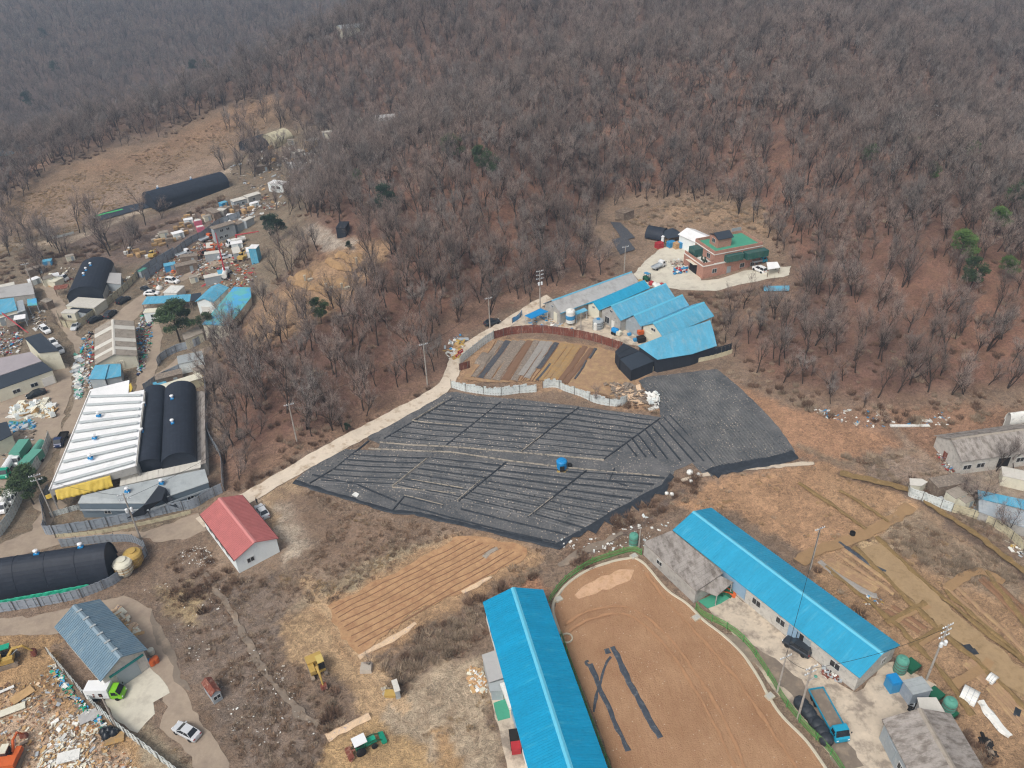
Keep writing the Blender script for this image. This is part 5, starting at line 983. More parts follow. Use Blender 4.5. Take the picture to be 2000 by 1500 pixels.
fence('metal_fence', 'long leaning metal fence dividing the scrap yard from the warehouse', [(96,1278),(110,1295),(140,1330),(170,1365),(200,1395),(240,1430),(290,1468),(350,1515),(380,1545)], 1.9, 'fence_pale', post='post')
for a, m_, l in (((247,1120), 'cream_wall', 'cream ribbed hopper drum, left one of two by the black arched hall'), ((266,1103), 'yellow_paint', 'yellow ribbed hopper drum, right one of two by the black arched hall')):
    p = g1(*a); e = empty('hopper_drum', tuple(p), 0, l, 'hopper', 'hopper drums by the black arched hall'); MB().lathe([(1.0, 0), (1.35, .9), (1.6, 1.0), (1.6, 2.6), (1.75, 2.7), (1.5, 3.1), (.8, 3.4), (.8, 3.6), (.1, 3.65)], n=20).build('shell', MATS[m_], e)
    b = MB()
    for k in range(10): w = k*pi/5; b.tube([(1.66*math.cos(w), 1.66*math.sin(w), .95), (1.66*math.cos(w), 1.66*math.sin(w), 2.7)], .05, 4)
    for z in (1.3, 2.0, 2.6): b.lathe([(1.6, z), (1.68, z), (1.68, z+.1), (1.6, z+.1)], n=20)
    b.build('rib', MATS['strip_tan'], e)
# right-hand fences, green net fences
NETM = NT('green_net'); _p = NETM.n('TexCoord').outputs['Object']; NETM.b.inputs['Base Color'].default_value = lin('77a05a'); NETM.b.inputs['Roughness'].default_value = .8
tr = NETM.n('BsdfTransparent'); mx = NETM.n('MixShader', {0: .38}); NETM.t.links.new(tr.outputs[0], mx.inputs[1]); NETM.t.links.new(NETM.b.outputs[0], mx.inputs[2]); NETM.t.links.new(mx.outputs[0], NETM.t.nodes['Material Output'].inputs[0]); MATS['green_net'] = NETM.m
fence('net_fence', 'green mesh fence along the right side of the big orange field', [(1360,1190),(1374,1205),(1420,1228),(1460,1262),(1500,1320),(1530,1370),(1570,1420),(1610,1460),(1640,1500),(1670,1560)], 1.5, 'green_net', post='post_green', gap=2.6, net=True)
fence('net_fence', 'green mesh fence bending round the top of the big orange field', [(1252,1085),(1234,1078),(1190,1090),(1150,1105),(1115,1128),(1092,1150),(1072,1178)], 1.5, 'green_net', post='post_green', gap=2.6, net=True)
fence('net_fence', 'green mesh fence squeezed between the deep blue roof and the orange field', [(1097,1245),(1112,1290),(1140,1370),(1170,1450),(1200,1530)], 1.5, 'green_net', post='post_green', gap=2.6, net=True)
fence('metal_fence', 'pale bluish sheet fence around the cluttered yard at the right', [(1774,962),(1776,970),(1800,978),(1830,990),(1858,1000)], 2.2, 'fence_pale'); fence('panel_fence', 'pinkish and grey panel fence continuing along the ditch at the right edge', [(1858,1000),(1900,1012),(1940,1030),(1975,1055),(2005,1085),(2040,1120)], 2.0, 'fence_cream')
polyhouse('blue_shed', 'ragged blue roofed open shed among bare trees at the right edge', [(1909,958,2.8),(1911,974,2.5),(2040,1005,2.5),(2040,985,2.8)], 'blue_worn', 'grey_wall', rib=.8, ribdir=1); polyhouse('grey_shed', 'grey ribbed roof below the ragged blue roof at the right edge', [(1911,975,2.4),(1911,1000,2.0),(2040,1045,2.0),(2040,1010,2.4)], 'metal_wall', 'grey_wall', rib=.6, ribdir=1)
cabin('storage_cabin', 'cream flat cabin with grey covers behind the ragged blue shed', (1958,930), (2030,945), (1975,915), 2.4, 'cream_wall', 'pale_sheet'); polyhouse('booth', 'small pale booth at the corner of the bluish sheet fence', [(1776,935,2.2),(1777,948,2.2),(1800,950,2.0),(1812,942,2.0),(1800,936,2.2)], 'pale_sheet', 'cream_wall')
# pieces beside the deep blue roof
polyhouse('side_shed', 'flat grey shed attached to the left side of the deep blue roof', [(941,1280,2.8),(955,1334,2.8),(984,1324,2.9),(970,1270,2.9)], 'grey_roof', 'metal_wall'); polyhouse('side_shed', 'small pale flat roof below the grey side shed', [(955,1336,2.4),(957,1351,2.4),(985,1350,2.4),(984,1328,2.4)], 'pale_roof', 'metal_wall')
MBb = MB(); pz = at_h(982,1335,3.2); pe = at_h(1000,1383,3.2); d_ = pe-pz; sb = MB().box((0, 0, 0), (float(np.hypot(d_[0], d_[1])), .9, .5), math.atan2(d_[1], d_[0])).build('awning', MATS['plastic_white'], None, label='narrow white awning box on the left edge of the deep blue roof', cat='awning'); sb.location = (pz+pe)/2
# ================= the compound in the middle =================
gable('long_barn', 'long pale grey metal barn, farthest back in the row beside the blue sheds', (1094,612), (1250,554), (1059,593), 3.4, 2.2, 'grey_wall', 'grey_roof', rib=1.2, ribw=.05, ridge='blue_worn', fascia='blue_worn', wins=[('S',.7,1.3,1.3,2.5,'shutter','cream_wall'),('S',.5,3.9,.9,.5)])
gable('blue_shed', 'narrow bright blue roofed shed wedged beside the pale grey barn', (1170,606), (1270,562), (1146,594), 3.2, 1.3, 'cream_wall', 'blue_bright', rib=1.0, ribw=.05, wins=[('S',.5,3.1,.8,.5)])
gable('blue_shed', 'widest blue gabled shed in the middle of the compound', (1212,626), (1319,581), (1172,605), 3.6, 2.6, 'grey_wall', 'blue_worn', rib=1.0, ribw=.05, ridge='blue_ridge', wins=[('S',.5,4.6,1.1,.6),('S',.3,1.5,1.6,1.8),('S',.62,1.1,.9,2.0,'door','white_trim')])
gable('blue_shed', 'blue gabled shed with big grey sliding doors, second from the front', (1251,637), (1346,596), (1221,622), 3.6, 1.9, 'metal_wall', 'blue_worn', rib=1.0, ribw=.05, ridge='blue_ridge', wins=[('S',.5,1.7,5.5,3.2,'shutter','metal_wall')])
gable('blue_shed', 'front blue gabled shed of the row with dark gable window', (1296,660), (1395,617), (1252,637), 3.4, 2.3, 'cream_wall', 'blue_worn', rib=1.0, ribw=.05, ridge='blue_ridge', wins=[('S',.5,3.9,1.4,.7),('S',.3,1.3,1.8,2.4,'shutter','cream_wall')])
polyhouse('big_lean_to', 'broad low blue sloping roof at the front of the compound above the black field', [(1284,703,3.2),(1352,692,3.2),(1400,676,3.2),(1394,650,4.2),(1387,626,4.8),(1300,655,4.8),(1246,676,4.6)], 'blue_worn', 'black_net', lines=None, inset=.4)
polyhouse('net_shed', 'black sheet roofed shed with net walls at the end of the big blue roof', [(1233,724,3.0),(1277,706,3.0),(1249,686,3.4),(1211,702,3.2)], 'charcoal_roof', 'black_net', inset=.1); polyhouse('net_shed', 'patched black lean-to behind the black sheet roofed shed', [(1201,688,3.0),(1210,701,3.2),(1249,686,3.3),(1218,671,3.0)], 'black_net', 'black_net', inset=.1, rib=1.2)
fence('retaining_wall', 'pale retaining wall and black net strip below the big blue roof', [(1233,742),(1250,733),(1290,720),(1340,712),(1390,702),(1430,690)], 1.2, 'fence_cream', rail=False, gap=99, jag=0, cat='wall'); fence('net_screen', 'black netting screen under the eave of the big blue roof', [(1236,737),(1256,727),(1292,715),(1340,707),(1390,697),(1428,686)], 2.4, 'black_net', rail=True, gap=4)
polyhouse('canopy', 'small bright blue canopy with a skylight beside the utility pole', [(1025,617,2.4),(1038,623,2.2),(1071,609,2.4),(1056,603,2.8)], 'tank_blue', 'steel', walls=False, posts=True); polyhouse('canopy', 'small blue canopy at the wall of the pale grey barn', [(1120,610,2.6),(1125,616,2.4),(1148,607,2.4),(1142,602,2.8)], 'blue_worn', 'steel', walls=False, posts=True)
cloth('tarpaulin', 'pale blue and white sheet cover leaning on the rusty curved fence', [(1187,655,2.2),(1240,664,2.2),(1245,672,1.0),(1188,664,1.2)], 'blue_worn', 'tarpaulin', .1, 5)
fence('rusty_fence', 'curved rust-red and white sheet fence around the top of the vegetable field', [(965,662),(1000,653),(1050,650),(1100,655),(1150,664),(1190,676),(1215,684)], 2.3, 'rust', gap=2.2); fence('rusty_fence', 'short rusty white-streaked fence piece at the left end of the vegetable field', [(897,724),(905,722),(918,718)], 2.0, 'rust', gap=2)
fence('panel_fence', 'grey panel fence with dark posts beside the lane', [(965,661),(945,674),(925,690),(905,706),(898,715)], 2.3, 'fence_pale', gap=2.2)
fence('sheet_fence', 'crooked white sheet fence above the black covered field, left part', [(882,757),(905,764),(935,769),(960,772),(985,772),(1015,768),(1048,766)], 2.2, 'fence_pale', jag=.35, gap=4); fence('sheet_fence', 'crooked white sheet fence above the black covered field, right part', [(1060,758),(1085,757),(1105,765),(1135,775),(1165,788),(1205,794),(1225,788)], 2.2, 'fence_pale', jag=.35, gap=4)
fence('blue_fence', 'bright blue panels standing beside the lane near the canopy', [(1000,632),(1012,625),(1020,615)], 1.6, 'tank_blue', gap=3)
# brick building
def brickhouse():
    O = g1(1371,545); E = g1(1452,524); d = E-O; rz = math.atan2(d[1], d[0]); L = 19.5; Wd = 10.5; z0 = O[2]; e = empty('brick_building', tuple(O), rz, 'two-storey red brick building with green roof terrace at the head of the yard', 'building')
    b = MB(); b.box((L/2, Wd/2, 1.4), (L, Wd, 5.2)); b.box((3.4+(L-3.4)/2, Wd/2, 5.6), (L-3.4, Wd-.3, 2.7)); b.build('wall', MATS['brick'], e)
    t_ = MB(); t_.box((L/2, Wd/2, 3.95), (L+.3, Wd+.3, .3)); t_.box((3.4+(L-3.4)/2, Wd/2, 6.9), (L-3.1, Wd, .25)); t_.build('cornice', MATS['white_trim'], e)
    p = MB()
    for c, s in (((3.4+(L-3.4)/2, .15, 7.5), (L-3.4, .2, .9)), ((3.4+(L-3.4)/2, Wd-.15, 7.5), (L-3.4, .2, .9)), ((3.5, Wd/2, 7.5), (.2, Wd-.6, .9)), ((L-.1, Wd/2, 7.5), (.2, Wd-.6, .9)), ((1.7, .1, 4.5), (3.4, .2, .8)), ((.1, Wd/2, 4.5), (.2, Wd-.5, .8))): p.box(c, s)
    p.build('parapet', MATS['brick'], e); MB().box((3.4+(L-3.4)/2, Wd/2, 7.08), (L-3.9, Wd-.6, .1)).build('roof_terrace', MATS['green_floor'], e)
    rr = MB(); rr.box((8.6, 5.4, 8.5), (4.6, 4.2, 2.8)); h = rr.build('stair_house', MATS['brick'], e); g = MB(); g.prism([(6.0, 2.9, 9.8), (6.0, 5.4, 11.0), (6.0, 7.9, 9.8), (6.0, 7.9, 9.95), (6.0, 5.4, 11.2), (6.0, 2.9, 9.95)], (5.3, 0, 0)); g.build('roof', MATS['charcoal_roof'], h)
    tr_ = MB(); tr_.box((L-1.6, Wd+.6, 7.9), (3.2, .1, 1.5)); 
    for k in range(7): tr_.box((L-4+k*.6, Wd-.3, 8.4), (.06, .06, 1.0))
    tr_.build('terrace_screen', MATS['metal_wall'], e)
    for x, w_, nm in ((9.6, 5.6, 'sun_room'), (16.6, 7.2, 'sun_room')):
        q = MB(); q.box((x, -.7 if x < 12 else -1.1, 5.35), (w_, 1.5 if x < 12 else 2.3, 1.9)); s = q.build(nm, MATS['green_glass'], e); fr = MB()
        for k in range(int(w_/.9)+1): fr.box((x-w_/2+k*.9, -1.5 if x < 12 else -2.3, 5.35), (.08, .08, 2.0))
        fr.build('frame', MATS['dark_green'], s)
    MB().box((2.0, 7.6, 5.3), (2.8, 3.2, 2.4)).build('green_house', MATS['green_glass'], e)
    opening(e, (0, Wd), (0, 0), .52, 1.6, 3.6, 3.2, 'doorway', gm='dark'); aw = MB(); aw.box((-.7, Wd*.48, 3.35), (1.5, 4.2, .12), ry=.25); aw.build('awning', MATS['cream_wall'], e)
    opening(e, (0, 0), (L, 0), .2, 1.9, 1.5, 1.3, 'window'); opening(e, (0, 0), (L, 0), .68, 1.9, 1.5, 1.3, 'window'); opening(e, (0, 0), (L, 0), .45, 1.3, 1.2, 2.2, 'door', gm='door_grey'); opening(e, (0, 0), (L, 0), .86, 1.4, 1.3, 1.6, 'window')
    opening(e, (3.4, Wd), (3.4, 0), .72, 5.6, 1.6, 1.4, 'window'); opening(e, (6.3, 7.5), (6.3, 3.3), .5, 8.8, 1.4, 1.2, 'window')
    f = MB()
    for k in range(12): f.box((.3+k*.27, .2, 5.15), (.04, .04, .55))
    for k in range(16): f.box((.2, .4+k*.6, 5.15), (.04, .04, .55))
    f.build('railing', MATS['tyre'], e); pt = MB(); r = random.Random(2)
    for k in range(14): pt.lathe([(.12, 0), (.2, .3), (.3, .5), (.1, .8)], (r.uniform(.5, 3.0), r.uniform(.5, 6.5), 4.1), 7)
    pt.build('potted_plants', MATS['pine_dark'], e)
brickhouse()
gable('white_house', 'white roofed pale house directly behind the brick building', (1324,458), (1366,477), (1392,463), 4.0, 1.2, 'white_wall', 'white_roof', wins=[('S',.3,1.9,1.3,1.1),('S',.6,1.9,1.3,1.1)])
arch('tunnel_shed', 'short black-covered tunnel shed behind the pavilion', (1259,464), (1292,470), (1299,457), .4, 3.0, 'black_cover', cat='tunnel shed', seams=3)
def pavilion():
    p = g1(1311, 470); e = empty('pavilion', tuple(p), .3, 'small black pyramid-roofed pavilion beside the tunnel shed', 'pavilion'); MB().add([(-3, -3, 2.3), (3, -3, 2.3), (3, 3, 2.3), (-3, 3, 2.3), (0, 0, 4.2)], [(3, 2, 1, 0), (0, 1, 4), (1, 2, 4), (2, 3, 4), (3, 0, 4)]).build('roof', MATS['charcoal_roof'], e)
    for x in (-2.6, 2.6):
        for y in (-2.6, 2.6): MB().box((x, y, 1), (.2, .2, 2.8)).build('post', MATS['old_wood'], e)
    b = MB(); r = random.Random(1)
    for k in range(30): b.box((r.uniform(-2.2, 2.2), r.uniform(-2.4, 2.2), r.uniform(.2, 1.1)), (1.6, .3, .3), r.uniform(-.4, .4))
    b.build('firewood', MATS['plank'], e)
pavilion()
polyhouse('shack', 'old collapsing wooden shack at the edge of the woods above the plots', [(1201,413,2.6),(1219,418,2.4),(1240,410,2.6),(1222,405,3.0)], 'old_wood', 'old_wood', rib=.6)
for q, l in (([(1192,435),(1215,470),(1240,466),(1212,436)], 'a'), ([(1195,470),(1212,500),(1240,488),(1222,462)], 'b')):
    sheet('covered_field', [(x, y) for x, y in q], 'strip_black', jit=.2); rows('film_ridges', [q[0], q[3], q[2], q[1]], 6, .5, .15, 'strip_brown', kind='structure')
cabin('portable_toilet', 'narrow white cabin standing before the pavilion', (1291,463), (1297,464), (1299,460), 2.3, 'white_wall', 'white_roof', cat='toilet booth')
for a, m_, l in (((1287,484),'red_paint','red plastic crate box at the edge of the concrete yard'), ((1310,482),'tarp_blue','blue-covered pallet stack, left one by the white house'), ((1322,484),'cardboard','brown pallet stack, middle one by the white house'), ((1331,483),'tarp_blue','blue and brown pallet stack nearest the white house')):
    p = g1(*a); e = empty('pallet_stack', tuple(p), .5, l, 'crate stack', 'stacks by the white house'); b = MB()
    for k in range(3): b.box((0, 0, .35+k*.62), (2.3, 1.7, .52))
    b.build('boxes', MATS[m_], e); MB().box((0, 0, .04), (2.4, 1.8, .1)).build('pallet', MATS['plank'], e)
tankcyl('silo', 'white and blue silo on legs in front of the pale grey barn', (1114,634), 1.25, 3.6, 'plastic_white', legs=True, cat='silo'); s_ = [o for o in bpy.data.objects if o.name == 'silo'][0]; MB().lathe([(.5, .9), (1.3, 1.9), (1.3, 3.0), (1.28, 3.02)], n=18).build('band', MATS['tarp_blue'], s_)
tankcyl('water_tank', 'grey cylindrical tank with blue lid in the middle yard', (1168,640), 1.45, 2.6, 'metal_wall', 'tank_blue', rings=3); tankcyl('gas_cylinder', 'slim pale cylinder beside the grey tank with blue lid', (1163,644), .55, 2.1, 'plastic_white')
def lying_tank(a, b_, r, m_, lab):
    P = G([a[0], b_[0]], [a[1], b_[1]]); d = P[1]-P[0]; L = float(np.hypot(d[0], d[1])); e = empty('tank_trailer', tuple(P[0]), math.atan2(d[1], d[0]), lab, 'tank'); MB().tube([(0, 0, 1.1), (.3, 0, 1.1), (L-.3, 0, 1.1), (L, 0, 1.1)], [r*.6, r, r, r*.6], 14).build('tank', MATS[m_], e); MB().box((L/2, 0, .45), (L, .9, .14)).build('chassis', MATS['dark'], e); wheels(e, [(L*.3, -.7), (L*.3, .7), (L*.7, -.7), (L*.7, .7)], .36, .2); MB().box((L+.3, 0, .8), (1.1, 1.2, 1.0)).build('pump', MATS['cream_wall'], e)
lying_tank((1195,650), (1207,655), .75, 'tank_blue', 'sky-blue lying tank on wheels in front of the widest blue shed')
for a, m_, sz, l in (((1250,662),'orange_paint',1.1,'orange crate on the dark boxes before the sliding doors'), ((1252,667),'dark',1.5,'dark machine box before the sliding doors'), ((1241,666),'tarp_blue',.8,'small blue barrel beside the dark machine box'), ((1229,655),'tarp_blue',.7,'blue tub by the metal wall of the second shed')):
    p = g1(*a); e = empty('crate', (p[0], p[1], p[2]+(1.5 if m_ == 'orange_paint' else 0)), .3, l, 'crate'); MB().box((0, 0, sz*.42), (sz*1.3, sz, sz*.84)).build('box', MATS[m_], e); MB().box((0, 0, sz*.87), (sz*1.36, sz*1.06, .08)).build('lid', MATS[m_], e)
def forklift(a, nose, lab, m_='dark_green', roof='tarp_blue'):
    p, rz = heading(a, nose); e = empty('forklift', tuple(p), rz, lab, 'forklift'); st = [(-1.2, [(-.5, .4), (.5, .4), (.5, 1.1), (-.5, 1.1)]), (-.9, [(-.55, .3), (.55, .3), (.55, 1.3), (-.55, 1.3)]), (.3, [(-.55, .3), (.55, .3), (.55, 1.0), (-.55, 1.0)]), (.9, [(-.5, .4), (.5, .4), (.5, .7), (-.5, .7)])]; loft(MB(), st).build('body', MATS[m_], e)
    g = MB()
    for x in (-.7, .6):
        for y in (-.5, .5): g.box((x, y, 1.6), (.08, .08, 1.4))
    g.build('cage', MATS['dark'], e); MB().box((-.05, 0, 2.3), (1.6, 1.2, .1)).build('roof', MATS[roof], e); mm = MB(); [mm.box((1.05, y, 1.3), (.12, .12, 2.4)) for y in (-.35, .35)]; mm.build('mast', MATS['dark'], e); ff = MB(); [ff.box((1.65, y, .2), (1.1, .12, .06)) for y in (-.3, .3)]; ff.build('fork', MATS['steel'], e); wheels(e, [(-.8, -.55), (-.8, .55), (.6, -.55), (.6, .55)], .32, .22)
forklift((1263,548), (1270,552), 'green forklift with blue roof beside the sacks behind the sheds'); cabin('equipment_box', 'yellow and dark equipment box behind the pale grey barn', (1244,549), (1256,553), (1260,549), 1.3, 'dark', 'yellow_paint', cat='box')
def bag(a, s, m_, lab, group=None, name='bulk_bag'):
    p = g1(*a); o = MB(); r = random.Random(int(a[0]*7+a[1])); pr = [(s*.4, 0), (s*.5, s*.12), (s*.5, s*.35), (s*.42, s*.58), (s*.2, s*.68), (s*.08, s*.8)]; o.lathe([(x*r.uniform(.92, 1.08), z) for x, z in pr], n=10); ob = o.build(name, MATS[m_], None, smooth=True, label=lab, cat='bag', group=group); ob.location = (p[0], p[1], p[2]-.03); ob.rotation_euler = (0, 0, r.uniform(0, 6)); return ob
for i, (a, m_) in enumerate((((1272,556),'red_paint'), ((1279,559),'plastic_white'), ((1286,561),'plastic_white'), ((1292,560),'red_paint'), ((1297,563),'plastic_white'), ((1282,563),'plastic_white'))): bag(a, 1.7, m_, ('red' if m_[0] == 'r' else 'white')+' bulk sack in the row '+('beside the forklift' if i < 2 else 'behind the blue roofs')+(', nearest the front' if i in (4, 5) else '')+(', rear one' if i == 3 else ''), 'bulk sacks behind the blue sheds')
r3 = random.Random(5)
debris('sack_heap', 'heap of blue, white and red bags and rags beside the brick building', [(1312,528),(1342,523),(1342,533),(1318,536)], 60, ['tarp_blue','plastic_white','red_paint','tarp_blue'], (.5, 1.2), 8, 'heap', .8, flat=.7)
truck((1286,524), (1303,515), 'body_white', 'white pickup with empty grey bed parked on the concrete yard', L=5.2)
car((1450,521), (1466,515), 'body_white', 'white sport utility car, rear one beside the brick building', suv=True); car((1483,530), (1465,524), 'body_white', 'white estate car, front one beside the brick building', suv=True); truck((1482,514), (1498,508), 'truck_blue', 'small blue truck behind the white cars by the brick building', L=4.8)
polyhouse('lean_shelter', 'pale ribbed open shelter among the trees right of the brick building', [(1497,513,2.4),(1500,527,2.2),(1524,523,2.2),(1518,512,2.4)], 'white_roof', 'old_wood', rib=.5, walls=False, posts=True)
sheet('pool_cover', [(1490,560),(1541,560),(1541,570),(1492,571)], 'blue_worn', kind=None, jit=.1, lift=.4, label='sky-blue sheet lying on the ground behind bare trees', cat='tarpaulin')
debris('yard_scrap', 'loose planks, tubs and scrap around the blue canopy and silo', [(1022,632),(1060,612),(1090,620),(1110,640),(1135,642),(1090,648),(1060,640)], 110, ['plank','plastic_white','steel','old_wood','tarp_blue'], (.3, 1.3), 12)
debris('rubble_heap', 'brown rubble and broken boards beside the white pickup', [(1305,512),(1330,508),(1338,520),(1315,524)], 90, ['old_wood','fence_pale','brick','stone'], (.3, 1.0), 13, 'heap', .6)
car((961,633), (978,629), 'body_dark', 'dark grey saloon car parked on the lane by the utility pole')
def stile(a): pass
debris('dump', 'discarded tarpaulin, boards and barriers beside the lane at the edge of the wood', [(868,680),(900,648),(915,665),(895,700),(880,715),(868,700)], 60, ['tarp_blue','metal_wall','plank','plastic_white','yellow_paint'], (.6, 2.2), 17, 'heap', .3, flat=.12)
cloth('tarpaulin', 'pale grey roofing panel leaning by the lane in the wood', [(888,655,1.2),(899,645,1.8),(911,660,.4),(895,668,.2)], 'metal_wall', 'sheet', .03, 3); cloth('tarpaulin', 'small blue roofing panel lying by the lane in the wood', [(871,676,.6),(886,660,.6),(890,664,.3),(876,680,.3)], 'tarp_blue', 'sheet', .03, 3)
for k, a in enumerate(((895,697),(899,690))): p = g1(*a); e = empty('road_barrier', tuple(p), .9, ('lower' if k == 0 else 'upper')+' red plastic road barrier on the verge of the lane', 'barrier', 'red barriers'); MB().prism([(-.9, -.25, 0), (-.9, .25, 0), (-.9, .12, .5), (-.9, .1, .9), (-.9, -.1, .9), (-.9, -.12, .5)], (1.8, 0, 0)).build('body', MATS['red_paint'], e); MB().box((0, 0, .65), (1.2, .24, .14)).build('reflector', MATS['plastic_white'], e)
debris('white_waste', 'heap of white plastic bags and foam scraps at the corner of the black field', [(1264,772),(1285,770),(1290,795),(1268,802)], 70, ['plastic_white','plastic_white','fence_pale'], (.5, 1.4), 19, 'heap', .7, flat=.6)
debris('brushwood', 'heap of cut branches between the white fence and the right covered field', [(1180,752),(1235,752),(1262,775),(1262,790),(1215,786)], 260, ['strip_grey','old_wood','straw'], (.6, 2.4), 20, 'brushwood', .6, flat=.06)
def blue_tank():
    p = g1(1097, 916); e = empty('sprayer_tank', tuple(p), .1, 'bright blue round water tank on a yellow pallet in the middle of the black field', 'water tank'); MB().lathe([(1.0, .35), (1.05, .5), (1.05, 1.9), (1.12, 1.95), (1.12, 2.1), (.9, 2.35), (.45, 2.45), (.45, 2.6), (.1, 2.62)], n=24).build('tank', MATS['tank_blue'], e); b = MB(); [b.box((0, -1.1+k*.37, .12), (2.2, .28, .14)) for k in range(7)]; b.build('pallet', MATS['yellow_paint'], e); MB().box((-.1, -1.15, .9), (.9, .25, 1.2)).build('pump', MATS['dark'], e); MB().lathe([(.2, 0), (.45, .2), (.45, .7), (.2, .8)], (1.75, .3, .1), 12).build('hose_reel', MATS['tyre'], e)
blue_tank()
for a, s, l in (((1347,925), 1.3, 'white cube-like bale at the lower right corner of the covered field'), ((1349,942), .9, 'white bag lying in the weeds below the white bale'), ((1302,965), .8, 'crumpled white bag on the weedy bank, left one'), ((1312,967), .9, 'crumpled white bag on the weedy bank, right one'), ((1363,928), .9, 'small white sack beside the white bale')): bag(a, s, 'plastic_white', l, 'white bags around the covered field')
sheet('foam_board', [(687,968),(694,962),(702,966),(697,973)], 'plastic_white', jit=0, lift=.2, kind=None, label='pale rectangular tray lying on the edge of the covered field', cat='tray')
tankcyl('chemical_toilet', 'green-blue plastic toilet booth beside the net fence corner', (1237,1062), .85, 2.4, 'tank_green', cat='toilet booth', rings=2)
utility_pole((1248,1070), 4.5, 'short thin dark pole beside the green toilet booth', arms=0)
debris('litter', 'white litter scattered in the weeds beside the green toilet booth', [(1080,1065),(1230,1000),(1310,1020),(1310,1040),(1265,1050),(1255,1075),(1230,1072),(1150,1080)], 90, ['plastic_white','fence_pale'], (.25, .8), 23, 'litter', .1)
debris('litter', 'white and blue litter along the top edge of the orange slope', [(1560,790),(1620,800),(1720,800),(1750,830),(1860,800),(1850,830),(1700,835),(1600,815)], 110, ['plastic_white','fence_pale','tarp_blue','stone'], (.2, .8), 24, 'litter', .1)
for (a, b_, l) in (((1738,833),(1815,832),'long white gutter lying on bare soil near the storehouse'), ((1800,822),(1820,824),'short white gutter piece lying above the long one')):
    P = G([a[0], b_[0]], [a[1], b_[1]]); o = MB().box((0, 0, .15), (float(np.hypot(*(P[1]-P[0])[:2])), .7, .25)).build('gutter', MATS['plastic_white'], None, label=l, cat='gutter'); o.location = (P[0]+P[1])/2; o.rotation_euler = (0, 0, math.atan2(P[1][1]-P[0][1], P[1][0]-P[0][0]))
p = g1(1664, 1046); e = empty('barrel', tuple(p), 0, 'open black plastic barrel standing at the path crossing', 'barrel'); MB().lathe([(.46, 0), (.5, .1), (.5, .85), (.43, .85), (.4, .3), (.1, .3)], n=20).build('shell', MATS['tyre'], e)
# ================= village yards on the left =================
arch('arched_shed', 'black-covered arched shed with pale front lean-tos in the village yard', (158,524), (131,584), (200,578), 2.6, 3.2, 'black_cover', wm='grey_wall', cat='arched shed', vents=[(.3,.0),(.45,-.1),(.62,-.1)])
cabin('front_shed', 'pale low shed under the open end of the black arched shed', (128,598), (184,602), (186,583), 2.6, 'cream_wall', 'pale_sheet', wins=[('A',.6,1.5,1.2,.9)]); cabin('front_shed', 'grey corrugated shed with black net beside the curved cream wall', (133,606), (168,612), (170,596), 2.2, 'metal_wall', 'black_net')
polyhouse('side_shed', 'grey flat roofed side shed right of the black arched shed', [(203,552,2.8),(236,556,2.6),(237,534,2.8),(209,533,2.9)], 'grey_roof', 'metal_wall')
cabin('hut', 'small square hut with orange planked wall at the corner of the cream wall', (118,612), (146,613), (149,605), 2.3, 'cream_wall', 'pale_sheet', wins=[('A',.55,1.3,1.1,.9)])
polyhouse('truck_canopy', 'reddish brown flat canopy left of the black arched shed', [(105,559,2.4),(106,567,2.2),(131,563,2.2),(134,555,2.4)], 'rust', 'old_wood', walls=False, posts=True)
fence('block_wall', 'long curved cream panel wall round the black arched shed yard', [(116,620),(125,638),(150,640),(178,624),(210,598),(245,568),(270,542)], 2.2, 'fence_cream', gap=2.4, cat='wall'); fence('metal_fence', 'bluish metal fence continuing the cream wall towards the crates', [(270,542),(300,520),(335,500),(342,495)], 2.4, 'fence_grey', gap=2.4)
fence('metal_fence', 'grey corrugated fence along the upper machine yard', [(285,548),(320,520),(335,506),(370,478),(400,462),(430,440),(470,425)], 2.4, 'fence_grey', gap=2.4)
fence('metal_fence', 'bluish slatted fence below the big pine tree', [(309,716),(318,703),(345,688),(380,677),(395,668)], 2.2, 'fence_grey', gap=2.0); fence('metal_fence', 'low grey fence between white container and the factory', [(282,764),(310,745),(345,728),(370,718)], 2.0, 'fence_grey')
gable('fibre_shed', 'grey fibre-cement gabled shed with paler skylight bands in the village', (185,643), (185,713), (268,695), 3.2, 1.6, 'cream_wall', 'fibre_brown', ridge='pale_sheet', sky_strips=[(.22,2.2),(.58,2.0),(.82,1.6)], fascia='old_wood', wins=[('E',.5,1.5,3,2.2,'shutter','cream_wall')])
polyhouse('open_shed', 'long flat sky-blue roof of an open shed beside the parked cars', [(277,595,3.0),(371,589,3.0),(373,575,3.4),(287,580,3.4)], 'blue_worn', 'old_wood', walls=False, posts=True, rib=1.0)
gable('blue_house', 'white house with sky-blue gabled roof beside the turquoise shed', (447,562), (417,591), (380,590), 4.2, 1.0, 'white_wall', 'blue_worn', rib=1.0, ribw=.05, wins=[('A',.5,1.8,1.2,1.1),('E',.45,1.4,2.4,2.4,'shutter','white_trim')])
polyhouse('long_turquoise_shed', 'long shed roof fading from blue to turquoise beside the dry meadow', [(395,634,3.0),(447,637,3.0),(491,581,3.0),(489,562,3.2),(457,561,3.4)], 'turquoise_roof', 'cream_wall')
cabin('cabin', 'white site cabin with two dark windows left of the big pine', (279,612), (330,608), (331,600), 2.6, 'white_wall', 'cream_wall', wins=[('A',.35,1.5,1.3,.9),('A',.7,1.5,1.2,.9)])
polyhouse('blue_lean_to', 'worn blue double roof of a small shed below the fibre-cement gable', [(173,741,3.0),(205,741,3.2),(213,712,3.6),(186,714,3.4)], 'blue_worn', 'metal_wall'); polyhouse('blue_lean_to', 'faded blue half roof beside the worn blue double roof', [(206,741,3.0),(237,735,2.8),(236,711,3.2),(213,712,3.5)], 'blue_worn', 'metal_wall')
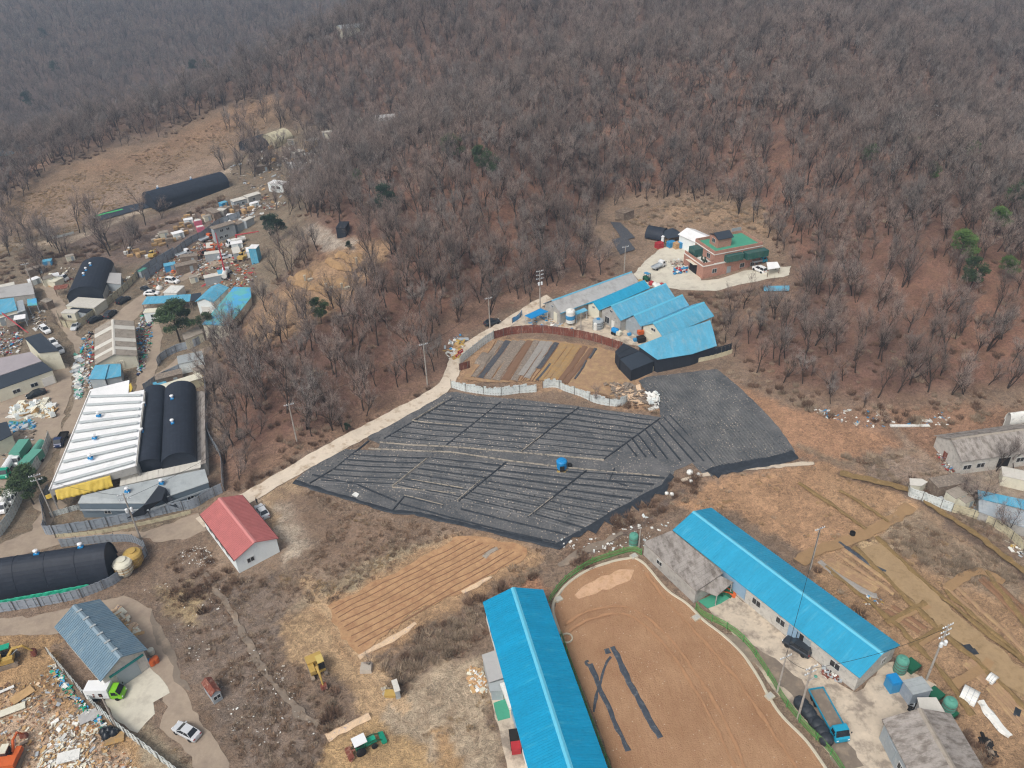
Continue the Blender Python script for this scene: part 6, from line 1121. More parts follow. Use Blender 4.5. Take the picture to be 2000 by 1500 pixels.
cabin('goods_container', 'white ribbed container at the corner of the wood, left of the big slope', (348,712), (398,701), (393,686), 2.6, 'white_wall', 'pale_roof'); cabin('goods_container', 'long pale container roof directly behind the arched sheds', (300,756), (390,728), (396,738), 2.2, 'fence_cream', 'cream_wall')
polyhouse('terrace_house', 'cream stepped roofed little building right of the big pine', [(355,652,2.8),(360,665,2.8),(398,650,2.8),(390,638,2.8)], 'fibre_brown', 'cream_wall', wins=[(1,.5,1.3,1.2,.8)])
polyhouse('dark_gable_house', 'house with dark slate roof and pale side wall above the long grey roof', [(48,661,5.6),(76,690,5.6),(116,686,5.2),(80,651,6.0)], 'charcoal_roof', 'cream_wall')
polyhouse('long_hall', 'long pinkish grey roofed hall running off the left edge', [(-40,748,4.2),(82,706,4.2),(60,688,5.0),(-40,708,5.0)], 'grey_pink_roof', 'cream_wall', wins=[(0,.5,1.5,1.6,1.0)], cat='hall'); polyhouse('long_hall', 'dark strip roof with cream walls in front of the pinkish hall', [(-40,775,3.4),(104,723,3.6),(83,707,4.2),(-40,749,4.1)], 'charcoal_roof', 'cream_wall', wins=[(0,.45,1.5,1.6,1.0),(0,.7,1.5,1.6,1.0),(0,.9,1.2,2.6,2.2,'shutter','white_trim')], cat='hall')
polyhouse('blue_patch_house', 'pale house with bright blue patched roof at the left edge', [(-20,620,3.4),(34,606,3.4),(27,582,3.8),(-20,588,3.8)], 'blue_worn', 'cream_wall', wins=[(0,.6,1.3,1.1,.9)]); polyhouse('grey_lean_to', 'grey sheet roofed lean-to right of the blue patched house', [(34,612,3.0),(50,607,3.0),(45,586,3.2),(32,589,3.2)], 'metal_wall', 'metal_wall'); polyhouse('carport', 'small white carport with a red vehicle beneath at the left edge', [(26,626,2.4),(50,622,2.4),(50,614,2.6),(28,617,2.6)], 'white_roof', 'steel', walls=False, posts=True)
polyhouse('teal_canopy', 'small teal sheet canopy beside the village lane', [(54,598,2.6),(73,596,2.6),(71,583,2.8),(53,585,2.8)], 'turquoise_roof', 'steel', walls=False, posts=True); polyhouse('yard_roof', 'flat grey yard roof at the left edge above the blue patched house', [(-20,585,2.8),(68,575,2.8),(62,552,3.0),(-20,565,3.0)], 'grey_roof', 'grey_wall')
polyhouse('dark_roof_house', 'small house with dark roof at the left edge beside the truck yard', [(-20,872,3.4),(24,850,3.4),(14,824,3.8),(-20,832,3.8)], 'charcoal_roof', 'cream_wall')
gable('container_office', 'pair of stacked grey site containers with dark windows above the machine yard', (416,449), (460,436), (446,433), 4.6, .1, 'metal_wall', 'strip_grey', wins=[('A',.35,3.4,1.2,.9),('A',.65,3.4,1.2,.9),('A',.5,1.2,1.2,.9),('A',.25,1.2,1.2,.9)])
cabin('site_cabin', 'small pale cabin with dark windows at the upper end of the crate yard', (456,395), (482,388), (478,383), 2.6, 'metal_wall', 'pale_sheet', wins=[('A',.3,1.4,1,.9),('A',.7,1.4,1,.9)]); cabin('site_cabin', 'white and grey cabin with dark windows among the bare trees', (522,358), (552,362), (556,354), 2.8, 'white_wall', 'white_roof', wins=[('A',.3,1.5,1.3,1.0),('A',.7,1.5,1.3,1.0)]); cabin('site_cabin', 'light grey block-like cabin in the crate yard', (421,411), (436,412), (437,407), 2.2, 'grey_wall', 'pale_sheet')
cabin('site_cabin', 'yellow-green cabin with pale roof among the trees of the valley', (606,277), (626,271), (622,266), 2.6, 'yellow_paint', 'pale_sheet'); arch('greenhouse', 'dark netted half of a pair of tunnel greenhouses in the valley', (500,293), (535,281), (527,266), .8, 3.4, 'black_net', seams=4, group='valley tunnels'); arch('greenhouse', 'pale grey half of a pair of tunnel greenhouses in the valley', (536,281), (572,268), (565,256), .8, 3.4, 'fence_cream', seams=4, group='valley tunnels')
arch('long_greenhouse', 'long black-covered tunnel greenhouse below the orchard slope', (302,399), (448,358), (440,343), 1.6, 3.4, 'black_cover', cat='greenhouse', seams=10, vents=[(.18,.3),(.62,.3)])
film([(185,428),(215,420),(250,410),(290,400)], 7.0, 'flat strip of black ground net extending from the long tunnel greenhouse', 'charcoal_roof', .1); film([(178,428),(200,421),(240,411)], 1.2, 'bright green hose strip laid along the black ground net', mat('grass_green', '48b268', .7, .1) and 'grass_green', .25)
polyhouse('blue_roof_house', 'turquoise blue roof among the trees at the far left edge', [(-25,305,3.4),(22,304,3.4),(29,298,3.8),(14,294,4.0),(-25,298,4.0)], 'turquoise_roof', 'rust'); polyhouse('hill_house', 'dark blue-grey roof in the woods at the right edge', [(1952,240,4),(1995,252,3.6),(2030,250,3.6),(2000,226,4.4),(1962,224,4.4)], 'slate_blue_roof', 'grey_wall')
cabin('net_hut', 'small black netted hut with white side at the edge of the dry meadow', (655,446), (674,446), (668,433), 2.8, 'black_net', 'black_net')
cloth('tarpaulin', 'green-blue tarpaulin over stored goods among valley trees, upper one', [(655,293,1.5),(676,288,1.8),(680,294,.6),(660,298,.4)], 'tank_green', 'tarpaulin', .2, 5); cloth('tarpaulin', 'green-blue tarpaulin over stored goods among valley trees, lower one', [(652,308,1.8),(672,300,2.0),(676,308,.5),(660,314,.4)], 'tank_green', 'tarpaulin', .2, 5)
gable('chapel_roof', 'pale ribbed roof strip glimpsed through trees on the far ridge', (665,57), (715,52), (712,46), 4, 1, 'cream_wall', 'pale_roof')
fence('garden_wall', 'short white wall piece on the bare slope above the crate yard', [(103,467),(125,462),(145,456)], .9, 'fence_pale', rail=False, gap=99, cat='wall'); 
# graves on the meadow
def grave(a, lab, s=1.0):
    p = g1(*a); e = empty('grave', tuple(p), .6, lab, 'grave', 'graves on the dry meadow'); n = 20; b = MB(); prof = [(3.2, -.3), (3.0, .1), (2.6, .6), (1.9, 1.05), (1.0, 1.3), (.2, 1.36)]; b.lathe([(r*s, z*s) for r, z in prof], (0, 3.2, 0), n); b.build('mound', MATS['meadow'], e, smooth=True)
    MB().box((0, -.8, .35), (1.5, .9, .55)).build('stone_table', MATS['kerb'], e); q = MB(); q.box((-1.4, -.6, .9), (.5, .3, 1.9)); q.box((-1.4, -.6, 1.9), (.7, .45, .2)); q.build('headstone', MATS['kerb'], e)
mat('meadow', '967a59', .95, .2, .8, c2='826a4c', k2=(.45, .7), bump=.5)
for a, l in (((604,546), 'grave with white stone table on the open meadow, leftmost of the group'), ((646,562), 'grave with slim headstone in the middle of the meadow'), ((704,512), 'grave under the edge of the trees, uppermost of the group'), ((676,562), 'grave nearest the trees on the right of the middle one')): grave(a, l)
def terrace(line, lab='meadow_bank'): ribbon('meadow_bank', line, 2.2, 'meadow', thick=.8, jit=.4)
for ln in ([(565,548),(600,560),(645,575)], [(660,500),(690,510),(720,522)], [(640,512),(670,525),(700,530)]): terrace(ln)

# ---------- crates, pallets and cartons: each one a thing ----------
def stack_proto(name, m_, w, d, h, k, cat, lab):
    e = empty(name, (0, 0, 0), 0, lab, cat); b = MB()
    for i in range(k): b.box((0, 0, .16+(h)*(i+.5)), (w, d, h*.86))
    b.build('boards' if m_ in ('plank', 'old_wood') else 'boxes', MATS[m_], e); q = MB()
    for i in (-1, 0, 1): q.box((0, i*d*.4, .07), (w, .1, .14))
    q.build('pallet', MATS['old_wood'], e); return e
SP = [stack_proto('timber_stack', 'plank', 2.4, 1.2, .4, 3, 'timber stack', ''), stack_proto('timber_stack', 'old_wood', 2.2, 1.4, .35, 4, 'timber stack', ''), stack_proto('block_stack', 'stone', 1.2, 1.1, .3, 3, 'block stack', ''), stack_proto('wrapped_stack', 'plastic_white', 1.3, 1.2, .45, 2, 'wrapped pallet', ''), stack_proto('timber_stack', 'strip_tan', 1.8, 1.2, .4, 2, 'timber stack', '')]
def stacks(poly, n, seed, where, kinds=(0, 1, 2, 4), grp=None):
    r = random.Random(seed); xs = [p[0] for p in poly]; ys = [p[1] for p in poly]; got = []; names = ['weathered plank', 'grey timber', 'pale stone block', 'white wrapped', 'tan board']
    t = 0
    while len(got) < n and t < 4000:
        t += 1; x = r.uniform(min(xs), max(xs)); y = r.uniform(min(ys), max(ys))
        if not bool(inpoly(np.array([x]), np.array([y]), poly)[0]) or any(abs(x-a)*1.0+abs(y-b)*2.2 < 13 for a, b in got): continue
        got.append((x, y)); k = r.choice(kinds); p = g1(x, y); c = copy_tree(SP[k]); c.location = p; c.rotation_euler = (0, 0, .55+r.gauss(0, .25)+(pi/2 if r.random() < .3 else 0)); s = r.uniform(.8, 1.15); c.scale = (s, s, s*r.uniform(.7, 1.3)); c['label'] = '%s stack %s' % (names[k], where); c['group'] = '%s stacks %s' % (names[k], where)
stacks([(300,468),(345,448),(368,440),(375,455),(330,482),(300,482)], 22, 1, 'in the pallet yard beside the upper fence'); stacks([(366,418),(400,428),(395,438),(372,445),(340,452)], 16, 2, 'along the crate row below the bare slope'); stacks([(430,405),(480,398),(500,410),(470,420),(440,418)], 16, 3, 'at the upper end of the crate row')
stacks([(243,485),(275,488),(290,505),(265,512),(245,500)], 8, 4, 'near the yellow loader by the thicket', (0, 3, 4)); stacks([(500,300),(560,280),(640,300),(600,335),(540,325)], 20, 5, 'among the valley trees', (0, 2, 3))
for e in SP: 
    for ch in list(e.children): bpy.data.objects.remove(ch)
    bpy.data.objects.remove(e)
for a, l in (((388,440), 'rear'), ((393,452), 'front')): p = g1(*a); e = empty('wrapped_bale', tuple(p), .5, 'bright pink wrapped bale beside the grey site containers, %s one of two' % l, 'bale', 'pink bales'); b = MB(); [b.box((0, 0, .35+k*.6), (2.6, 1.8, .55)) for k in range(3)]; b.build('wrap', MATS['pink'], e); MB().box((0, 0, 1.96), (2.2, 1.4, .12)).build('cap', MATS['plastic_white'], e)
VD = [('village_scrap', 'scrap timber, pipes and rubbish strewn between the village fences', [(285,548),(340,500),(430,455),(440,480),(400,510),(330,560),(300,570)], 420, ['old_wood','plank','rust','steel','stone','orange_paint'], 31, (.3, 1.8)),
 ('machine_scrap', 'scrap iron and machine parts covering the upper machine yard', [(380,480),(440,470),(500,480),(500,545),(460,575),(400,560),(370,530),(350,520)], 480, ['rust','red_paint','steel','dark','orange_paint','yellow_paint','plastic_white','old_wood'], 32, (.3, 1.6)),
 ('yard_clutter', 'drums, bags and cloths packed around the fibre-cement shed', [(268,640),(285,600),(300,615),(296,670),(285,720),(270,735)], 260, ['plastic_white','dark','red_paint','tarp_blue','steel','body_navy','tarp_green'], 33, (.4, 1.4)),
 ('yard_clutter', 'piled boxes and tubs left of the fibre-cement shed', [(165,655),(183,645),(184,720),(180,760),(158,760),(152,700)], 230, ['dark','tarp_green','red_paint','steel','tarp_blue','plastic_white','old_wood'], 34, (.4, 1.4)),
 ('yard_clutter', 'loose goods along the lane by the teal canopy', [(75,600),(88,610),(92,640),(70,650),(60,620)], 120, ['steel','plastic_white','plank','dark'], 35, (.3, 1.2)),
 ('yard_clutter', 'mixed goods in the yard left of the dark slate roof', [(0,640),(45,650),(40,690),(0,695)], 170, ['red_paint','tarp_blue','plastic_white','old_wood','steel'], 36, (.3, 1.5)),
 ('valley_goods', 'white and grey goods stored under the trees of the upper valley', [(560,320),(640,280),(720,240),(800,240),(790,262),(700,300),(600,340)], 420, ['plastic_white','fence_pale','stone','old_wood'], 37, (.5, 1.8)),
 ('valley_goods', 'white goods glimpsed through the trees on the right hillside', [(1730,215),(1850,195),(1930,215),(1900,235),(1800,232)], 130, ['plastic_white','fence_pale'], 38, (.5, 1.8)),
 ('valley_goods', 'pale goods on the ridge behind the bare orchard', [(255,180),(330,165),(460,140),(480,150),(330,185),(265,195)], 90, ['plastic_white','fence_pale'], 39, (.8, 2.4)),
 ('yard_clutter', 'pipes, boards and drums in the walled yard at the right', [(1810,950),(1860,945),(1905,960),(1905,1005),(1860,992),(1820,975)], 240, ['plastic_white','steel','old_wood','tarp_blue','dark','stone'], 40, (.3, 1.4)),
 ('yard_clutter', 'odds and ends along the wall of the long old storehouse', [(1822,870),(1840,875),(1868,930),(1850,925)], 80, ['plastic_white','steel','tarp_blue','red_paint'], 41, (.3, .9)),
 ('yard_clutter', 'pipes and drums stored in the lower right corner yard', [(1960,1060),(2010,1050),(2020,1090),(1990,1090)], 80, ['plastic_white','yellow_paint','dark','steel'], 42, (.3, 1.2)),
 ('scrap_heap', 'pale broken board and paper waste covering the scrap yard', [(0,1340),(60,1330),(110,1300),(150,1370),(200,1420),(250,1480),(300,1530),(0,1530)], 2600, ['plank','cream_wall','strip_tan','old_wood','straw','cardboard','soil_ridge','strip_brown'], 43, (.2, 1.0)),
 ('paper_heap', 'dense heap of white torn paper in the scrap yard', [(110,1400),(160,1395),(190,1430),(170,1470),(200,1500),(150,1530),(60,1530),(90,1460)], 1300, ['plastic_white','cream_wall','plank'], 44, (.2, 1.1)),
 ('waste_line', 'coloured rubbish bags piled against the leaning fence of the scrap yard', [(96,1300),(106,1300),(150,1360),(200,1410),(235,1440),(225,1452),(180,1410),(120,1345)], 240, ['plastic_white','steel','dark','tarp_green','tarp_blue','plank'], 45, (.3, 1.2)),
 ('litter', 'white foam litter in the weeds beside the red roofed house', [(350,1080),(400,1060),(420,1100),(395,1110),(350,1100)], 90, ['plastic_white'], 46, (.12, .4)),
 ('litter', 'scattered white litter over the rough weeds around the ditch', [(260,1140),(420,1130),(560,1300),(620,1450),(480,1500),(380,1300)], 150, ['plastic_white','stone'], 47, (.12, .5)),
 ('carton_heap', 'heap of brown cartons and white sacks beside the flat grey side shed', [(913,1308),(935,1303),(948,1320),(950,1352),(925,1352),(918,1335)], 110, ['cardboard','plastic_white','cardboard','cream_wall','plank'], 48, (.5, 1.3)),
 ('litter', 'coloured bags and buckets behind the long sky-blue roof', [(1680,1160),(1720,1170),(1725,1180),(1690,1182)], 24, ['plastic_white','tarp_blue','yellow_paint'], 49, (.3, .8)),
 ('stones', 'small pale stones beside the little grey hut on the gravel', [(745,1346),(760,1340),(765,1360),(752,1364)], 22, ['stone','kerb'], 50, (.5, .9)),
 ('stacked_goods', 'rows of long white bundles stored beside the dark strip roof', [(25,795),(95,780),(108,800),(100,815),(20,815)], 90, ['plastic_white','cream_wall','fence_pale','strip_tan'], 51, (1.0, 3.4)),
 ('stacked_goods', 'blue and grey tubs in the yard by the truck fence', [(20,825),(70,822),(70,838),(25,845)], 50, ['tarp_blue','steel','tank_green'], 52, (.8, 1.6)),
 ('stacked_goods', 'glass and metal goods along the left side of the white factory roof', [(148,690),(160,700),(162,740),(155,780),(146,775)], 70, ['plastic_white','steel','tank_green'], 53, (.6, 1.8)),
 ('stacked_goods', 'bundles behind the factory roofs beside the wood', [(290,760),(395,735),(400,750),(300,765)], 80, ['strip_tan','cream_wall','old_wood'], 54, (.6, 2.0))]
for nm, lb, pl, n, ms, sd, sz in VD: debris(nm, lb, pl, int(n*(1.5 if n < 1200 else .5)), ms+(['strip_grey', 'old_wood', 'kerb', 'steel', 'mud', 'strip_brown'] if 'scrap' in nm or 'clutter' in nm else []), (sz[0]*.7, sz[1]*.72) if nm != 'stacked_goods' else sz, sd, nm.replace('_', ' '), .35 if n < 1000 else .25, flat=.5 if sz[1] > 1.2 else .15)

cabin('grey_container', 'grey ribbed container, left of two, right of the pink bales', (463,440), (478,433), (474,428), 2.6, 'metal_wall', 'strip_grey'); cabin('grey_container', 'grey ribbed container, right of two, near the crane trucks', (480,432), (496,424), (492,420), 2.6, 'metal_wall', 'pale_sheet')
cabin('site_cabin', 'small dull cabin with pale roof at the head of the crate row', (484,386), (510,378), (506,373), 2.5, 'grey_wall', 'pale_sheet', wins=[('A',.4,1.4,1,.9)]); cabin('storage_shed', 'low brown shed beside the lane left of the orange-walled hut', (78,588), (90,592), (92,582), 2.4, 'old_wood', 'fibre_brown'); cabin('storage_shed', 'cream shed roof half hidden in the thicket above the arched shed', (80,548), (106,552), (108,540), 1.8, 'cream_wall', 'cream_wall'); cabin('storage_shed', 'tiny grey shed at the far end of the bluish metal fence', (268,530), (275,531), (276,522), 2.2, 'metal_wall', 'tank_green'); polyhouse('open_shelter', 'dark flat roof joining the open blue shed and white house', [(372,589,3.0),(396,584,3.0),(392,572,3.2),(374,575,3.2)], 'charcoal_roof', 'old_wood', walls=False, posts=True)
cabin('storage_shed', 'small pale shed with brown roof among trees right of the tunnel pair', (640,262), (652,259), (649,255), 2.6, 'cream_wall', 'fibre_brown'); cabin('storage_shed', 'low grey shed under the trees left of the yellow-green cabin', (575,300), (596,294), (592,289), 2.2, 'grey_wall', 'pale_sheet'); cabin('storage_shed', 'long white shed half hidden by trees in the upper valley', (735,232), (775,228), (772,222), 2.2, 'white_wall', 'white_roof')
truck((360,500), (378,492), 'body_white', 'white light truck parked by the grey corrugated fence', L=5.0); truck((404,470), (420,462), 'orange_paint', 'orange light truck beside the stacked grey site containers', L=5.0); car((150,640), (140,652), 'body_silver', 'silver car turning at the corner of the cream wall'); car((440,505), (455,500), 'body_silver', 'silver car among the machines of the upper yard')
VD2 = [('yard_clutter', 'mixed goods along the fence of the upper track', [(400,430),(520,385),(560,400),(500,425),(430,455)], 260, ['plank','old_wood','steel','plastic_white','rust'], 71, (.4, 1.6)), ('yard_clutter', 'stored goods behind the cream panel wall', [(205,560),(262,535),(262,545),(215,585)], 90, ['cream_wall','plastic_white','steel','plank'], 72, (.4, 1.4)), ('yard_clutter', 'loose goods in the yard above the black arched shed', [(90,530),(150,520),(140,560),(110,570),(80,560)], 80, ['plastic_white','cream_wall','rust','plank'], 73, (.4, 1.4)), ('yard_clutter', 'machine parts in the lorry yard at the left', [(0,850),(70,840),(60,880),(10,910)], 70, ['steel','dark','plastic_white'], 74, (.3, 1.2)), ('yard_clutter', 'goods strewn under the trees below the long tunnel greenhouse', [(440,330),(560,290),(590,330),(560,400),(500,380)], 240, ['plank','old_wood','steel','plastic_white','stone'], 75, (.4, 1.6))]
for nm, lb, pl, n, ms, sd, sz in VD2: debris(nm, lb, pl, n, ms+['strip_grey', 'mud', 'old_wood'], sz, sd, 'clutter', .4, flat=.5)
# ---------- vehicles ----------
car((366,1433), (312,1404), 'body_silver', 'silver saloon car parked alone on the muddy lane at the lower left')
car((513,1003), (504,990), 'body_silver', 'silver saloon car parked beside the small red roofed house')
car((1556,1268), (1518,1244), 'body_dark', 'dark grey sport utility car beside the long sky-blue roofed shed', suv=True)
car((285,568), (270,558), 'body_dark', 'grey-blue hatchback on the village track, uppermost of four dark cars'); car((242,590), (262,578), 'body_black', 'black sport utility car, second of four dark cars on the village track', suv=True); car((217,617), (228,607), 'body_dark', 'grey estate car, third of four dark cars, beside the shed corner', suv=True); car((188,627), (212,617), 'body_black', 'black saloon car, lowest of four dark cars on the village track')
car((338,552), (360,554), 'body_white', 'white sport utility car above the white wrapped boxes', suv=True); car((297,576), (320,574), 'body_white', 'white car behind the flat sky-blue open shed')
car((90,648), (108,662), 'body_white', 'white car, rear one of three parked beside the dark slate roof', suv=True); car((105,672), (117,684), 'body_white', 'white car, middle one of three parked beside the dark slate roof'); car((118,686), (130,702), 'body_white', 'white car, front one of three parked beside the dark slate roof')
car((72,773), (45,782), 'body_black', 'black saloon car in front of the cream walled hall'); truck((122,864), (107,891), 'body_navy', 'dark navy pickup parked beside the truck yard fence', L=5.0, bed='dark')
truck((212,1360), (270,1358), 'lime', 'lime green light truck with plain white cargo box on the concrete apron', kind='box', L=5.4, Wd=1.85, boxh=1.95); 
lt = [o for o in bpy.data.objects if o.get('label', '').startswith('lime green')][0]
mk = MB(); mk.box((-.35, -.985, 1.55), (.55, .03, .75)); mk.build('panel_mark', MATS['dark'], lt); mk = MB(); mk.box((-1.35, -.985, 1.75), (.28, .03, .3)); mk.box((-1.4, -.985, 1.3), (.25, .03, .28)); mk.box((-.35, -1.0, 1.5), (.3, .03, .3)); mk.build('panel_mark', MATS['rust'], lt); MB().box((.66, 0, 2.35), (.35, 1.2, .45)).build('cooling_unit', MATS['plastic_white'], lt)
truck((1617,1402), (1655,1472), 'truck_blue', 'blue flatbed lorry with empty grey bed parked by the green net fence', L=8.4, Wd=2.3, bed='mud')
def bale_row():
    P = smooth(list(G([1562,1580,1600,1612], [1378,1400,1428,1450])), 4); n = 9; L = len(P)-1
    for i in range(n):
        q = P[int(i*L/(n-1))]; r = random.Random(i); b = MB(); b.lathe([(.5, .1), (.9, .2), (1.0, .7), (.85, 1.2), (.4, 1.45)], n=9); o = b.build('covered_bale', MATS['film_dark'], None, smooth=True, label='black-wrapped bale in the row between the net fence and blue lorry', cat='bale', group='black-wrapped bales'); o.location = (q[0], q[1], q[2]); o.rotation_euler = (0, 0, r.uniform(0, 6)); o.scale = (1.05, 1.05, r.uniform(.85, 1.1))
bale_row()
for i, (a, b_, cb, bx, lb) in enumerate((((62,915),(42,935),'truck_green','tank_green','green and white tank lorry, right one in the row by the panel fence'), ((72,893),(58,912),'truck_green','tank_green','green lorry with pale cargo box at the head of the truck row'), ((42,895),(28,915),'body_white','tank_green','white cabbed lorry with green load in the middle of the truck yard'), ((20,918),(6,940),'truck_green','body_white','green lorry at the left edge of the truck yard'), ((30,968),(12,995),'body_white','plastic_white','white tank lorry with red stripe below the pine in the truck yard'), ((14,985),(0,1010),'body_white','plastic_white','white tank lorry at the lower left edge of the truck yard'))):
    truck(a, b_, cb, lb, kind=('tank' if i in (1, 3, 4, 5) else 'box'), L=7.0, Wd=2.2, box=bx, group='lorries in the truck yard')
fence('metal_fence', 'grey panel fence along the right side of the truck yard', [(100,858),(92,885),(75,915),(58,945),(40,985),(22,1020),(0,1050)], 2.4, 'fence_pale', gap=2.4)
cabin('white_box', 'white fabric covered box in the parking yard behind the blue open shed', (318,572), (345,573), (340,558), 2.6, 'plastic_white', 'plastic_white', cat='covered box'); bag((312,566), 2.0, 'plastic_white', 'white bulky bag left of the white fabric box', name='bag'); truck((120,548), (141,550), 'body_white', 'white flatbed light truck beside the black arched shed', L=5.0)
def excavator(a, nose, lab, m_, cabm='yellow_cab', s=1.0, boom=True):
    p, rz = heading(a, nose); e = empty('excavator', tuple(p), rz, lab, 'excavator'); e.scale = (s,)*3
    for sy in (-1, 1): MB().prism([(-1.7, sy*1.0-.25, .25), (-1.4, sy*1.0-.25, 0), (1.4, sy*1.0-.25, 0), (1.7, sy*1.0-.25, .25), (1.7, sy*1.0-.25, .55), (1.4, sy*1.0-.25, .8), (-1.4, sy*1.0-.25, .8), (-1.7, sy*1.0-.25, .55)], (0, .5, 0)).build('track', MATS['mud'], e)
    MB().box((0, 0, .7), (1.5, 1.6, .4)).build('undercarriage', MATS['dark'], e)
    b = MB(); b.prism([(-1.9, -1.15, .95), (-1.9, 1.15, .95), (-1.8, 1.2, 1.9), (-1.8, -1.2, 1.9)], (1.6, 0, .1)); b.box((.5, -.75, 1.35), (1.6, .8, .8)); b.box((-.2, 0, 1.05), (3.0, 2.2, .25)); b.build('body', MATS[m_], e)
    c = MB(); c.box((.35, .65, 1.95), (1.4, .9, 1.5), taper=.94); cc = c.build('cab', MATS['glass'], e); MB().box((.35, .65, 2.75), (1.5, 1.0, .14)).build('cab_roof', MATS[cabm], cc)
    MB().tube([(.6, -.1, 1.5), (1.6, -.1, 2.7), (2.9, -.1, 2.6)], [.22, .24, .16], 6).build('boom', MATS[m_], e); MB().tube([(2.8, -.1, 2.75), (3.7, -.1, 1.1)], [.17, .12], 6).build('stick', MATS[m_], e); MB().tube([(1.0, -.1, 1.5), (2.1, -.1, 2.3)], .08, 6).build('ram', MATS['steel'], e)
    MB().prism([(3.5, -.5, 1.2), (4.0, -.5, 1.0), (4.1, -.5, .4), (3.6, -.5, .1), (3.3, -.5, .5)], (0, .9, 0)).build('bucket', MATS['rust'], e); return e
excavator((620,1310), (635,1348), 'yellow tracked excavator with its arm down on the rough ground', 'yellow_paint', s=1.05); excavator((28,1488), (50,1440), 'orange tracked excavator working in the scrap yard corner', 'orange_paint', 'cream_wall'); excavator((14,1296), (50,1285), 'yellow excavator with green cover at the left edge of the scrap yard', 'yellow_paint', 'tarp_green', s=1.1); excavator((300,503), (315,490), 'small yellow loader beside the timber stacks', 'yellow_paint', s=.8)
def tractor():
    p, rz = heading((712,1462), (742,1447)); e = empty('tractor', tuple(p), rz, 'green farm tractor with white canopy, front loader and red tiller behind', 'tractor'); MB().box((.9, 0, 1.15), (1.9, .8, .75), taper=.9).build('bonnet', MATS['tarp_green'], e); MB().box((-.5, 0, .95), (1.5, .9, .5)).build('body', MATS['dark_green'], e)
    g = MB(); [g.box((x, y, 1.75), (.07, .07, 1.3)) for x in (-1.1, .1) for y in (-.65, .65)]; g.build('canopy_frame', MATS['dark'], e); MB().box((-.5, 0, 2.4), (1.9, 1.6, .12)).build('canopy', MATS['body_white'], e); MB().box((-.8, 0, 1.3), (.5, .5, .5)).build('seat', MATS['tyre'], e)
    wheels(e, [(-.7, -.85), (-.7, .85)], .72, .38); wheels(e, [(1.35, -.7), (1.35, .7)], .45, .28)
    for y in (-.55, .55): MB().tube([(.4, y, 1.4), (1.6, y, 1.5), (2.6, y, .8)], .09, 5).build('loader_arm', MATS['dark_green'], e)
    MB().prism([(2.5, -.9, .9), (3.2, -.9, .55), (3.1, -.9, .2), (2.6, -.9, .15), (2.4, -.9, .5)], (0, 1.8, 0)).build('loader_bucket', MATS['tarp_green'], e); t_ = MB(); t_.box((-2.1, 0, .55), (.7, 2.0, .35)); [t_.lathe([(.06, 0), (.34, .05), (.34, .12), (.06, .17)], (-2.3, -.9+k*.36, .3), 8) for k in range(6)]; t_.box((-1.6, 0, .8), (.6, .2, .2)); t_.build('tiller', MATS['rust'], e)
tractor()
gable('hut', 'little grey hut with rusty pink roof in the weeds beside the lane', (393,1335), (412,1362), (431,1348), 2.0, .5, 'metal_wall', 'rust', over=.1, wins=[('E',.5,1.2,1.1,.8)])
cabin('small_hut', 'tiny grey hut with peeling roof on the gravel by a yellow skip', (764,1330), (771,1353), (782,1349), 1.9, 'metal_wall', 'pale_sheet'); MB().box((0, 0, .35), (1.5, 1.0, .7), taper=1.15).build('skip', MATS['yellow_paint'], None, label='small yellow metal tub beside the tiny grey hut', cat='tub').location = g1(763, 1358)
MB().box((0, 0, .4), (1.9, 1.7, .8), taper=.9).build('concrete_block', MATS['stone'], None, label='pale square concrete well block beside the thicket', cat='block').location = g1(716, 1307)
r_ = bag((928,1316), .1, 'plastic_white', 'x'); bpy.data.objects.remove(r_)
for a, sz, m_, l in (((1005,1450),(1.3,2.6,1.2),'dark','dark crate with green mesh at the foot of the deep blue roof'), ((1008,1466),(1.3,1.3,1.2),'red_paint','dark red tub at the foot of the deep blue roof')): o = MB().box((0, 0, sz[2]/2), sz).box((0, 0, sz[2]+.04), (sz[0]*1.05, sz[1]*1.03, .08)).build('crate', MATS[m_], None, label=l, cat='crate'); o.location = g1(*a); o.rotation_euler = (0, 0, .1)
# containers by the lower right workshop
cabin('container', 'pale grey metal container beside the blue wrapped stack', (1762,1330), (1783,1358), (1813,1338), 2.7, 'fence_grey', 'pale_roof', wins=[('S',.5,1.2,1.0,2.0,'door','pale_roof')]); 
def wrapped():
    c, rz, L, Wd, gz = frame3((1731,1317), (1745,1337), (1764,1332), 2.4); e = empty('covered_stack', (c[0], c[1], gz), rz, 'stack covered by a bright blue sheet beside the pale grey container', 'covered stack'); Wd = abs(Wd); MB().box((0, 0, 1.0), (L*.95, Wd*.92, 2.2)).build('goods', MATS['tarp_blue'], e); MB().lathe([(1.0, 0), (1.02, .1)], n=4) if 0 else MB().box((0, 0, 2.25), (L, Wd, .4), taper=.93).build('cover', MATS['tank_blue'], e)
wrapped()
for a, l, s in (((1756,1310), 'tall green plastic tank behind the blue covered stack', 1.0), ((1848,1392), 'tall green plastic tank beside the pale annex of the workshop', 1.0)): tankcyl('green_tank', l, a, .95*s, 3.0, 'tank_green', rings=4)
for a, l in (((1778,1305), 'dark green square tub behind the pale grey container'), ((1824,1362), 'dark green square tub beside the scrap behind the workshop'), ((1850,1398), 'green square base box under the tall tank by the annex')):
    o = MB().box((0, 0, .5), (1.9, 1.7, 1.0), taper=1.1).box((0, 0, 1.02), (1.7, 1.5, .06)).build('tub', MATS['dark_green'], None, label=l, cat='tub'); o.location = g1(*a); o.rotation_euler = (0, 0, .5)
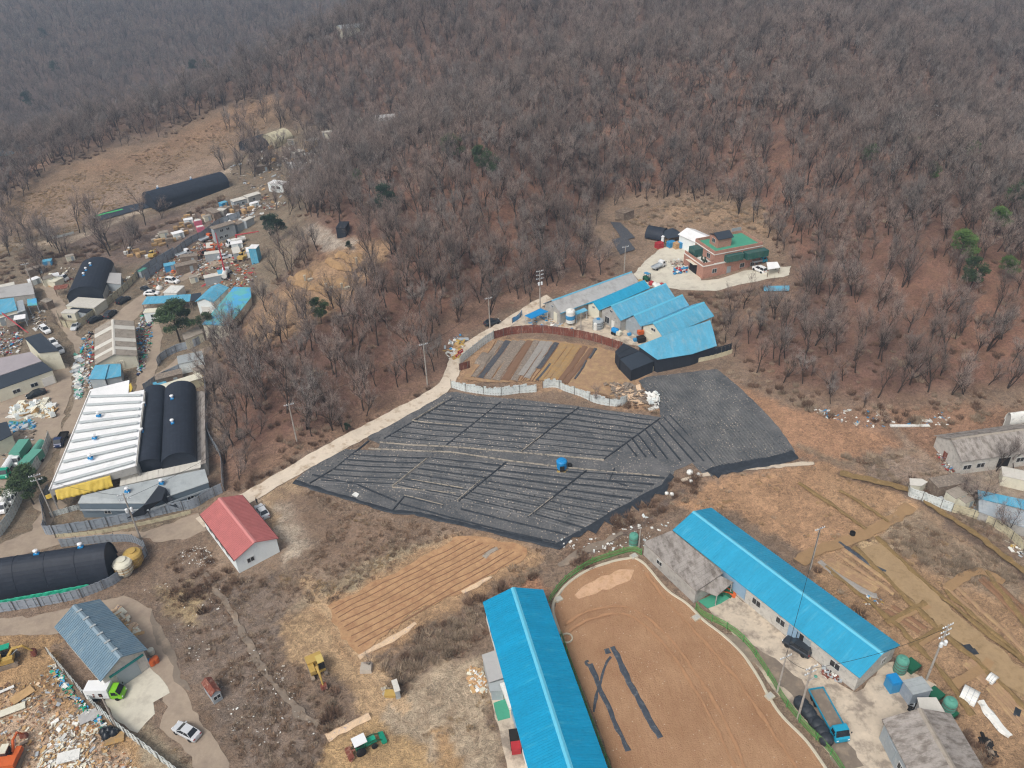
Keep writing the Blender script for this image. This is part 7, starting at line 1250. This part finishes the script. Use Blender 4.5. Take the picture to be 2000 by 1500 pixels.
debris('yard_clutter', 'dark oily machine parts beside the workshop annex', [(1772,1378),(1795,1372),(1797,1390),(1778,1392)], 40, ['dark','steel','tyre'], (.3, .9), 61, 'machine parts', .3, flat=.6); debris('yard_clutter', 'rusty frames and bottles against the long blue roofed shed', [(1606,1302),(1640,1322),(1636,1332),(1604,1314)], 50, ['rust','steel','plastic_white','dark'], (.3, 1.2), 62, 'clutter', .4, flat=.5); debris('yard_clutter', 'dark tyres and pipes in the weeds at the lower right', [(1915,1440),(1925,1440),(1945,1475),(1940,1490),(1925,1470)], 26, ['tyre','dark','mud'], (.5, 1.4), 63, 'tyres', .3, flat=.6)
debris('yard_clutter', 'wooden boards and green frames at the corner of the green floor', [(1400,1152),(1420,1145),(1428,1160),(1412,1166)], 26, ['orange_paint','dark_green','plank'], (.5, 1.8), 64, 'boards', .6, flat=.3); debris('timber', 'pale rotten planks lying along the slate-blue warehouse', [(222,1192),(232,1190),(273,1238),(268,1244)], 60, ['plank','straw','cream_wall'], (.6, 2.0), 65, 'planks', .25, flat=.15)
for a, m_, l in (((291,1299),'tarp_blue','blue plastic barrel at the corner of the slate-blue warehouse'), ((299,1298),'orange_paint','orange plastic barrel at the corner of the slate-blue warehouse'), ((306,1293),'orange_paint','round orange tub beside the orange barrel'), ((297,1277),'cream_wall','pale sack by the side wall of the slate-blue warehouse')):
    p = g1(*a); o = MB().lathe([(.4, 0), (.5, .1), (.52, .9), (.48, 1.1), (.3, 1.15)], n=14).build('barrel', MATS[m_], None, label=l, cat='barrel'); o.location = p
# scrap-yard boards
for a, L, w, rz, m_, l in (((45,1360),3.2,1.7,.9,'plank','large pale board lying in the scrap yard'), ((22,1390),4.0,1.3,.5,'cream_wall','long cream board lying low in the scrap yard'), ((178,1400),3.2,1.9,.6,'grey_roof','grey door panel lying against the leaning fence'), ((225,1445),2.6,1.8,.3,'strip_tan','tan sheet of card near the black bags'), ((135,1480),3.0,1.8,.3,'plastic_white','large white torn sheet on top of the paper heap'), ((8,1352),3.0,.5,.6,'plastic_white','white plank on the machine corner of the scrap yard')):
    o = MB().box((0, 0, .12), (L, w, .1), ry=.05).build('board', MATS[m_], None, label=l, cat='board'); o.location = g1(*a); o.location.z += .25; o.rotation_euler = (0, 0, rz)
for k, a in enumerate(((205,1432), (215,1430), (224,1434), (210,1440))): bag(a, 1.5, 'body_black', 'black rubbish bag in the cluster against the leaning fence', 'black rubbish bags', 'rubbish_bag')
# concrete pumps with red booms in the machine yard
def pump(a, nose, lab, reach, m_='red_paint'):
    r0 = truck(a, nose, 'body_white', lab, kind='tank', L=6.5, Wd=2.2, box='plastic_white', cat='crane truck', name='boom_truck'); P, h = reach
    o = r0.matrix_basis.inverted(); b = MB(); base = (-.5, 0, 1.6); b.tube([base, (-.5, 0, 3.4)], .3, 8); q = Vector(at_h(P[0], P[1], h)); q = Matrix.Rotation(-r0.rotation_euler[2], 3, 'Z')@(q-r0.location); b.tube([(-.5, 0, 3.2), tuple(q)], [.24, .15], 4); b.build('boom', MATS[m_], r0)
pump((442,540), (446,518), 'white boom truck with long red arm pointing up the machine yard', ((421,455), 8)); pump((462,478), (445,485), 'white truck with raised red boom beside the blue water tower', ((505,452), 9)); pump((8,628), (-10,620), 'boom truck at the left edge with red arm over the lane', ((55,650), 6))
for a, nose, m_, l in (((415,492), (430,488), 'orange_paint', 'orange digger among the scrap of the machine yard'), ((475,508), (485,498), 'yellow_paint', 'yellow digger at the right of the machine yard'), ((400,500), (388,508), 'rust', 'rust-red digger among the scrap of the machine yard')): excavator(a, nose, l, m_, m_, s=.85)
cabin('blue_tower', 'tall pale blue box tower beside the red booms', (484,486), (500,486), (500,478), 5.0, 'blue_worn', 'white_roof', cat='tower')
# ---------- small boxes, sheds and covers packed into the yards: copies that nothing tells apart ----------
def boxproto(L, Wd, h, wm, rm, win=False):
    e = empty('storage_box', (0, 0, 0), 0, '', 'storage box'); b = MB(); b.box((0, 0, h/2-.2), (L, Wd, h+.4))
    for i in range(int(L/.7)):
        for sg in (-1, 1): b.box((-L/2+.3+i*.7, sg*Wd/2, h/2), (.08, .06, h-.1))
    b.build('wall', MATS[wm], e); MB().box((0, 0, h+.06), (L+.2, Wd+.2, .12)).build('roof', MATS[rm], e); q = MB(); q.box((L*.2, -Wd/2-.03, 1.0), (.9, .08, 1.9)); q.build('door', MATS['door_grey'], e); return e
BP = [(boxproto(5.5, 2.4, 2.4, 'metal_wall', 'pale_sheet'), 'grey ribbed storage box with pale roof'), (boxproto(3.0, 2.2, 2.2, 'cream_wall', 'fibre_brown'), 'small cream storage box with brown roof'), (boxproto(6.0, 2.5, 2.5, 'old_wood', 'strip_grey'), 'long weathered brown storage box'), (boxproto(3.6, 2.4, 2.0, 'white_wall', 'white_roof'), 'small white storage box'), (boxproto(3.2, 2.4, 2.0, 'tarp_blue', 'blue_worn'), 'small blue storage box')]
for k, (where, pl, n) in enumerate((('among the scrap of the machine yard', [(300,548),(360,505),(440,470),(500,470),(500,540),(455,570),(400,565),(350,575)], 11), ('along the crate row under the bare slope', [(300,470),(380,425),(480,385),(540,370),(540,395),(470,425),(380,460),(310,490)], 10), ('under the trees of the upper valley', [(470,330),(560,285),(690,240),(790,225),(790,255),(690,300),(600,345),(560,390)], 14), ('in the yards at the far left edge', [(0,640),(40,650),(45,600),(100,560),(100,540),(0,560)], 6), ('around the arched shed at the left', [(60,520),(150,505),(120,560),(70,575)], 4), ('in the walled yard at the right edge', [(1820,950),(1905,965),(1905,1000),(1850,990)], 4), ('along the wall behind the long factory roofs', [(285,750),(400,730),(400,745),(290,765)], 3))):
    r = random.Random(300+k); xs = [p[0] for p in pl]; ys = [p[1] for p in pl]; got = []; t = 0
    while len(got) < n and t < 3000:
        t += 1; x = r.uniform(min(xs), max(xs)); y = r.uniform(min(ys), max(ys))
        if not bool(inpoly(np.array([x]), np.array([y]), pl)[0]) or any(abs(x-a)+abs(y-b)*2.5 < 26 for a, b in got): continue
        got.append((x, y)); pr, nm = BP[r.choice([0, 1, 2, 2, 1, 3, 4, 2])]; c = copy_tree(pr); c.location = g1(x, y); c.rotation_euler = (0, 0, .5+r.gauss(0, .2)+(pi/2 if r.random() < .3 else 0)); s = r.uniform(.8, 1.1); c.scale = (s, s, s); c['label'] = nm+' '+where; c['group'] = nm+' '+where
for e, _ in BP:
    for ch in list(e.children): bpy.data.objects.remove(ch)
    bpy.data.objects.remove(e)
# ---------- utility poles, wires, people, pines ----------
UP = {}
for k, (a, h, l, kw) in enumerate((((275,1053), 11.5, 'pole with two transformers in front of the grey factory building', dict(arms=2, trans=2)), ((105,1010), 11, 'leaning pole beside the pine at the truck yard', dict(arms=2)), ((835,752), 11.5, 'pole at the edge of the wood beside the bend of the lane', dict(arms=1, trans=0)), ((580,862), 10, 'pole at the foot of the wooded slope by the lower lane', dict(arms=1)), ((1055,606), 12, 'tall pole with transformers beside the pale grey barn', dict(arms=3, trans=2)), ((957,640), 9, 'pole beside the dark car on the lane', dict(arms=1)), ((1134,658), 7, 'slim pole in the middle yard by the rusty fence', dict(arms=0)), ((1219,533), 8.5, 'pole above the concrete yard by the old plots', dict(arms=1)),
    ((1809,1328), 12.5, 'tall pole with two transformers beside the garden plots', dict(arms=3, trans=2)), ((1582,1112), 10, 'pole behind the long sky-blue roofed shed', dict(arms=1)), ((1518,1352), 8.5, 'slim pole beside the net fence, left of the lamp pole', dict(arms=1)), ((1558,1404), 12, 'pole with double crossarm and green lamp over the blue lorry', dict(arms=2, lamp=True)), ((68,566), 9, 'pole above the village lane at the left', dict(arms=1)), ((228,1420), 7, 'slim leaning pole beside the lime green truck', dict(arms=0)))): UP[k] = utility_pole(a, h, l, **kw)
def top(k, h, dx=0): p = UP[k].location; return (p[0]+dx, p[1], p[2]+h)
for a, b_, l, s in ((top(0, 11), top(1, 10.6), 'wire from the transformer pole to the leaning pole', .9), (top(0, 10.2), top(3, 9.5), 'wire from the transformer pole to the lower lane pole', 1.4), (top(3, 9.6), top(2, 11), 'wire along the foot of the wooded slope', 1.2), (top(2, 11), top(5, 8.6), 'wire climbing the lane towards the compound', 1.2), (top(5, 8.6), top(4, 11.5), 'wire to the pole beside the grey barn', .6), (top(4, 11), top(7, 8), 'wire above the back of the grey barn', 1.2), (top(11, 11.5), top(8, 11.8), 'wire crossing the lower right yard', 1.2), (top(10, 8), top(9, 9.5), 'wire crossing the long sky-blue roof', 1.2), (top(11, 11), top(10, 8.2), 'wire between the slim pole and the lamp pole', .5)): wire(a, b_, l, s)
def person(a, lab, hgt=1.72, top_='cloth_black', legs_='film_dark', rz=0):
    p = g1(*a); J = [(0,0,.95),(0,0,1.15),(0,0,1.38),(0,0,1.5),(0,.01,1.62),(.1,0,.9),(.12,.02,.5),(.13,0,.07),(.13,.12,.03),(-.1,0,.9),(-.12,-.02,.5),(-.13,-.03,.07),(-.13,.1,.03),(.19,0,1.4),(.25,0,1.13),(.24,.08,.88),(-.19,0,1.4),(-.25,0,1.13),(-.24,.08,.88)]
    E = [(0,1),(1,2),(2,3),(3,4),(0,5),(5,6),(6,7),(7,8),(0,9),(9,10),(10,11),(11,12),(2,13),(13,14),(14,15),(2,16),(16,17),(17,18)]; Rr = [.14,.14,.15,.06,.1,.09,.065,.045,.04,.09,.065,.045,.04,.06,.045,.035,.06,.045,.035]
    me = bpy.data.meshes.new('person'); me.from_pydata(J, E, []); me.materials.append(MATS[top_]); o = bpy.data.objects.new('person', me); COL.objects.link(o); o.location = (p[0], p[1], p[2]+.02); o.rotation_euler = (0, 0, rz); o.scale = (hgt/1.74,)*3; tag(o, lab, 'person')
    md = o.modifiers.new('skin', 'SKIN'); sk = me.skin_vertices[0].data
    for i, rv in enumerate(Rr): sk[i].radius = (rv, rv)
    sk[0].use_root = True; o.modifiers.new('sub', 'SUBSURF').levels = 1
    h_ = MB().lathe([(.03, 1.74), (.09, 1.72), (.11, 1.66), (.1, 1.6)][::-1], n=10).build('hair', MATS['cloth_black'], o); MB().box((0, .075, 1.6), (.12, .05, .15)).build('face', MATS['skin'], o)
person((503,985), 'person in dark clothes standing on the verge above the silver car', rz=2.5); person((329,486), 'distant person standing beside the upper metal fence')
for a, kd, s, l in (((352,668),'big',1.15,'broad green pine tree standing among the village sheds'), ((408,655),'mid2',.8,'dull green pine behind the cream stepped building'), ((66,985),'big',.85,'spreading pine tree leaning over the truck yard fence'), ((884,325),'light',1.25,'bright green pine on the crest above the central wood'), ((942,345),'mid2',1.1,'dark green pine right of the bright one on the crest, upper of a pair'), ((960,352),'mid2',1.0,'dark green pine right of the bright one on the crest, lower of a pair'), ((760,425),'mid',1.15,'blue-green pine above the dry meadow in the central wood'), ((700,365),'light',.7,'small bright pine at the upper end of the central wood'),
    ((545,470),'mid',1.0,'dark pine beside the pad at the upper end of the meadow'), ((528,460),'mid',.8,'second dark pine left of the pad'), ((682,489),'mid',.33,'tiny clipped dark pine alone on the dry meadow'), ((628,632),'mid2',.8,'dull pine among bare trees below the graves'), ((470,858),'mid',.3,'tiny green conifer on the leaf-strewn slope near the white roof'), ((680,842),'mid',.25,'low evergreen shrub beside the lane'),
    ((1695,330),'light',.9,'bright pine on the right hillside, leftmost of the upper ones'), ((1772,310),'mid2',.8,'pine on the right hillside, second of the upper ones'), ((1893,318),'light',.8,'bright narrow pine on the right hillside under the dark roof'), ((1815,360),'light',.8,'faint green pine on the right hillside between the upper and lower ones'), ((1870,520),'light',1.15,'large bright pine in the middle of the right hillside'), ((1892,570),'mid2',1.0,'dull pine below the large bright one on the right hillside'), ((1960,550),'light',.8,'small pine right of the dull one on the right hillside'), ((1942,460),'light',.95,'round light pine on the right hillside near the edge'), ((1998,440),'mid2',1.7,'big dark green pine cut by the right edge'),
    ((112,150),'mid',1.3,'far dark pine on the hazy left hillside, right one'), ((62,215),'mid',1.4,'far dark pine on the hazy left hillside, lower one'), ((88,80),'mid',1.2,'far dark pine on the hazy left hillside, upper one'), ((380,145),'mid',1.2,'dark pine on the left ridge, left one of two'), ((405,142),'mid',1.1,'dark pine on the left ridge, right one of two')): pine(a, kd, s, l)
for a, i, s, l in (((1168,785),5,.5,'small bare shrub-like tree in the vegetable field corner'), ((1905,985),3,.75,'bare tree in the walled yard, left one'), ((1880,968),5,.6,'bare tree in the walled yard, beside the fence'), ((1945,920),1,.7,'bare tree before the long old storehouse'), ((1980,915),5,.65,'bare tree before the storehouse, right one'), ((1965,1040),3,.7,'bare tree hanging over the ragged blue roof'), ((728,1300),5,.35,'thin bare sapling beside the straw row'), ((438,905),4,.55,'pale bare tree by the rusty fence near the arched sheds'), ((118,640),5,.45,'thin bare tree at the corner of the cream wall'), ((432,700),1,.8,'bare tree at the left foot of the wooded slope'), ((238,735),5,.4,'pale bare bush beside the faded blue half roof'), ((1380,480),5,.4,'bare sapling behind the white roofed house')):
    p = g1(*a); tree(p[0], p[1], i, s, a[0]*.3, l, 'single bare trees')
# ---------- weeds, brush and dry grass ----------
def tufts():
    cg = bpy.data.collections.new('tuft_sources'); r = random.Random(9); mat('weed_brown', '917a66', .95, .3, .8, rnd=.35, spec=.1); mat('weed_grey', 'a59480', .95, .3, .8, rnd=.3, spec=.1); mat('weed_tan', 'a8906c', .95, .25, .8, rnd=.3, spec=.1); mat('weed_dark', '7b6454', .95, .3, .8, rnd=.3, spec=.1)
    for i, (m_, h, w, n, tw) in enumerate((('weed_brown', .45, .8, 60, .03), ('weed_grey', .4, .8, 60, .03), ('weed_tan', .35, .7, 60, .03), ('weed_dark', 1.1, 1.0, 110, .035), ('weed_grey', 1.0, 1.1, 110, .03))):
        b = MB()
        for _ in range(n):
            a = r.uniform(0, 2*pi); q = w*.5*math.sqrt(r.random()); x, y = q*math.cos(a), q*math.sin(a); d = Vector((math.cos(a)*r.uniform(.1, .9), math.sin(a)*r.uniform(.1, .9), 1)).normalized()*h*r.uniform(.4, 1); s = Vector((r.gauss(0, 1), r.gauss(0, 1), 0)).normalized()*tw; b.add([(x-s.x, y-s.y, 0), (x+s.x, y+s.y, 0), (x+d.x, y+d.y, d.z)], [(0, 1, 2)])
        o = bpy.data.objects.new('source_tuft_%d' % i, b.mesh('tuft', MATS[m_])); cg.objects.link(o)
    AR = [([(300,1150),(540,1120),(560,1200),(530,1300),(600,1340),(640,1420),(640,1500),(480,1500),(400,1350),(340,1240)], 1.6, (0,1,0,1,1)), ([(340,1080),(400,1070),(460,1130),(500,1120),(400,1200),(300,1160)], 1.2, (0,3,0)), ([(556,948),(640,962),(760,1004),(900,1040),(1085,1075),(1040,1090),(900,1048),(780,1130),(640,1180),(560,1180),(545,1120),(600,1090),(660,1020)], 1.5, (0,1,2,1,0)), ([(700,1290),(960,1155),(1010,1100),(1060,1120),(960,1180),(945,1255),(850,1300),(770,1370),(730,1320)], 1.4, (3,0,4,1)),
        ([(1100,1100),(1200,1010),(1320,935),(1400,930),(1340,985),(1250,1045),(1150,1110)], 1.2, (0,1,3,4)), ([(1700,1040),(1775,990),(1860,1040),(2000,1130),(2000,1190),(1860,1140),(1760,1080)], 1.3, (1,4,0)), ([(1640,890),(1780,885),(1860,940),(1940,1030),(2000,1085),(2000,1110),(1850,1000),(1760,960)], 1.2, (1,4,0,3)), ([(1590,1110),(1690,1190),(1790,1300),(1870,1400),(1960,1520),(1890,1520),(1800,1330),(1740,1260),(1620,1150)], 1.1, (0,3,4,3)), ([(1400,715),(1600,800),(1850,790),(2000,770),(2000,800),(1850,840),(1740,830),(1600,815),(1450,750)], 1.2, (3,0,4)),
        ([(0,400),(200,320),(300,360),(200,430),(80,480),(0,500)], 1.0, (2,1,2)), ([(0,500),(240,470),(440,380),(440,400),(300,450),(200,500),(0,560)], 1.3, (3,4,0,3)), ([(450,950),(560,885),(700,832),(790,785),(860,745),(850,760),(740,830),(560,920),(470,975)], 1.5, (3,0,3)), ([(540,1210),(640,1290),(740,1400),(640,1440),(600,1350),(560,1290)], .45, (0,3)), ([(630,1340),(700,1360),(710,1395),(640,1430),(600,1370)], 1.4, (3,4,0)), ([(800,1400),(940,1300),(980,1450),(960,1500),(880,1500)], .35, (1,2)), ([(1200,430),(1350,370),(1490,400),(1530,470),(1450,440),(1300,450)], .9, (0,2,4)), ([(1340,575),(1500,560),(1420,620),(1410,700),(1390,690),(1395,600)], 1.1, (3,4)),
        ([(300,1420),(345,1440),(420,1500),(360,1500)], .8, (0,2)), ([(1350,990),(1420,930),(1600,908),(1690,930),(1780,985),(1590,1070),(1450,1010)], .3, (2,1)), ([(1600,1090),(1780,995),(1990,1170),(1990,1400),(1860,1290),(1700,1170)], .3, (2,0)), ([(1180,770),(1200,745),(1250,745),(1280,770),(1290,812),(1190,790)], 1.0, (0,3,4)), ([(520,190),(470,215),(300,290),(240,300),(300,350),(420,300),(520,250)], .7, (2,0))]
    PP = []; II = []
    for poly, dens, ks in AR:
        W2 = G([p[0] for p in poly], [p[1] for p in poly])[:, :2]; pl = [tuple(p) for p in W2]; x0, y0 = W2.min(0); x1, y1 = W2.max(0); A = (x1-x0)*(y1-y0); n = int(min(A*dens*1.1, 26000)); x = rng.uniform(x0, x1, n); y = rng.uniform(y0, y1, n); c = fbm(x/5, y/5, 55); k = inpoly(x, y, pl) & (rng.random(n) < np.clip((c-.36)*4, .12, 1)); x = x[k]; y = y[k]; z = H(x, y); PP.append(np.stack([x, y, z], -1)); II.append(np.array(ks)[((c[k]*9).astype(int)+rng.integers(0, 2, k.sum())) % len(ks)])
    # brushwood under the trees
    n = 26000; x = rng.uniform(-240, 260, n); y = rng.uniform(110, 400, n); z = H(x, y); px, py, w = proj(x, y, z); k = (sdist(px, py, FOREST) > -6) & (np.abs(px-1000) < 1150) & (fbm(x/12, y/12, 91) > .47) & ~inpoly(px, py, GRAVES) & ~inpoly(px, py, PAD); x, y, z = x[k], y[k], z[k]; PP.append(np.stack([x, y, z], -1)); II.append(rng.choice([0, 3, 4, 3], k.sum()))
    P = np.concatenate(PP); I = np.concatenate(II); keep = np.ones(len(P), bool)
    for zp in ([(545,1210),(650,1180),(700,1230),(720,1290),(775,1362),(740,1398),(690,1385),(650,1330),(600,1290),(560,1290)], [(640,1450),(725,1400),(800,1432),(840,1480),(870,1530),(640,1530)], [(510,955),(560,925),(600,960),(545,985),(560,1080),(520,1030)], [(1560,880),(1640,900),(1600,910)]): NOVEG.append([tuple(p) for p in G([p[0] for p in zp], [p[1] for p in zp])[:, :2]])
    for pl in NOVEG:
        a = np.array(pl); b_ = (P[:, 0] > a[:, 0].min()-3) & (P[:, 0] < a[:, 0].max()+3) & (P[:, 1] > a[:, 1].min()-3) & (P[:, 1] < a[:, 1].max()+3) & keep; ii = np.where(b_)[0]
        if len(ii): opn = np.hypot(*(a[0]-a[-1])) > 25 and len(a) > 40; keep[ii[(pdist(P[ii, 0], P[ii, 1], pl) < 2.3) if opn else (sdist(P[ii, 0], P[ii, 1], pl) > -.35)]] = False
    P = P[keep]; I = I[keep]; n = len(P); print('TUFTS', n); s = rng.uniform(.6, 1.5, n)
    scatter('dry_weeds', 'dry winter weeds and brush covering the banks, ditches and waste ground', 'weeds', P, np.stack([rng.normal(0, .1, n), rng.normal(0, .1, n), rng.uniform(0, 6.28, n)], -1), np.stack([s, s, s*rng.uniform(.6, 1.2, n)], -1), I, cg)
tufts()
